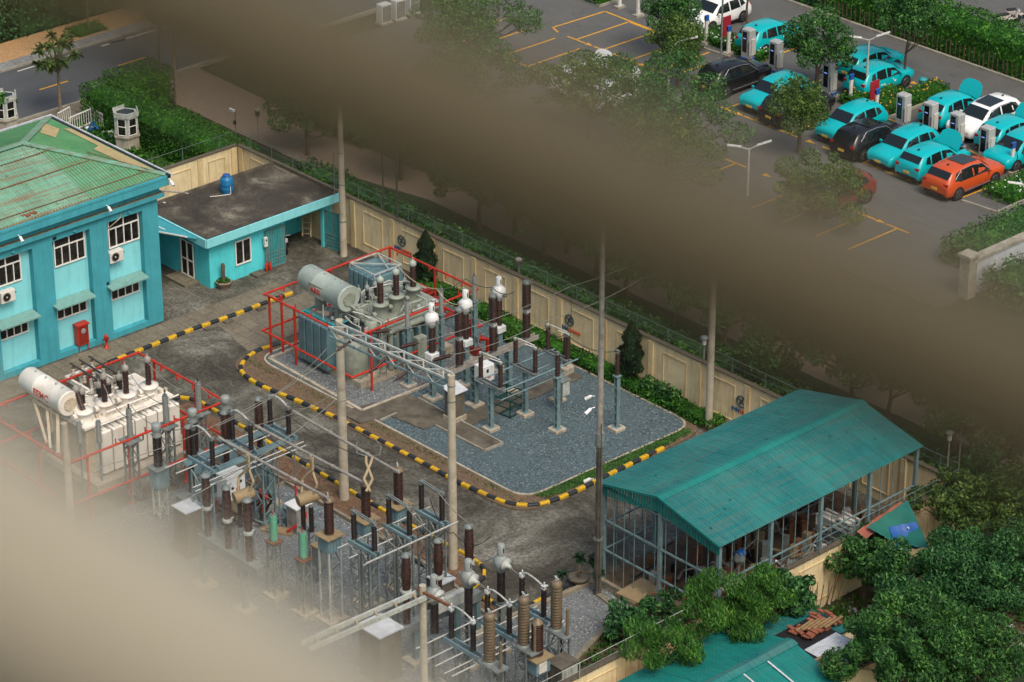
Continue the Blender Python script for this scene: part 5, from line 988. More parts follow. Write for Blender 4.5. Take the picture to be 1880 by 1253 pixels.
b_=G(805,1138,2);r=thing('steel_beam','long grey box beam on legs behind the grey-headed transformers','beam',(b_.x,b_.y,0),world=True);A=G(800,1116,2.6);B_=G(852,1091,2.6);build(MB().mat('galv_light').bar(A,B_,.3,.5),'beam_body',r);build(MB().mat('steel_blue').bar(B_-Vector((0,.4,.2)),B_-Vector((0,.4,2.6)),.22),'steel_leg',r)
mb=MB().mat('tube')
for i,(a,b) in enumerate(((G(666,1024,4),G(843,946,4)),(G(180+35,945,4),G(280,905,4)))):pass
PH=('phase nearest the blurred corner','middle phase','phase nearest the dark road')
for k,y in enumerate((-22.2,-20.45,-18.8)):
    for (x0,z0,x1,z1,l,sg) in ((16.15,5.75,17.95,5.1,'slack jumper from the lattice disconnector to the barrel breaker, ',.12),(18.4,3.5,19.4,4.15,'short jumper from barrel breaker waist to grey transformer head, ',.05),(20.4,4.15,20.85,4.05,'short lead from grey head to white curved arm, ',.03),(22.1,4.05,23.1,4.95,'drooping lead from white curved arm to tan arrester, ',.25),(.35,4.65,2.2,4.4,'lead from lattice arrester to pale-capped transformer, ',.2),(2.3,4.3,4.5,5.3,'lead from pale-capped transformer to the breaker top, ',.15),(6.1,5.6,13.3,5.9,'long thin lead under the tube busbar, ',.5)):
        wire([(x0,y,z0),(x1,y,z1)],l+PH[k],.018,sg,'wire_dark' if sg>.2 else 'wire')
# ------------------------------------------------------------------ big transformers
def pipes(root,mat,lst,r=.04,name='pipe'):
    mb=MB().mat(mat)
    for p in lst:mb.tube(p,r,6)
    return build(mb,name,root)
def loops(name,label,x0,x1,y0,y1,posts,zs=(3.1,1.2),ext=(0,0)):
    r=thing(name,label,'pipework',((x0+x1)/2,(y0+y1)/2,0),world=True)
    for i,z in enumerate(zs):
        e=(.0,.12)[i];c=[(x0-e,y0-e,z),(x1+e,y0-e,z),(x1+e,y1+e,z),(x0-e,y1+e,z),(x0-e,y0-e,z)];mb=MB().mat('red_pipe').tube(c,.055,8)
        for q in c[:4]:mb.sphere(q,.075,8)
        build(mb,'pipe_ring',r)
    for (x,y) in posts:
        build(MB().mat('red_pipe').cyl((x,y,0),(x,y,zs[0]),.06,None,8).b2(x-.1,x+.1,y-.1,y+.1,0,.04),'post',r)
    mb=MB().mat('red_pipe');n=5
    for i in range(n):
        for (a,b) in (((x0,y0),(x1,y0)),((x1,y0),(x1,y1)),((x1,y1),(x0,y1)),((x0,y1),(x0,y0))):
            x=a[0]+(b[0]-a[0])*(i+.5)/n;y=a[1]+(b[1]-a[1])*(i+.5)/n;cx,cy=(x0+x1)/2,(y0+y1)/2;dx,dy=(cx-x)*.08,(cy-y)*.06
            mb.cyl((x,y,zs[0]),(x+dx,y+dy,zs[0]-.02),.03,None,5).cyl((x+dx,y+dy,zs[0]+.12),(x+dx,y+dy,zs[0]-.1),.03,None,5)
    build(mb,'nozzle',r)['kind']='stuff';return r
L2=loops('deluge_pipe_frame','red deluge pipe frame ringing the grey-green transformer',-6.85,-.55,-9.35,-1.7,[(-6.2,-8.9),(-4.85,-9.2),(-1.55,-9.2),(-.45,-8.3),(-.5,-3.9),(-.6,-1.75),(-3.5,-1.75),(-6.8,-1.75),(-6.8,-5.5),(-6.6,-9.3)])
L1=loops('deluge_pipe_frame','red deluge pipe frame ringing the white transformer',-5.95,.4,-25.5,-17.3,[(-4.9,-17.2),(-1.9,-17.2),(.3,-17.3),(.42,-22.5),(.42,-19.6),(.4,-24.6),(-5.9,-20.),(-2.,-25.4)])
r=thing('valve_assembly','red valve and pipe cluster at the hedge end of the deluge frame','valve',(-.2,-2.4,0));build(MB().mat('red_pipe').cyl((0,0,0),(0,0,1.6),.11,None,10).cyl((0,0,.9),(.6,.5,.9),.1,None,10).lathe((0,0,1.1),[(.2,0),(.2,.06)],12).lathe((.3,.25,.9),[(.2,0),(.2,.06)],12,(.77,.64,0)).cyl((.6,.5,0),(.6,.5,.9),.1,None,10),'valve_body',r);build(MB().mat('red_dk').lathe((0,0,1.65),[(.22,0),(.22,.03)],12).box(.5,-.2,.5,.5,.3,.35),'handwheel',r)
def fins(root,mat,x0,x1,y0,y1,z0,z1,n,axis='x',name='radiator',th=.62):
    for i in range(n):
        mb=MB().mat(mat)
        if axis=='x':a=x0+(x1-x0)*i/n;w=(x1-x0)/n*th;mb.box(a+w/2,(y0+y1)/2,(z0+z1)/2,w,y1-y0,z1-z0,0,.05)
        else:a=y0+(y1-y0)*i/n;w=(y1-y0)/n*th;mb.box((x0+x1)/2,a+w/2,(z0+z1)/2,x1-x0,w,z1-z0,0,.05)
        build(mb,name,root)
def bushing(root,x,y,z0,zt,z1,rt,ri,mt_='t2_body',im='brown',lean=(0,0),capm='t2_cons'):
    t=build(MB().mat(mt_).lathe((x,y,z0),[(rt*1.0,0),(rt*1.02,.02),(rt*.95,.06),(rt*.92,zt-z0-.12),(rt*1.08,zt-z0-.1),(rt*1.08,zt-z0-.02),(rt*.5,zt-z0)],18).mat(mt_).cyl((x,y,z0+.35),(x+.0,y-rt*1.4,z0+.35),rt*.35,None,10),'turret',root)
    ax=Vector((lean[0],lean[1],1)).normalized();h=z1-zt;k=int(h/.085);pr=[]
    for i in range(k):p=h/k;pr+=[(ri*.7,i*p),(ri,i*p+p*.35),(ri*.7,i*p+p*.7)]
    pr.append((ri*.7,h));build(MB().mat(im).lathe((x,y,zt),pr,12,tuple(ax)),'bushing',root);e=Vector((x,y,zt))+ax*h
    build(MB().mat(capm).lathe(tuple(e),[(ri*.9,0),(ri*1.15,.06),(ri*1.1,.2),(ri*.4,.28),(.03,.3),(.03,.42)],10,tuple(ax)),'bushing_cap',root)
def conservator(root,a,b,r,mat,txt,tmat,size,plate):
    a,b=Vector(a),Vector(b);d=(b-a).normalized();L=(b-a).length
    build(MB().mat(mat).lathe(tuple(a),[(.02,-.16),(r*.6,-.12),(r*.92,-.04),(r,.05),(r,L*.33),(r*1.012,L*.335),(r*1.012,L*.345),(r,L*.35),(r,L-.1),(r*1.03,L-.08),(r*1.03,L),(r*.98,L+.02)],28,tuple(d)),'conservator',root)
    mb=MB().mat('t1_cream' if mat=='t1_white' else 't2_body').lathe(tuple(b+d*.02),[(r*.55,0),(r*.55,.05)],20,tuple(d))
    for i in range(10):
        t=i*.628;mb.sphere(tuple(b+d*.08+Vector((0,math.cos(t)*r*.48,math.sin(t)*r*.48))),.03,6)
    build(mb,'end_cover',root)
    mb=MB().mat('galv_light')
    for t in (.2,.45,.7,.85):mb.cyl(a.lerp(b,t)+Vector((0,0,r-.02)),a.lerp(b,t)+Vector((0,0,r+.09)),.05,None,6)
    build(mb,'vent_nub',root)
    c=a.lerp(b,plate)+Vector((0,-r*math.cos(R(38)),r*math.sin(R(38))*.0));z=a.z+.02
    if txt=='ABB':
        build(MB().mat('t2_body').box(c.x,a.y-r*.92-.05,z-.1,1.05,.06,.62),'name_plate',root);text(root,'lettering',txt,.36,tmat,(c.x,a.y-r*.92-.09,z-.08),(R(90),0,0),.012,1.15,.006)
    else:text(root,'lettering',txt,size,tmat,(c.x,a.y-r-.02,z+.02),(R(90),0,0),.012,1.0,.004)
# grey-green transformer
t2=thing('power_transformer','grey-green power transformer with pale conservator drum lettered in red','transformer',(-3.2,-5.6,0),world=True)
build(MB().mat('block').b2(-5.8,-.9,-8.6,-2.9,.05,.42),'plinth',t2)
build(MB().mat('t2_body').b2(-4.5,-1.15,-7.0,-3.35,.43,2.58,.08).b2(-4.62,-1.02,-7.12,-3.23,2.581,2.68),'tank',t2)
build(MB().mat('t2_dark').b2(-4.45,-1.4,-8.25,-7.01,.43,2.3,.1),'tap_changer_housing',t2)
fins(t2,'t2_fin',-4.95,-2.75,-8.95,-8.1,.45,2.62,4,'x',th=.9);build(MB().mat('gate_cyan').b2(-4.98,-2.72,-8.6,-8.5,2.63,2.7).b2(-4.98,-4.9,-8.9,-7.6,2.63,2.69).b2(-2.8,-2.72,-8.9,-7.6,2.63,2.69),'radiator_header',t2)
fins(t2,'t2_fin',-6.65,-4.75,-4.5,-2.6,1.2,3.0,5,'x',th=.85);mb=MB().mat('galv_light').b2(-6.7,-4.7,-4.52,-4.46,1.05,1.12)
for a,b in (((-6.6,-4.4,3.2),(-6.6,-2.7,3.2)),((-4.8,-4.4,3.2),(-4.8,-2.7,3.2)),((-6.6,-4.4,3.2),(-4.8,-4.4,3.2)),((-6.6,-4.4,3.2),(-4.8,-2.7,3.2)),((-4.8,-3.5,3.2),(-6.6,-2.7,3.2)),((-6.6,-4.4,3.0),(-6.6,-4.4,3.2)),((-4.8,-4.4,3.0),(-4.8,-4.4,3.2)),((-6.6,-2.7,3.2),(-4.8,-2.7,3.2))):mb.bar(a,b,.05)
build(mb,'radiator_bracing',t2)
for x in (-6.5,-4.9):
    for y in (-4.4,-2.75):build(MB().mat('galv').box(x,y,.6,.08,.08,1.2),'radiator_stand',t2)
fins(t2,'t2_dark',-2.4,-1.6,-8.4,-7.2,.6,2.2,4,'x',th=.7);fins(t2,'t2_fin',-1.1,-.75,-6.6,-3.7,.6,2.2,6,'y',th=.3)
mb=MB().mat('t2_body')
for y in (-6.7,-6.35):mb.cyl((-.95,y,.5),(-.95,y,2.4),.13,None,10)
mb.cyl((-.9,-6.9,2.45),(-.9,-4.2,2.45),.16,None,10);build(mb,'cooling_pipe',t2)
build(MB().mat('t2_body').lathe((-1.8,-8.15,.43),[(.55,0),(.6,.1),(.6,1.55),(.5,1.7),(.2,1.75)],18),'tap_changer_drum',t2)
for y,x in ((-6.5,-1.87),(-5.42,-2.02),(-4.25,-2.18)):bushing(t2,x,y,2.65,3.5,4.55,.36,.155)
for y in (-6.4,-5.9,-5.4):bushing(t2,-3.55,y,2.65,2.85,3.35,.12,.1,'t2_body','dkbrown',(0,0),'grey_head')
for y in (-5.3,-4.6,-3.9):bushing(t2,-3.2,y,2.65,2.85,3.2,.11,.09,'t2_body','dkbrown',(0,0),'grey_head')
conservator(t2,(-5.62,-7.75,3.92),(-2.5,-7.85,3.9),.62,'t2_cons','ABB','text_red',.4,.44)
mb=MB().mat('t2_body').cyl((-4.7,-7.75,2.6),(-4.7,-7.75,3.5),.28,None,12).b2(-3.4,-3.15,-8.0,-7.5,2.6,3.5).b2(-3.6,-2.9,-8.1,-7.4,2.58,2.66);build(mb,'conservator_support',t2)
pipes(t2,'galv_light',[[(-2.3,-7.8,3.3),(-2.0,-7.5,3.2),(-1.4,-7.5,3.15),(-1.4,-6.9,2.8)],[(-2.4,-7.6,3.1),(-1.6,-7.2,3.05),(-1.0,-7.2,3.0),(-1.0,-7.2,1.2)],[(-2.5,-8.1,3.1),(-1.9,-8.2,3.0),(-1.3,-8.2,3.0),(-1.3,-8.2,1.0)],[(-3.6,-6.9,2.75),(-3.6,-6.0,3.4),(-3.0,-4.0,3.4),(-1.9,-3.7,3.3)],[(-4.2,-6.9,2.8),(-4.2,-4.0,3.0),(-2.4,-3.5,3.0)],[(-3.6,-8.5,3.4),(-3.6,-8.55,.8)],[(-2.5,-6.9,2.72),(-1.3,-6.9,2.78),(-1.3,-3.5,2.78)]],.035)
pipes(t2,'t2_body',[[(-2.5,-7.8,3.6),(-2.2,-7.6,3.3),(-2.3,-6.9,2.9)],[(-3.9,-7.2,3.0),(-2.8,-6.8,2.95)],[(-1.6,-7.6,2.6),(-1.6,-7.1,2.8)],[(-1.2,-5.9,3.05),(-1.6,-5.3,3.05),(-1.5,-4.2,3.05)]],.07,'oil_pipe')
mb=MB().mat('galv_light');rg=rnd(31)
for i in range(26):
    x,y=rg.uniform(-4.3,-1.3),rg.uniform(-8.3,-3.5);z=2.7;mb.box(x,y,z+.08,rg.uniform(.06,.22),rg.uniform(.06,.22),rg.uniform(.08,.3))
build(mb,'fittings',t2)
mb=MB().mat('galv_light');rg=rnd(77)
for i in range(16):
    x,y=rg.uniform(-4.3,-1.6),rg.uniform(-8.2,-4.2);z=rg.uniform(2.8,3.3);d=rg.uniform(.3,1.1);q=(x,y+d,z) if i%2 else (x+min(d,-1.2-x),y,z);mb.tube([(x,y,2.6),(x,y,z),q,(q[0],q[1],2.6)],.028,5)
build(mb,'conduit_run',t2)
mb=MB().mat('t2_body').lathe((-2.5,-7.25,2.7),[(.25,0),(.28,.2),(.2,.45),(.05,.5)],14).lathe((-1.5,-7.4,2.65),[(.3,0),(.32,.35),(.22,.4)],14);build(mb,'tap_changer_head',t2)
mb=MB().mat('galv');
for i in range(9):mb.bar((-.75,-7.55,.6+.26*i),(-.75,-7.15,.6+.26*i),.03)
mb.bar((-.75,-7.55,.4),(-.75,-7.55,3.1),.035).bar((-.75,-7.15,.4),(-.75,-7.15,3.1),.035);build(mb,'ladder',t2)
bx=build(MB().mat('t2_body').b2(-.72,-.35,-5.55,-5.0,.75,1.85,.02),'marshalling_box',t2)
r=thing('fire_platform','dark red steps and platform behind the grey-green radiators','platform',(-4.6,-1.2,0));mb=MB().mat('red_dk')
for i in range(5):mb.box(.35*i-.6,.1,.9-.17*i,.36,1.4,.05)
mb.box(-1.1,.1,1.0,.9,1.4,.06).bar((-1.4,-.5,0),(-1.4,-.5,1.0),.07).bar((-1.4,.7,0),(-1.4,.7,1.0),.07);build(mb,'steps',r)
# white transformer
t1=thing('power_transformer','white power transformer with long conservator drum and T1 on its radiators','transformer',(-3.4,-21,0),world=True)
build(MB().mat('block').b2(-5.6,-1.2,-23.1,-17.6,.02,.4),'plinth',t1);build(MB().mat('t1_cream').b2(-4.9,-2.35,-22.75,-18.3,.41,2.62,.06).mat('t1_white').b2(-5.05,-2.2,-22.9,-18.15,2.621,2.72),'tank',t1)
fins(t1,'t1_white',-2.65,-1.75,-22.35,-18.1,.5,2.5,7,'y','radiator',.9)
mb=MB().mat('t2_fin')
for i in range(14):
    y=-22.35+4.25*(i+.5)/14;mb.b2(-2.65,-1.9,y-.02,y+.02,2.499,2.512)
build(mb,'radiator_grooves',t1)['kind']='stuff'
mb=MB().mat('t1_cream')
for i in range(14):
    y=-22.2+4.0*i/13;mb.box(-2.72,y,2.78,.14,.12,.2).cyl((-2.72,y,2.7),(-2.55,y,2.5),.04,None,5)
build(mb,'valve_row',t1)['kind']='stuff'
build(MB().mat('t1_white').cyl((-2.05,-22.4,2.72),(-2.05,-18.0,2.72),.04,None,6),'header_pipe',t1)
text(t1,'lettering','T1',.42,'text_dark',(-1.742,-20.35,1.55),(R(90),0,R(90)),.01,1.0,.01)
for y in (-22.45,-21.3,-20.15,-18.95):bushing(t1,-2.9,y,2.7,3.25,4.35 if y!=-22.45 else 4.1,.40,.14,'t1_white','brown',(0,0) if y!=-22.45 else (-.32,-.1),'pipe_grey')
for y in (-21.8,-20.9,-20.4,-19.8):bushing(t1,-3.9,y,2.7,2.95,3.4,.2,.15,'t1_white','dkbrown',(0,0),'pipe_grey')
conservator(t1,(-6.3,-22.9,3.62),(-3.15,-22.95,3.62),.56,'t1_white','EEMC','text_red',.46,.56)
mb=MB().mat('t1_cream')
for x in (-5.2,-4.1):
    mb.add([(x-.05,-23.4,2.0),(x+.05,-23.4,2.0),(x+.05,-22.4,2.6),(x-.05,-22.4,2.6),(x-.05,-23.3,3.2),(x+.05,-23.3,3.2),(x+.05,-22.5,3.2),(x-.05,-22.5,3.2)],[(3,2,1,0),(4,5,6,7),(0,1,5,4),(1,2,6,5),(2,3,7,6),(3,0,4,7)])
mb.bar((-5.4,-23.3,3.05),(-3.6,-23.3,3.05),.14,.1).bar((-5.4,-23.3,3.05),(-4.0,-23.7,1.6),.12,.1).bar((-3.6,-23.3,3.05),(-3.0,-23.8,1.6),.14,.1).bar((-4.4,-23.3,3.0),(-3.6,-23.8,1.6),.12,.1);build(mb,'conservator_support',t1)
mb=MB().mat('t1_white')
for a,b in (((-6.4,-20.9),(-4.6,-20.9)),((-6.4,-19.5),(-4.6,-19.5)),((-6.4,-20.9),(-6.4,-19.5)),((-4.6,-20.9),(-4.6,-19.5))):mb.bar((*a,2.9),(*b,2.9),.12,.2)
for x in (-6.3,-5.5,-4.7):mb.box(x,-20.2,1.5,.1,.1,2.9)
build(mb,'secondary_frame',t1)
for k,y in enumerate((-20.7,-20.2,-19.7)):
    build(MB().mat('wire_dark').bar((-6.3,y,3.62),(-3.9,y,3.55),.06,.07),'black_bus',t1)
    for j in range(3):ins_part(t1,-6.1+.85*j,y,3.0,3.5,.10,'white_ins',pitch=.12,name='white_insulator',cap='rust')
pipes(t1,'t1_white',[[(-2.3,-23.2,3.2),(-2.4,-22.9,2.9),(-3.2,-22.3,2.9)],[(-4.6,-22.2,2.95),(-4.6,-18.6,2.95)],[(-2.4,-21.6,3.0),(-2.4,-19.0,3.0)],[(-4.9,-22,3.1),(-4.0,-21.4,3.1)]],.05)
mb=MB().mat('t1_white');rg=rnd(33)
for i in range(22):mb.box(rg.uniform(-4.8,-2.5),rg.uniform(-22.6,-18.4),2.8,rg.uniform(.06,.35),rg.uniform(.06,.35),rg.uniform(.1,.3))
build(mb,'fittings',t1)
r=thing('steel_scaffold','bundle of bolted red and brown machinery under the wide disconnector','machinery',(4.8,-20.0,0));rg=rnd(41);mb=MB().mat('brown')
for i in range(16):mb.cyl((rg.gauss(0,.5),rg.gauss(0,.7),.2),(rg.gauss(0,.5),rg.gauss(0,.7),1.0),.06,None,5)
mb.mat('red_pipe').cyl((.3,.9,.3),(.3,.9,1.3),.12,None,8).cyl((.3,.9,1.2),(.8,.8,1.2),.1,None,8).cyl((-.9,-.6,.3),(-.9,-.6,.9),.1,None,8);mb.mat('tan_box').box(0,-.2,.7,.9,.8,.4);build(mb,'machine_parts',r)
RAIL1,RAIL2=.0235,.040
# ------------------------------------------------------------------ cars
ST=[(-2.16,.44,.80,.72,.82,.62),(-2.13,.34,.84,.82,1.02,.66),(-2.05,.27,.87,.90,1.12,.68),(-1.86,.25,.89,.95,1.32,.70),(-1.66,.24,.90,.97,1.51,.67),(-1.40,.24,.90,.97,1.58,.67),(-.9,.24,.90,.95,1.61,.68),(-.3,.24,.90,.93,1.61,.68),(.2,.24,.90,.92,1.57,.67),(.5,.24,.90,.92,1.49,.66),(.8,.24,.90,.93,1.27,.69),(1.08,.24,.90,.95,1.06,.74),(1.4,.25,.90,.94,1.03,.73),(1.75,.26,.89,.91,.98,.71),(1.98,.30,.86,.85,.92,.66),(2.12,.38,.80,.76,.82,.60),(2.15,.46,.74,.68,.72,.55)]
def stat(y):
    y=max(ST[0][0],min(ST[-1][0],y))
    for a,b in zip(ST[:-1],ST[1:]):
        if a[0]<=y<=b[0]:
            t=(y-a[0])/(b[0]-a[0]);return [a[i]+(b[i]-a[i])*t for i in range(6)]
def side(y,f,off=.012):
    _,zb,w,zs,zt,wt=stat(y);x=w*.985+(wt-w*.985)*f+off;z=zs+(zt-.05-zs)*f;return x,z
def car(name,label,paint,loc,rz,group,scale=(1,1,1),plate='plate_yellow',hood=False,sunroof=False,suv=False,lettering=False):
    r=thing(name,label,'car',(loc[0],loc[1],0),group,rz);kx,ky,kz=scale
    sec=lambda s:[(0,s[1]),(s[2]*.9,s[1]),(s[2]*.985,s[1]+.1),(s[2]*1.0,(s[1]+s[3])/2+.02),(s[2]*.985,s[3]),((s[2]*.985+s[5])/2,(s[3]+s[4]-.05)/2+.004),(s[5],s[4]-.05),(s[5]*.86,s[4]),(0,s[4]+.015)]
    mb=MB().mat(paint);rows=[]
    for s in ST:
        q=sec(s);full=[(-x,z) for x,z in q[::-1]]+[(x,z) for x,z in q[1:-1]];rows.append([(x*kx,s[0]*ky,z*kz) for x,z in full])
    n=len(rows[0]);vs=[v for rr in rows for v in rr]
    fs=[(i*n+j,i*n+(j+1)%n,(i+1)*n+(j+1)%n,(i+1)*n+j) for i in range(len(rows)-1) for j in range(n)]
    mb.add(vs,fs,True);mb.add(rows[0],[tuple(range(n))]);mb.add(rows[-1],[tuple(range(n-1,-1,-1))])
    build(mb,'body',r)
    mb=MB().mat('black_rubber');
    for sg in (-1,1):
        for yw in (-1.36,1.30):mb.lathe((sg*.80*kx,yw*ky,.33),[(.41,0),(.41,.118)],18,(sg,0,0))
        mb.box(sg*.895*kx,0,.28*kz,.05,2.2*ky,.12)
    mb.box(0,-2.12*ky,.38,1.3*kx,.14,.16).box(0,2.10*ky,.40,1.1*kx,.12,.14);build(mb,'cladding',r)
    for sg in (-1,1):
        for yw in (-1.36,1.30):
            w=build(MB().mat('tyre').lathe((sg*.74*kx,yw*ky,.33),[(.20,0),(.335,0),(.355,.03),(.355,.17),(.335,.20),(.23,.20)],20,(sg,0,0)),'wheel',r);mb=MB().mat('black_rubber').lathe((sg*(.74*kx+.185),yw*ky,.33),[(.21,-.01),(.21,0)],16,(sg,0,0)).mat('rim')
            for k in range(5):
                a=k*1.2566;o=Vector((sg*(.74*kx+.195),yw*ky,.33));mb.bar(o+Vector((0,math.cos(a)*.03,math.sin(a)*.03)),o+Vector((0,math.cos(a)*.2,math.sin(a)*.2)),.055,.02)
            mb.lathe((sg*(.74*kx+.19),yw*ky,.33),[(.235,0),(.235,.012),(.21,.012)],18,(sg,0,0),False);build(mb,'rim',w)
    def poly(pts,sg):
        v=[]
        for y,f in pts:
            x,z=side(y,f);v.append((sg*x*kx,y*ky,z*kz))
        return v if sg>0 else v[::-1]
    wins=[[(.98,.08),(.72,.62),(.48,.86),(-.22,.92),(-.22,.08)],[(-.32,.08),(-.32,.92),(-1.05,.90),(-1.12,.10)]]+[[(-1.2,.14),(-1.16,.86),(-1.42,.78),(-1.58,.3)]]
    if suv:
        for sg in (-1,1):
            build(MB().mat('black_rubber').quad(*[(v[0]-sg*.004,v[1],v[2]) for v in poly([(1.04,.03),(.72,.66),(.47,.92),(-.25,.96),(-1.12,.95),(-1.45,.82),(-1.66,.26),(-1.25,.03)],sg)]),'window_surround',r)
    for sg in (-1,1):
        for w in wins:build(MB().mat('glass_dark').quad(*poly(w,sg)),'side_window',r)
    def top(y,fx,off=.014):
        _,zb,w,zs,zt,wt=stat(y);return (fx*wt*kx,y*ky,(zt+off+.012*(1-abs(fx)))*kz)
    mb=MB().mat('glass_dark');ys=[.52,.62,.8,.95,1.07]
    for a,b in zip(ys[:-1],ys[1:]):
        ea,eb=.95,.97
        for p,q in ((-1,-.4),(-.4,.4),(.4,1)):mb.quad(top(a,p*ea,.02),top(b,p*eb,.02),top(b,q*eb,.02),top(a,q*ea,.02))
    build(mb,'windscreen',r);mb=MB().mat('glass_dark');ys=[-2.0,-1.86,-1.70]
    for a,b in zip(ys[:-1],ys[1:]):
        for p,q in ((-.95,-.35),(-.35,.35),(.35,.95)):mb.quad(top(a,p,.02),top(b,p,.02),top(b,q,.02),top(a,q,.02))
    build(mb,'rear_window',r)
    if sunroof:build(MB().mat('glass_dark').quad(top(.30,-.78,.045),top(-.75,-.78,.045),top(-.75,.78,.045),top(.30,.78,.045)),'sunroof',r)
    for sg in (-1,1):
        build(MB().mat('lamp_red').box(sg*.66*kx,-2.07*ky,.92*kz,.26,.16,.16),'tail_lamp',r);build(MB().mat('lamp_white').box(sg*.56*kx,2.04*ky,.68*kz,.24,.12,.07,-sg*.35),'head_lamp',r)
        build(MB().mat(paint).box(sg*.99*kx,.78*ky,1.02*kz,.17,.11,.12,0,.02),'wing_mirror',r)
    build(MB().mat(plate).box(0,-2.185*ky,.62*kz,.40,.03,.13).box(0,2.165*ky,.50*kz,.40,.03,.11),'number_plate',r)
    build(MB().mat('black_rubber').box(0,-1.25*ky,1.63*kz,.07,.14,.07),'antenna',r)
    if suv:
        mb=MB().mat('chrome')
        for sg in (-1,1):
            P=[Vector((sg*side(y,f,.02)[0]*kx,y*ky,side(y,f)[1]*kz)) for y,f in ((1.0,.02),(.72,.68),(.45,.95),(-.3,.98),(-1.1,.96),(-1.6,.35))];mb.tube(P,.018,5);mb.box(sg*.92*kx,0,.36*kz,.03,1.9*ky,.04)
        mb.box(0,-2.17*ky,.42*kz,1.1*kx,.03,.04).box(0,2.15*ky,.42*kz,1.0*kx,.03,.04);build(mb,'chrome_trim',r)
    if lettering:
        mb=MB().mat('white_paint')
        for sg in (-1,1):
            x=.905*kx*sg;P=[(x,.42*sg,.72),(x,.35*sg,.62),(x,.16*sg,.84)];mb.bar(P[0],P[1],.03,.04).bar(P[1],P[2],.03,.04)
            for k in range(4):mb.box(x,(-.55-.09*k),.68,.012,.055,.07)
        build(mb,'door_mark',r)
    if hood:
        mb=MB().mat(paint);hy=1.12;
        def up(x,d):
            a=R(62);return (x*kx,(hy+d*math.cos(a)*-.12)*ky+.0,1.03*kz+d*math.sin(a)) if 0 else (x*kx,hy*ky+d*math.cos(a),1.04*kz+d*math.sin(a))
        g=[[(-.74,0),(-.4,0),(0,0),(.4,0),(.74,0)],[(-.76,.45),(-.4,.45),(0,.45),(.4,.45),(.76,.45)],[(-.66,.82),(-.36,.84),(0,.85),(.36,.84),(.66,.82)],[(-.42,.98),(-.24,1.02),(0,1.04),(.24,1.02),(.42,.98)]]
        v=[up(x,d) for row in g for x,d in row];mb.add(v,[(5*i+j,5*i+j+1,5*i+j+6,5*i+j+5) for i in range(3) for j in range(4)],True);v2=[(x,y-.03,z+.03) for x,y,z in v];mb.add(v2,[(5*i+j,5*i+j+5,5*i+j+6,5*i+j+1) for i in range(3) for j in range(4)],True);build(mb,'raised_bonnet',r)
        mb=MB().mat('black_rubber');mb.add([top(1.2,-.9,.02),top(1.2,.9,.02),top(1.95,.8,.03),top(1.95,-.8,.03)],[(0,3,2,1),(0,1,2,3)]);build(mb,'engine_bay',r)
    return r
NEAR,FAR=R(180),0    # bonnet towards the camera / towards the far row
TG='teal cars in the charging car park'
teal=car('parked_car','teal car beside the black one at the left of the near row','paint_teal',(-11.75,30.8),NEAR,TG,lettering=True)
copy_of(teal,(-6.05,30.75,0),'teal car parked nose out beside the flower bed, left of a dark car',NEAR)
copy_of(teal,(-1.8,30.25,0),'teal car nose out between the dark car and the teal hatchback with raised bonnet',NEAR)
copy_of(teal,(-18.15,37.2,0),'teal car in the far row beside the first grey chargers and hedge',FAR)
copy_of(teal,(-11.4,38.3,0),'teal car in the far row mostly hidden behind the leafy tree',FAR)
copy_of(teal,(-9.45,36.9,0),'teal car in the far row directly behind the lamp post and red sign',FAR)
copy_of(teal,(2.55,34.6,0),'teal car at the picture edge facing the low charging post',NEAR)
th=car('parked_car','teal car with raised bonnet beside the orange one','paint_teal',(.35,30.1),FAR,TG,lettering=True,hood=True)
copy_of(th,(-3.55,36.5,0),'teal car with raised bonnet left of the white car in the far row',FAR)
copy_of(th,(.75,36.1,0),'teal car with raised bonnet right of the white car, at the picture edge',FAR)
bl=car('parked_car','black SUV with lit tail lamps at the left end of the near row','paint_black',(-15.2,31.0),FAR,'black SUVs',(1.06,1.09,1.04),suv=True)
bl2=car('parked_car','black SUV between two teal ones under the leafy tree','paint_black',(-9.75,30.4),FAR,'black SUVs',(1.04,1.07,1.02),suv=True,sunroof=True);copy_of(bl2,(-3.95,29.9,0),'brownish black SUV with chrome window line between two teal cars',FAR)
car('parked_car','orange SUV with dark sunroof beside the flower bed','paint_orange',(2.75,29.75),FAR,None,(1.06,1.10,1.03),suv=True,sunroof=True)
car('parked_car','white SUV with dark glass roof nose out behind the grey chargers','paint_white',(-1.45,36.6),NEAR,None,(1.06,1.10,1.03),sunroof=True,suv=True)
car('parked_car','white crossover at the top edge beside the red sign','paint_white',(-22.9,37.6),NEAR,None,(1.02,1.0,1.0))
w1=car('parked_car','white car with raised bonnet half hidden by tree tops','paint_white',(-20.6,24.6),FAR,'white cars behind the near trees',hood=True);copy_of(w1,(-18.0,24.2,0),'white car with raised bonnet beside the short lamp, partly under leaves',FAR)
car('parked_car','dark red car almost lost in the blur beside a tree','paint_red',(-.2,23.0),NEAR,None,(1.02,1.05,1.02))
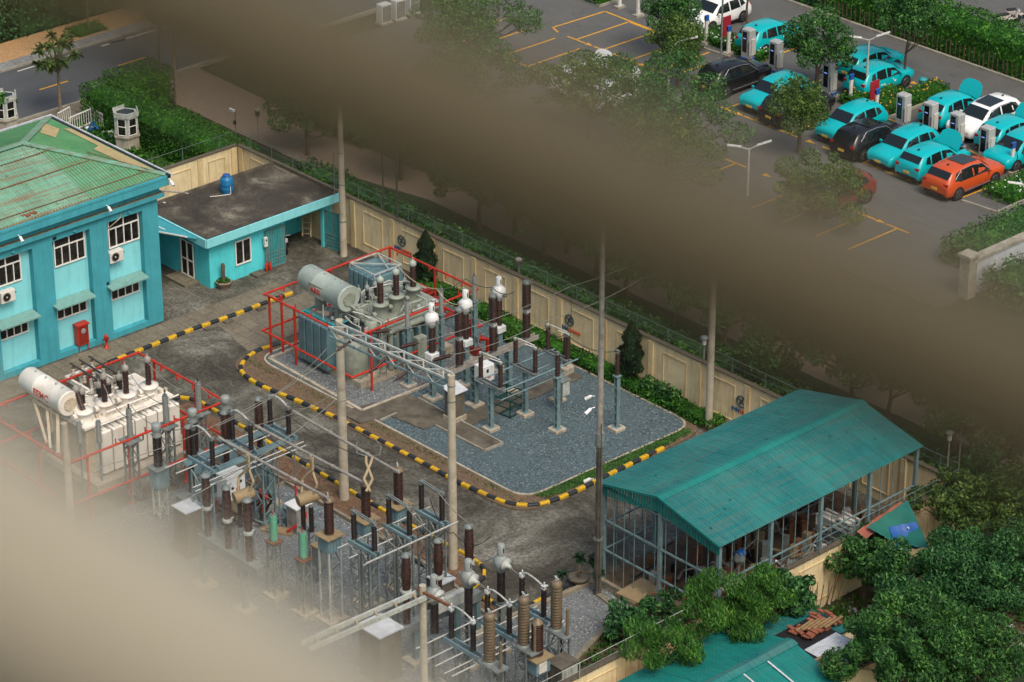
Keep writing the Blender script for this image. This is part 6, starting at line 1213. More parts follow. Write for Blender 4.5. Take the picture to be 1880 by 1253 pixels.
# ------------------------------------------------------------------ chargers, signs, lamps
def charger(l,cable=True):
    r=thing('ev_charger',l,'charger');build(MB().mat('conc').box(0,0,.06,.9,.75,.12),'plinth',r);build(MB().mat('plastic_blue').box(0,0,.2,.72,.60,.16,0,.02),'base_skirt',r)
    build(MB().mat('charger').box(0,0,1.14,.66,.56,1.72,0,.04),'cabinet',r);build(MB().mat('window_dark').b2(-.336,-.331,-.20,.2,.55,1.85).b2(-.22,.12,-.287,-.281,.6,1.85),'front_panel',r);build(MB().mat('screen').b2(-.16,.04,-.292,-.288,1.42,1.47),'display',r)
    build(MB().mat('charger_side').box(.34,.05,.95,.12,.34,1.0,0,.02),'side_unit',r);build(MB().mat('black_rubber').tube([(.3,-.3,1.3),(.45,-.45,.6),(.55,-.2,.12),(.3,.3,.1)],.025,5),'charging_cable',r);build(MB().mat('plate_yellow').lathe((-.1,-.283,1.72) if 0 else (-.334,.1,1.5),[(.05,0),(.05,.004)],8,(-1,0,0)),'warning_mark',r);return r
CG='grey charging cabinets between the two rows'
a=charger('grey charging cabinet behind the first teal car of the far row');a.location=(-17.4,34.55,0);a['group']=CG
for x,y,l in ((-15.0,34.3,'grey charging cabinet on a blue base behind the black SUV tail'),(-10.6,34.0,'grey charging cabinet hidden behind the leafy tree'),(-4.75,33.55,'grey charging cabinet with lit blue display beside the flower bed corner'),(-2.95,33.7,'grey charging cabinet in front of the teal car with raised bonnet'),(-1.0,33.6,'grey charging cabinet in front of the white SUV'),(1.35,33.3,'grey charging cabinet right behind the orange SUV')):copy_of(a,(x,y,0),l)
def cpost(l):
    r=thing('charging_post',l,'charger');build(MB().mat('conc').box(0,0,.07,.45,.6,.14),'plinth',r);mb=MB().mat('white_plastic');mb.add([(-.06,-.12,.14),(.06,-.12,.14),(.06,.12,.14),(-.06,.12,.14),(-.05,-.12,.9),(.05,-.12,.9),(.05,.05,.9),(-.05,.05,.9),(-.06,-.16,1.75),(.06,-.16,1.75),(.06,.12,1.75),(-.06,.12,1.75)],[(0,1,5,4),(1,2,6,5),(2,3,7,6),(3,0,4,7),(4,5,9,8),(5,6,10,9),(6,7,11,10),(7,4,8,11),(8,9,10,11)]);build(mb,'column',r);build(MB().mat('plastic_blue').box(0,-.02,1.6,.15,.3,.32,0,.02),'socket_head',r);build(MB().mat('window_dark').box(0,-.18,1.62,.1,.02,.2),'display',r);build(MB().mat('black_rubber').tube([(.05,.1,1.5),(.18,.2,.9),(.1,.1,.6)],.02,5),'charging_cable',r);return r
a=cpost('slim white charging post by the red sign at the top hedge');a.location=(-18.9,34.5,0);a['group']='slim white charging posts'
for x,y,l in ((-21.0,34.8,'slim white charging post with a worker vest colour beside the white crossover'),(-9.05,34.1,'slim white charging post left of the tall lamp post'),(-6.6,33.5,'slim white charging post just behind the front teal car'),(3.3,33.1,'slim white charging post at the corner of the lower flower bed'),(-28.7,35.2,'slim white charging post at the empty bays, left one'),(-26.9,35.0,'slim white charging post at the empty bays, right one')):copy_of(a,(x,y,0),l)
a=[o for o in bpy.data.objects if o.get('label','').startswith('slim white charging post with a worker')][0];a['label']='slim white charging post beside the white crossover'
def board(x,y,l):
    r=thing('notice_board',l,'sign',(x,y,0),'red notice boards');build(MB().mat('sign_red').box(0,0,.95,.07,.75,1.5,0,.01),'panel',r);build(MB().mat('galv').box(0,-.33,.2,.06,.06,.4).box(0,.33,.2,.06,.06,.4),'leg',r);return r
b=board(-20.2,35.6,'dark red notice board beside the lamp post at the top hedge');copy_of(b,(-7.6,34.4,0),'dark red notice board beside the lamp post by the flower bed')
b=thing('litter_bin','small pale green bin at the tip of the flower bed','bin',(*g2(1693,165),0));build(MB().mat('cyan_canopy').lathe((0,0,0),[(.18,0),(.24,.6),(.26,.62)],12),'bin_body',b);build(MB().mat('gate_cyan').lathe((0,0,.62),[(.27,0),(.27,.06),(.1,.12)],12),'lid',b)
def lamp(x,y,h,label,kind='Y',mat='galv_light',rz=0):
    r=thing('street_lamp',label,'street lamp',(x,y,0),'lamps in the car park',rz);
    if kind=='Y':
        build(MB().mat(mat).cyl((0,0,0),(0,0,h),.075,.055,10),'pole',r)
        for s in (-1,1):build(MB().mat(mat).bar((0,0,h-.05),(s*.55,s*.5,h+(.35 if s>0 else .12)),.06).mat('white_plastic').bar((s*.3,s*.27,h+(.2 if s>0 else .08)),(s*.85,s*.77,h+(.48 if s>0 else .15)),.2,.05),'lamp_head',r)
    else:
        P=[(0,0,0),(0,0,h-1.0),(.08,.08,h-.6),(.3,.3,h-.25),(.7,.65,h)];build(MB().mat(mat).tube(P,.055,8),'pole',r);build(MB().mat('white_plastic').bar((.6,.56,h-.03),(1.15,1.07,h+.16),.2,.06),'lamp_head',r)
    return r
lamp(-8.85,35.15,3.6,'forked grey lamp post beside the red sign in the middle of the car park');lamp(-17.0,27.6,3.3,'curved white lamp post rising out of the near tree crowns','J','white_plastic');lamp(*g2(1372,360),2.7,'short forked lamp fading into the brown blur');lamp(*g2(1098,200),1.9,'pale lamp head above the half hidden white cars');lamp(*g2(1323,120),5.2,'plain grey lamp pole at the top red sign','J','galv');lamp(*g2(1885,420),2.4,'lamp head cut off at the picture edge below the flower bed')
lamp(*g2(1090,520),3,'slim lamp lost behind the wall in the dark blur')if 0 else None
for i,(px,py,l) in enumerate(((705,43,'white electrical cabinet, left of three at the top of the blur'),(731,36,'grey panelled cabinet between two white ones'),(757,26,'tall white electrical cabinet, right of three'))):
    p=G(px,py);r=thing('roadside_cabinet',l,'cabinet',(p.x,p.y,0));h=(1.15,1.2,1.35)[i];build(MB().mat('white_head').box(0,0,h/2+.1,.55,.75,h,0,.02),'casing',r);build(MB().mat('galv').b2(.276,.285,-.33,.33,.18,h),'door',r);build(MB().mat('conc').box(0,0,.05,.7,.9,.1),'plinth',r)
m=moto(*g2(1850,45),R(70),'pale motorbike parked beyond the tall hedge, left one','moto_white','motorbikes beyond the hedge');copy_of(m,(*g2(1868,36),0),'pale motorbike parked beyond the tall hedge, right one',R(60))
# ------------------------------------------------------------------ car park planting
hedge(-22,18,43.75,46.3,2.3,'long tall hedge along the back kerb of the car park','leaf_hedge',95,.17,5,'boundary_hedge',wob=.14)
r=thing('palisade_fence','grey wooden palisade half hidden in the back hedge','fence',(-2,43.66,0),world=True);mb=MB().mat('trunk');rg=rnd(8)
for i in range(110):x=-20+.35*i+rg.uniform(-.05,.05);mb.box(x,43.66,.5+rg.uniform(-.15,.1),.06,.04,1.1)
build(mb,'pales',r)['kind']='stuff'
hedge(-21.2,-16.2,34.2,35.8,.55,'white-flowered low bed behind the first grey chargers','leaf_hedge',170,.11,6,'flower_bed',flowers=('flower_w',60),rz=R(52)*0,cat='flower bed',loc=(-19.2,35.5))
hedge(-9.5,-6.2,33.6,36.9,.6,'yellow-flowered bed round the lamp post and red sign','leaf_hedge',170,.12,7,'flower_bed',flowers=('flower_y',34),cat='flower bed')
hedge(-7.6,-6.4,37,39.5,.5,'end of the yellow-flowered bed with the pale green bin','leaf_hedge',170,.12,7,'flower_bed',flowers=('flower_y',16),cat='flower bed')
hedge(4.2,6.0,29.6,37,.55,'white-flowered bed beside the orange SUV','leaf_hedge',170,.12,9,'flower_bed',flowers=('flower_w',60),cat='flower bed')
hedge(-33,-29.8,34.5,40,.6,'leafy bed at the corner of the empty yellow bays','leaf_hedge',150,.13,10,'flower_bed',flowers=('flower_w',30),cat='flower bed')
mb=MB().mat('kerb_conc');border([(4.0,28.2),(6.15,28.4),(6.2,38)],.14,.14);border([(-6.1,33.5),(-6.1,39.6)],.12,.14);border([(-29.6,34.3),(-29.6,40)],.12,.14);border([(-21.5,33.9),(-17.9,34.1)],.12,.14);struct(mb,'bed_kerb')
w=thing('garden_wall','white rendered wall with square pier at the right edge','wall',(11.6,22,0),world=True);build(MB().mat('sheet_white').b2(11.35,11.55,19.9,34,0,1.9),'wall_panel',w);build(MB().mat('conc').b2(11.2,11.7,19.9,34,1.9,2.02).b2(11.15,11.75,19.3,19.9,0,2.2).b2(11.05,11.85,19.2,20.0,2.2,2.34),'coping',w)
hedge(7.9,11.05,21.8,30,1.25,'rounded green hedge along the white wall','leaf_mid',90,.17,12,'shrub_hedge',wob=.2);hedge(12,16,20,32,1.4,'dense bushes in front of the white wall at the edge','leaf_mid',60,.2,13,'shrub_mass',wob=.25,cat='bush')
# trees of the car park and beyond the wall
TC='trees in the car park';tree((-11.2,33.6,0),'round leafy tree in the middle of the car park over the near row',2.9,1.75,1.75,1.7,'leaf_mid',18,7000,.17,2,TC)
tree((-8.7,38.4,0),'tall upright tree with bare dark trunk in front of the back hedge',4.4,1.5,1.5,1.7,'leaf_mid',16,6500,.17,3,TC,tr=.1);tree((-6.2,26.7,0),'olive-green drooping tree in front of the near row',2.6,1.3,1.3,1.8,'leaf_olive',16,6500,.16,4,TC,elong=2.6,droop=.6)
tree((*G(1508,352,1.9)[:2],0),'lower olive tree melting into the brown blur',1.9,2.1,2.1,1.7,'leaf_olive',20,9000,.17,5,TC,elong=2.6,droop=.6);tree((-20.8,31.6,0),'green tree over the empty yellow bays',3.0,1.5,1.5,1.7,'leaf_mid',16,6500,.16,6,TC)
tree((-17.2,28.6,0),'olive leafy tree below the red notice board',2.6,1.6,1.6,1.6,'leaf_olive',16,6500,.16,7,TC,elong=2.4,droop=.4);tree((-21.3,38.6,0),'thin trunk tree cut by the top edge beside the white crossover',5.2,1.1,1.1,1.2,'leaf_mid',10,2500,.16,8,TC,tr=.08)
tree((-32.8,41,0),'small tree above the corner bed at the top edge',2.5,1.2,1.2,1.2,'leaf_mid',10,2500,.16,9,TC)
TW='trees on the lawn beyond the wall'
for i,(x,y,h,rx,rz,l,lf) in enumerate(((-27.5,22.5,3.2,3.4,2.0,'wide feathery tree at the top edge right of the cabinets','leaf_mid'),(-25.6,19.4,3.0,2.6,1.8,'wide feathery tree below the top one, entering the blur','leaf_mid'),(-12.8,21.6,2.9,3.5,1.9,'broad feathery tree in front of the black SUV','leaf_mid'),(-9.2,20.0,2.9,3.3,1.9,'broad feathery tree reaching toward the short lamp','leaf_mid'),(-15.2,19.6,2.8,2.8,1.8,'feathery tree under the half hidden white cars','leaf_olive'),(-6.5,16.8,2.8,3.0,1.8,'dim tree swallowed by the brown band, centre','leaf_olive'),(-20,15.2,3.3,2.8,1.8,'dim tree swallowed by the brown band, upper left','leaf_deep'))):
    tree((x,y,0),l,h,rx,rx,rz,lf,22,7500,.19,20+i,TW,elong=3.,droop=.25,rc=(.7,1.1),flat=.55,low=-.1)
for i,(px,py,h,rx,rz,l,lf) in enumerate(((565,285,2.6,1.9,1.7,'dark leafy tree on the brick path below the band','leaf_deep'),(1425,712,2.2,1.8,1.5,'dark tree with pale blossoms behind the barbed wire','leaf_deep'),(1630,785,3.2,2.1,1.6,'dark drooping tree over the brick path behind the teal roof','leaf_deep'),(1560,760,3.0,1.7,1.4,'second dark tree over the brick path, left of its twin','leaf_deep'),(735,330,2.9,1.3,1.4,'slim dark tree in the band above the first emblem','leaf_deep'),(1095,505,2.6,2.0,1.6,'dark tree behind the top of the tallest pole','leaf_deep'),(1000,470,2.6,2.0,1.6,'dark tree in the blur above the long wall','leaf_deep'),(1240,590,2.4,1.9,1.5,'dark tree in the blur right of the tallest pole','leaf_deep'),(1820,900,2.6,2.4,1.8,'dim tree at the right edge in the brown blur','leaf_deep'),(880,420,2.8,2.2,1.7,'dark tree in the blur over the row of white transformer heads','leaf_deep'),(945,430,3.0,2.2,1.7,'dark tree in the blur above the first lamp post','leaf_deep'),(1150,545,2.8,2.3,1.7,'dark tree in the blur just right of the tallest pole','leaf_deep'),(1330,640,2.6,2.1,1.6,'dark tree in the blur right of the pale pole','leaf_deep'),(1750,830,3.0,2.2,1.7,'dim tree in the blur above the lantern post','leaf_deep'),(1040,465,3.0,2.2,1.7,'dark tree in the blur left of the tallest pole top','leaf_deep'))):
    p=G(px,py);tree((p.x,p.y,0),l,h,rx,rx,rz,lf,18,5000,.2,40+i,'dark trees along the brick path',elong=2.4,droop=.5,rc=(.5,.85),tm='trunk')
p=G(325,190);tree((p.x,p.y,0),'bare slim trunk standing on the lawn by the low hedge',6.2,1.6,1.6,1.3,'leaf_deep',12,3000,.2,60,None,tr=.12,tm='trunk_pale')
p=G(295,150);tree((p.x,p.y,0),'thin trunk behind the tall hedge',6.0,1.4,1.4,1.2,'leaf_deep',10,2500,.2,61,None,tr=.09,tm='trunk_pale')
# hedges at top left
HG='clipped hedges beside the footpath';hedge(-36.3,-23.0,.9,3.0,2.1,'long thick clipped hedge running behind the grey booth','leaf_hedge',150,.12,14,wob=.045,group=HG);hedge(-37.0,-34.9,3.0,6.3,2.1,'square end of the clipped hedge beside the road','leaf_hedge',150,.12,15,wob=.045,group=HG)
hedge(-33,-28,3.9,5.3,.55,'low hedge with a bare trunk on the brick footpath','leaf_hedge',120,.13,16,group=HG,rz=R(-4));hedge(-29.5,-22.5,9.6,12.5,.8,'low dark hedge across the brick footpath','leaf_deep',70,.15,17,group=HG)
hedge(-22.4,25.5,2.2,4.2,.9,'dense planting strip right behind the barbed wire wall','leaf_hedge',75,.17,21,'planting_strip',wob=.14,group=None,cat='planting')
hedge(-22,24,4.6,5.7,.8,'narrow hedge between the barbed wire wall and the brick path','leaf_deep',80,.17,18,wob=.15,group=HG)
hedge(-51.5,-49.2,-14,5,2.6,'dark bushy hedge across the road at the corner','leaf_deep',75,.22,19,'roadside_hedge',wob=.25);hedge(-52,-49.2,5,16,3.0,'taller bushes further along the far pavement','leaf_deep',60,.24,20,'roadside_hedge',wob=.3)
for i,(x,y,l) in enumerate(((-52.5,0,'dark tree in the top left corner behind the far pavement'),(-53,6,'dark tree behind the far pavement, second from the corner'),(-54,12,'dark tree behind the far pavement where the band begins'))):tree((x,y,0),l,3.6,2.6,2.6,2.0,'leaf_deep',16,5000,.24,70+i,'dark roadside trees',elong=2.)
p=G(134,110);tree((-47.2,9.2,0),'slim street tree on the far pavement',4.2,.9,.9,.9,'leaf_deep',8,900,.2,75,None,tr=.07,tm='trunk_pale');hedge(-48.0,-46.6,8,10.2,.3,'small planting square round the slim street tree','leaf_hedge',100,.12,77,'planting_bed',cat='bed')
# rosette tree with splayed leaf clusters
def rosette(loc,label,h,seed,arms,size=.55,mat='leaf_olive',tm='trunk_pale',tr=.10):
    rg=rnd(seed);r=thing('frangipani_tree',label,'tree',loc);tips=[]
    mb=MB().mat(tm).cyl((0,0,0),(.05,0,h*.62),tr,tr*.75,8,False)
    for k in range(arms):
        a=k*2.4+rg.uniform(-.3,.3);q=rg.uniform(.4,1.15);z=h*rg.uniform(.62,1.05);m=Vector((math.cos(a)*q*.6,math.sin(a)*q*.6,z-.15));t=Vector((math.cos(a)*q,math.sin(a)*q,z+.1))
        mb.cyl((.05,0,h*.6),m,tr*.6,tr*.4,6,False);mb.cyl(m,t,tr*.4,tr*.3,6,False);tips.append(t)
    build(mb,'trunk',r);mb=MB().mat(mat)
    for t in tips:
        for i in range(34):
            a=rg.random()*6.283;el=rg.uniform(-.7,.9);L=size*rg.uniform(.6,1.1);d=Vector((math.cos(a)*math.cos(el),math.sin(a)*math.cos(el),math.sin(el)));s=d.cross(Vector((0,0,1))).normalized();e=t+d*L-Vector((0,0,L*.25));m=t+d*L*.55
            mb.add((t,m+s*.075,e,m-s*.075),[(0,1,2,3)])
    build(mb,'crown',r);return r
rosette((-37.55,.4,0),'tall pale-trunked tree with splayed leaf tufts beside the road',4.3,3,13,.62)
rosette((-38.2,-3.6,0),'leafy tuft poking in at the left edge above the second booth',2.3,5,6,.5,'leaf_mid')
rosette((*G(1062,1075)[:2],.1),'dim spiky palm-like plant in a pot beside the tallest pole',1.0,6,4,.36,'leaf_cypress','trunk',.07)
r=thing('plant_pot','dark round planter holding the spiky plant','pot',(*G(1062,1072)[:2],0));build(MB().mat('conc_dark').lathe((0,0,0),[(.25,0),(.45,.3),(.48,.34),(.4,.36)],12),'pot_body',r)
p=G(411,528);r=thing('plant_pot','hexagonal pale pot with grass and a dark stump by the annex corner','pot',(p.x,p.y,0));build(MB().mat('pot').lathe((0,0,0),[(.28,0),(.42,.28),(.46,.33),(.40,.34)],6),'pot_body',r);build(MB().mat('trunk').lathe((0,0,.3),[(.10,0),(.09,.5),(.11,.9),(.06,1.0)],8),'stump',r);rg=rnd(3);mb=MB().mat('leaf_hedge');leaves(mb,rg,(0,0,.38),.36,260,.12,2,.2,0,1,1,.25);build(mb,'grass_tuft',r)
# cypress and shrub border along the inner wall
def cypress(x,y,h,w,l,seed,z0=.5):
    rg=rnd(seed);r=thing('cypress_tree',l,'tree',(x,y,0),'cypresses in front of the emblem wall');build(MB().mat('trunk').cyl((0,0,0),(0,0,h*.8),.06,.02,6),'trunk',r);mb=MB().mat('leaf_cypress')
    for i in range(5200):
        t=rg.random();a_=rg.random()*6.283;z=z0+(h-z0)*t;q=w*(math.sin(min(1,t*3.2)*1.57))*(1-t**1.6)**.8*rg.uniform(.72,1.05)*(1+.22*math.sin(t*19)+.18*math.sin(t*7+1.3))*(1+.16*math.sin(3*a_+t*9));a=a_;p=Vector((q*math.cos(a),q*math.sin(a),z));n=Vector((math.cos(a)+rg.gauss(0,.3),math.sin(a)+rg.gauss(0,.3),.2)).normalized();u=Vector((rg.gauss(0,.3),rg.gauss(0,.3),1)).normalized();s=n.cross(u).normalized();L=.15*rg.uniform(.6,1.3)
        mb.add((p-u*L*.5,p+s*L*.28,p+u*L*.5,p-s*L*.28),[(0,1,2,3)])
    build(mb,'crown',r)
cypress(-7.1,.8,3.1,.72,'dark cypress in front of the cream wall right of the first emblem',1,.55);cypress(7.2,.8,3.4,.74,'dark bushy cypress in front of the wall near the tallest pole',2,.7)
hedge(-7.6,12.9,.35,1.15,.42,'low bright green border at the foot of the emblem wall','leaf_hedge',230,.13,30,'low_border',wob=.1,z0=.1)
for i,x in enumerate((9.2,9.9,8.4,-7.0)):
    rg=rnd(90+i);r=thing('small_shrub',('leafy shrub near the right end of the low border','second leafy shrub near the right end of the low border','third shrub rising out of the low border','shrub at the left end of the low border by the cypress')[i],'shrub',(x,.8,.1),'shrubs in the low border');mb=MB().mat('leaf_mid');leaves(mb,rg,(0,0,.55),.42,240,.17,1.6,.2);build(mb,'foliage',r);build(MB().mat('trunk').cyl((0,0,0),(0,0,.5),.02,None,5),'stem',r)
# ------------------------------------------------------------------ booths and railing at top left
def booth(x,y,label,rz=0):
    r=thing('guard_booth',label,'booth',(x,y,0),'hexagonal guard booths',rz);oc=[(math.cos(R(30+60*i)),math.sin(R(30+60*i))) for i in range(6)];sc_=lambda k:[(a*k,b*k) for a,b in oc]
    build(MB().mat('stone_grey' if 0 else 'conc').prism(sc_(.72),0,.85).prism(sc_(.80),.851,.93),'base_wall',r);build(MB().mat('galv_light').prism(sc_(.66),.931,2.05),'wall_panel',r);build(MB().mat('galv_light').prism(sc_(.72),2.051,2.12),'roof_ring',r);build(MB().mat('window_dark').prism(sc_(.55),2.121,2.135),'roof_opening',r)
    mb=MB().mat('galv_light')
    for i in range(6):
        a,b=Vector((*sc_(.74)[i],2.15)),Vector((*sc_(.74)[(i+1)%6],2.15))
        if i not in (1,):mb.bar(a,b,.05,.28)
    build(mb,'parapet',r)
    for i in range(6):
        a=R(60*i);d=Vector((math.cos(a),math.sin(a),0));s=Vector((-d.y,d.x,0));c=d*.574
        w=build(MB().mat('window_dark').bar(c+d*.012+Vector((0,0,1.08)),c+d*.012+Vector((0,0,1.92)),.34,.012) if 0 else MB().mat('window_dark').quad(*[tuple(c+d*.008+s*q+Vector((0,0,z))) for q,z in ((-.22,1.02),(.22,1.02),(.22,1.92),(-.22,1.92))]),'window',r);mb=MB().mat('white_frame')
        for q0,z0,q1,z1 in ((-.23,1.0,-.23,1.94),(.23,1.0,.23,1.94),(-.23,1.0,.23,1.0),(-.23,1.94,.23,1.94),(-.23,1.5,.23,1.5)):mb.bar(c+d*.02+s*q0+Vector((0,0,z0)),c+d*.02+s*q1+Vector((0,0,z1)),.045,.03)
        build(mb,'frame',w)
    return r
bo=booth(-31.2,.35,'grey hexagonal guard booth with white windows in front of the clipped hedge');copy_of(bo,(*g2(12,242),0),'grey hexagonal guard booth cut by the left edge beside the road')
def railing(p0,p1,label):
    p0,p1=Vector((*p0,0)),Vector((*p1,0));r=thing('metal_railing',label,'railing',tuple((p0+p1)/2),'pale railings by the booth',world=True);u=Vector((0,0,1));mb=MB().mat('white_frame');mb.bar(p0+u*.95,p1+u*.95,.05).bar(p0+u*.15,p1+u*.15,.04);n=int((p1-p0).length/.17)
    for i in range(n+1):p=p0.lerp(p1,i/n);mb.bar(p+u*.02,p+u*.95,.025)
    build(mb,'bars',r)
railing(g2(130,246),g2(172,228),'pale railing nearest the turquoise building roof');railing(g2(160,222),g2(190,240),'pale railing slanting down to the patterned sacks');railing(g2(108,238),g2(130,226),'short pale railing section by the palm-like tree')
p=G(178,243);r=thing('patterned_sacks','blue and white patterned sacks slumped beside the booth','sacks',(p.x,p.y,0));rg=rnd(2);mb=MB()
for i in range(12):mb.mat('sheet_white' if i%2 else 'tarp_blue').sphere((rg.gauss(0,.55),rg.gauss(0,.3),.15),rg.uniform(.14,.26),8,.6)
build(mb,'sack_pile',r)
p=G(198,252);r=thing('washing_basin','pale round basin between the sacks and the booth','basin',(p.x,p.y,0));build(MB().mat('pot').lathe((0,0,0),[(.15,0),(.24,.16),(.26,.18),(.2,.17),(.12,.05)],12),'basin_body',r)
# ------------------------------------------------------------------ lower right garden
r=thing('garden_shed','teal corrugated roofed shed at the bottom edge under the trees','shed',(29.5,-18,0),world=True)
rx=30.15;build(MB().mat('wall_cream').b2(27.1,33.0,-30,-13.6,0,2.1),'wall',r)
mb=MB().mat('roof_teal2');corrug(mb,(26.9,-30,2.25),(26.9,-13.3,2.25),(rx,-13.3,3.0),(rx,-30,3.0),.135,.02);build(mb,'rear_slope',r);mb=MB().mat('roof_teal2');corrug(mb,(33.3,-30,2.25),(33.3,-13.3,2.25),(rx,-13.3,3.0),(rx,-30,3.0),.135,.02);build(mb,'front_slope',r)
mb=MB().mat('roof_teal');mb.add([(rx-.3,-30,2.98),(rx,-30,3.07),(rx+.3,-30,2.98),(rx-.3,-13.25,2.98),(rx,-13.25,3.07),(rx+.3,-13.25,2.98)],[(0,3,4,1),(1,4,5,2)]);build(mb,'ridge_cap',r);mb=MB().mat('sheet_white')
for y in (-15.0,-16.3,-17.6):
    a,b=Vector((rx+.35,y,2.98)),Vector((rx+2.6,y,2.46));mb.bar(a,b,.07,.03)
build(mb,'skylight_strip',r)
r=thing('lean_to_roof','low teal and black lean-to roof piled with brick tiles and white sheets','lean-to',(29.8,-11.5,0),world=True)
mb=MB().mat('roof_teal');corrug(mb,(27.4,-13.2,1.95),(27.4,-9.8,1.95),(30.2,-9.8,2.15),(30.2,-13.2,2.15),.135,.02);build(mb,'teal_sheet',r)
build(MB().mat('black_rubber').b2(28.6,32.3,-13.2,-10.6,2.16,2.2),'black_sheet',r);build(MB().mat('wall_cream').b2(27.6,32.2,-13.1,-9.9,0,1.93),'wall',r)
r=thing('sheet_stack','white corrugated sheets lying on the black lean-to roof','sheets',(30.3,-11.6,2.2));mb=MB().mat('sheet_white');corrug(mb,(-.2,-.9,.02),(-.2,.9,.04),(1.9,.9,.05),(1.9,-.9,.03),.12,.02);build(mb,'sheet',r)
rg=rnd(17);r=thing('roof_tiles','reddish brick and tile stack beside the white sheets','tiles',(29.0,-11.2,2.2));mb=MB().mat('brick_red')
for i in range(34):mb.box(rg.uniform(-.35,.7),rg.uniform(-.9,1.3),.05+.05*(i%3),.34,.16,.06,rg.uniform(-.2,.2))
mb.mat('wood')
for i in range(6):mb.box(.1+.12*i,-.2+.2*i,.2,.08,1.1,.06,.1)
build(mb,'tile_pile',r)
r=thing('wooden_pallet','weathered slatted pallet on the black lean-to roof','pallet',(31.5,-12.6,2.22));mb=MB().mat('trunk_pale')
for i in range(6):mb.box(-.5+.2*i,0,.12,.13,1.0,.03)
for i in (-.4,0,.4):mb.box(0,i,.05,1.1,.08,.1)
build(mb,'slats',r)
def tarp(name,label,mat,pts,sag=.25):
    A,B,C,D=[Vector(p) for p in pts];c=(A+B+C+D)/4;n=8;mb=MB().mat(mat);v=[]
    for i in range(n+1):
        for j in range(n+1):
            s,t=i/n,j/n;p=A.lerp(B,s).lerp(D.lerp(C,s),t);v.append(p-Vector((0,0,sag*16*s*(1-s)*t*(1-t)-.03*math.sin(s*17)-.02*math.sin(t*23))))
    mb.add(v,[(i*(n+1)+j,(i+1)*(n+1)+j,(i+1)*(n+1)+j+1,i*(n+1)+j+1) for i in range(n) for j in range(n)],True);return solo(mb,name,label,'tarpaulin',tuple(c),'tarpaulins over the garden corner')
tarp('tarpaulin','green net tarpaulin stretched below the shed corner','tarp_green',[G(1592,968,3.45),G(1667,918,3.65),G(1708,1008,3.1),G(1640,995,3.0)]);tarp('tarpaulin','bright blue tarpaulin hanging under the green one','tarp_blue',[G(1632,968,3.25),G(1682,958,3.45),G(1702,1004,2.9),G(1648,1012,2.8)],.15);tarp('tarpaulin','faded red strip of tarpaulin against the cream wall','tarp_red',[G(1573,976,3.3),G(1655,920,3.6),G(1662,932,3.4),G(1590,990,3.1)],.1)
for i,(a,b,m,l) in enumerate((((1515,1000),(1562,1065),'sheet_white','long white pole leaning against the garden wall'),((1425,1030),(1455,1060),'sheet_white','short white pole leaning beside the dark leafy bush'),((1398,1060),(1410,1075),'sheet_white','white pole stub poking out of the willow leaves'),((1480,1020),(1530,1075),'trunk','dark branch leaning on the cream wall'),((1500,1075),(1555,1040),'bamboo','bamboo cane lying across the dry stalks'),((1640,945),(1668,970),'white_frame','thin white ladder on the green tarpaulin'))):
    A,B=G(*a,2.4 if i!=4 else .9),G(*b,.15 if i not in(4,5) else (.8 if i==4 else 3.3));solo(MB().mat(m).cyl(A,B,.045 if m=='sheet_white' else .03,None,6),'leaning_pole',l,'pole',tuple(A),'poles and canes in the garden')
rg=rnd(55);p=G(1520,1085);r=thing('dry_stalks','bundle of dry upright stalks against the cream wall','stalks',(26.5,-8.2,0));mb=MB().mat('trunk')
for i in range(24):x,y=rg.uniform(-.1,.5),rg.uniform(-1.4,1.4);mb.cyl((x,y,0),(x+rg.gauss(0,.2),y+rg.gauss(0,.25),rg.uniform(.9,2.0)),.018,None,4)
build(mb,'stalks',r)
p=G(1575,1070);r=thing('work_table','cluttered table with buckets under the citrus tree','table',(p.x,p.y,0));build(MB().mat('pipe_grey').box(0,0,.72,1.2,.8,.05),'table_top',r);mb=MB().mat('wood')
for a in (-.5,.5):
    for b_ in (-.3,.3):build(MB().mat('wood').box(a,b_,.35,.06,.06,.7),'leg',r);build(MB().mat('tarp_blue').lathe((-.3,.1,.75),[(.12,0),(.16,.25)],10).mat('white_plastic').lathe((.2,-.1,.75),[(.12,0),(.15,.22)],10).mat('yellow').box(.1,.2,.8,.5,.3,.1,.3),'bucket',r)
p=G(1855,892-0);r=thing('garden_chair','small green plastic chair at the right edge','chair',(*g2(1850,965),0));build(MB().mat('gate_cyan').box(0,0,.42,.45,.45,.05),'seat',r);build(MB().mat('gate_cyan').box(-.2,0,.65,.05,.45,.45),'backrest',r);mb=MB().mat('gate_cyan')
for a in (-.18,.18):
    for b_ in (-.18,.18):build(MB().mat('gate_cyan').box(a,b_,.2,.05,.05,.4),'leg',r)
r=thing('paint_bucket','small white and blue bucket on the canal bank','bucket',(*g2(1856,1160),.1));build(MB().mat('white_plastic').lathe((0,0,0),[(.1,0),(.13,.2)],12).mat('tarp_blue').lathe((0,0,.06),[(.118,0),(.128,.08)],12),'bucket_body',r)
p=G(1565,1118);r=thing('litter','scattered white litter on the bare garden soil','litter',(p.x,p.y,0));rg=rnd(5);mb=MB().mat('sheet_white')
for i in range(16):mb.box(rg.gauss(0,.7),rg.gauss(0,.4),.04,rg.uniform(.08,.22),rg.uniform(.05,.14),.03,rg.random()*3)
build(mb,'scraps',r)
TGd='garden trees by the shed'
def gt(px,py,z,label,rx,rz,leaf,seed,n=9000,s=.17,el=2.6,dr=.5,k=24,rc=(.45,.8),name='broadleaf_tree',h=None,ry=None):
    p=G(px,py,z);return tree((p.x,p.y,0),label,z,rx,ry or rx,rz,leaf,k,n,s,seed,TGd,name,.14,el,dr,rc)
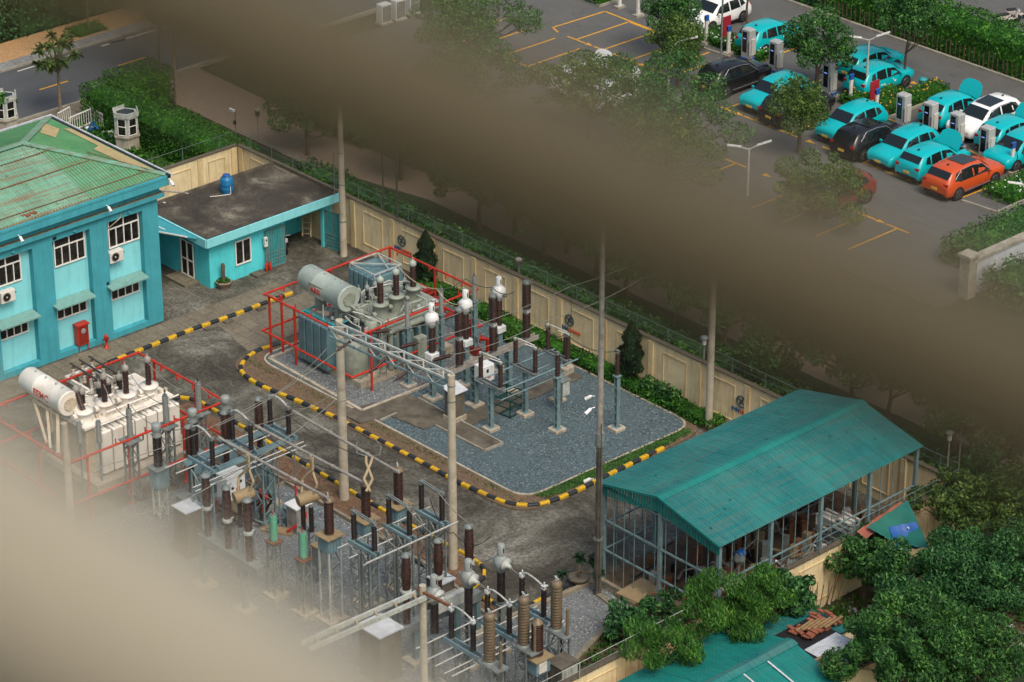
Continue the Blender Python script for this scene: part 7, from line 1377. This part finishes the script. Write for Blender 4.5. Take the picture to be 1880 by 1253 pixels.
gt(1325,1128,3.0,'feathery light green tree in front of the shed gable',1.75,1.2,'leaf_lime',101,11000,.20,5.,1.3,26,(.35,.65),'willow_tree',ry=1.8)
gt(1400,1095,3.0,'feathery light green tree beside the garden wall',1.1,1.1,'leaf_lime',102,5000,.19,4.,1.1,16,(.35,.6),'willow_tree')
gt(1222,1190,3.0,'feathery light green tree drooping over the teal roof edge',1.25,1.0,'leaf_lime',103,6000,.20,5.,1.3,20,(.3,.6),'willow_tree',ry=1.4)
gt(1452,1105,2.2,'dark glossy bush against the cream garden wall',.95,1.0,'leaf_deep',104,3600,.2,1.7,0,14,(.35,.6),'citrus_tree')
gt(1590,1030,1.9,'rounded citrus tree below the tarpaulins',1.2,1.25,'leaf_mid',105,5200,.17,1.8,0,18,(.4,.6),'citrus_tree')
gt(1760,925,2.6,'open yellowish tree with two pale trunks at the right',1.75,1.2,'leaf_olive',106,7000,.17,2.2,.2,20,(.45,.7))
gt(1850,930,2.8,'yellowish tree at the right edge above the green chair',1.5,1.1,'leaf_olive',107,4500,.18,2.2,.2,16,(.45,.7))
gt(1745,1072,3.0,'large dark mango tree filling the right side of the garden',2.4,1.6,'leaf_deep',108,24000,.18,2.8,.7,38,(.5,.8),'mango_tree')
gt(1845,1045,2.8,'dark mango tree at the right edge above the canal bank',1.9,1.6,'leaf_deep',109,13000,.18,2.8,.7,24,(.5,.8),'mango_tree')
gt(1672,1188,3.4,'large mango tree leaning over the lean-to roof',2.55,1.7,'leaf_mid',110,24000,.18,2.8,.7,38,(.5,.8),'mango_tree')
gt(1760,1195,3.0,'mango tree at the bottom edge beside the canal wall',2.2,1.7,'leaf_mid',111,15000,.18,2.8,.7,26,(.5,.8),'mango_tree')
gt(1150,1150,.9,'dark scrubby bush at the corner of the yard',.95,.7,'leaf_deep',112,2600,.17,2.,0,12,(.3,.5),'citrus_tree')
gt(1215,1120,.8,'dark scrubby bush under the shed gable',.8,.6,'leaf_deep',113,1800,.17,2.,0,10,(.3,.5),'citrus_tree')
for i in range(9):
    p=G(1690+22*(i%5),1010+28*(i//5),0);rg=rnd(200+i);mb=MB().mat('leaf_ground');leaves(mb,rg,(0,0,.4),.5,260,.2,1.8,.2);solo(mb,'garden_bush',('low bush under the mango canopy','low bush at the foot of the pale trunks','low bush beside the tarpaulin edge','low bush behind the work table','low bush in the shade at the right','small bush between mango trunks','small bush near the canal bank','small bush below the dark mango','small bush at the garden edge')[i],'bush',(p.x,p.y,0),'low bushes under the garden trees')['kind']='thing'
# ------------------------------------------------------------------ out-of-focus balcony railing close to the camera
def cp(px,py,d):return CAM+ray(px,py).normalized()*d
rl=thing('balcony_railing','out-of-focus brown and pale handrails crossing close to the lens','railing',tuple(cp(940,626,.8)),world=True)
def rail(p0,p1,r,mat):
    a,b=Vector(p0),Vector(p1);d=(b-a);build(MB().mat(mat).cyl(a-d*1.2,b+d*1.2,r,None,32),'handrail',rl)
rail(cp(200,-62,.82),cp(1880,722,.74),RAIL1,'rail_brown');rail(cp(-100,1010,.88),cp(700,1510,.88),RAIL2,'rail_pale')
bw=thing('unseen_shade_facade','unseen dark facade and slab added behind the camera to keep light off the handrails','building',tuple(CAM-FW*1.6),world=True);fh=Vector((FW.x,FW.y,0)).normalized();bc=CAM-fh*1.5;mb=MB().mat('conc_dark')  # unseen wall added behind the camera so the handrails' near side stays dark
for a_,b_,zz,hh,dd in ((-7,7,.4,5.4,.3),):
    p_=bc+Vector((0,0,zz));mb.bar(p_+RT*a_,p_+RT*b_,dd,hh)
build(mb,'added_shade_wall',bw);t_=bc-fh*8;build(MB().mat('conc_dark').bar(Vector((t_.x,t_.y,32.))+RT*-9,Vector((t_.x,t_.y,32.))+RT*9,9.,64.),'tower_body',bw);build(MB().mat('black_rubber').bar(CAM+Vector((0,0,-1.7))-fh*.55-RT*7,CAM+Vector((0,0,-1.7))-fh*.55+RT*7,1.7,.2),'balcony_slab',bw)  # dark wall and slab cut bounce onto the rails; tower body only backs them
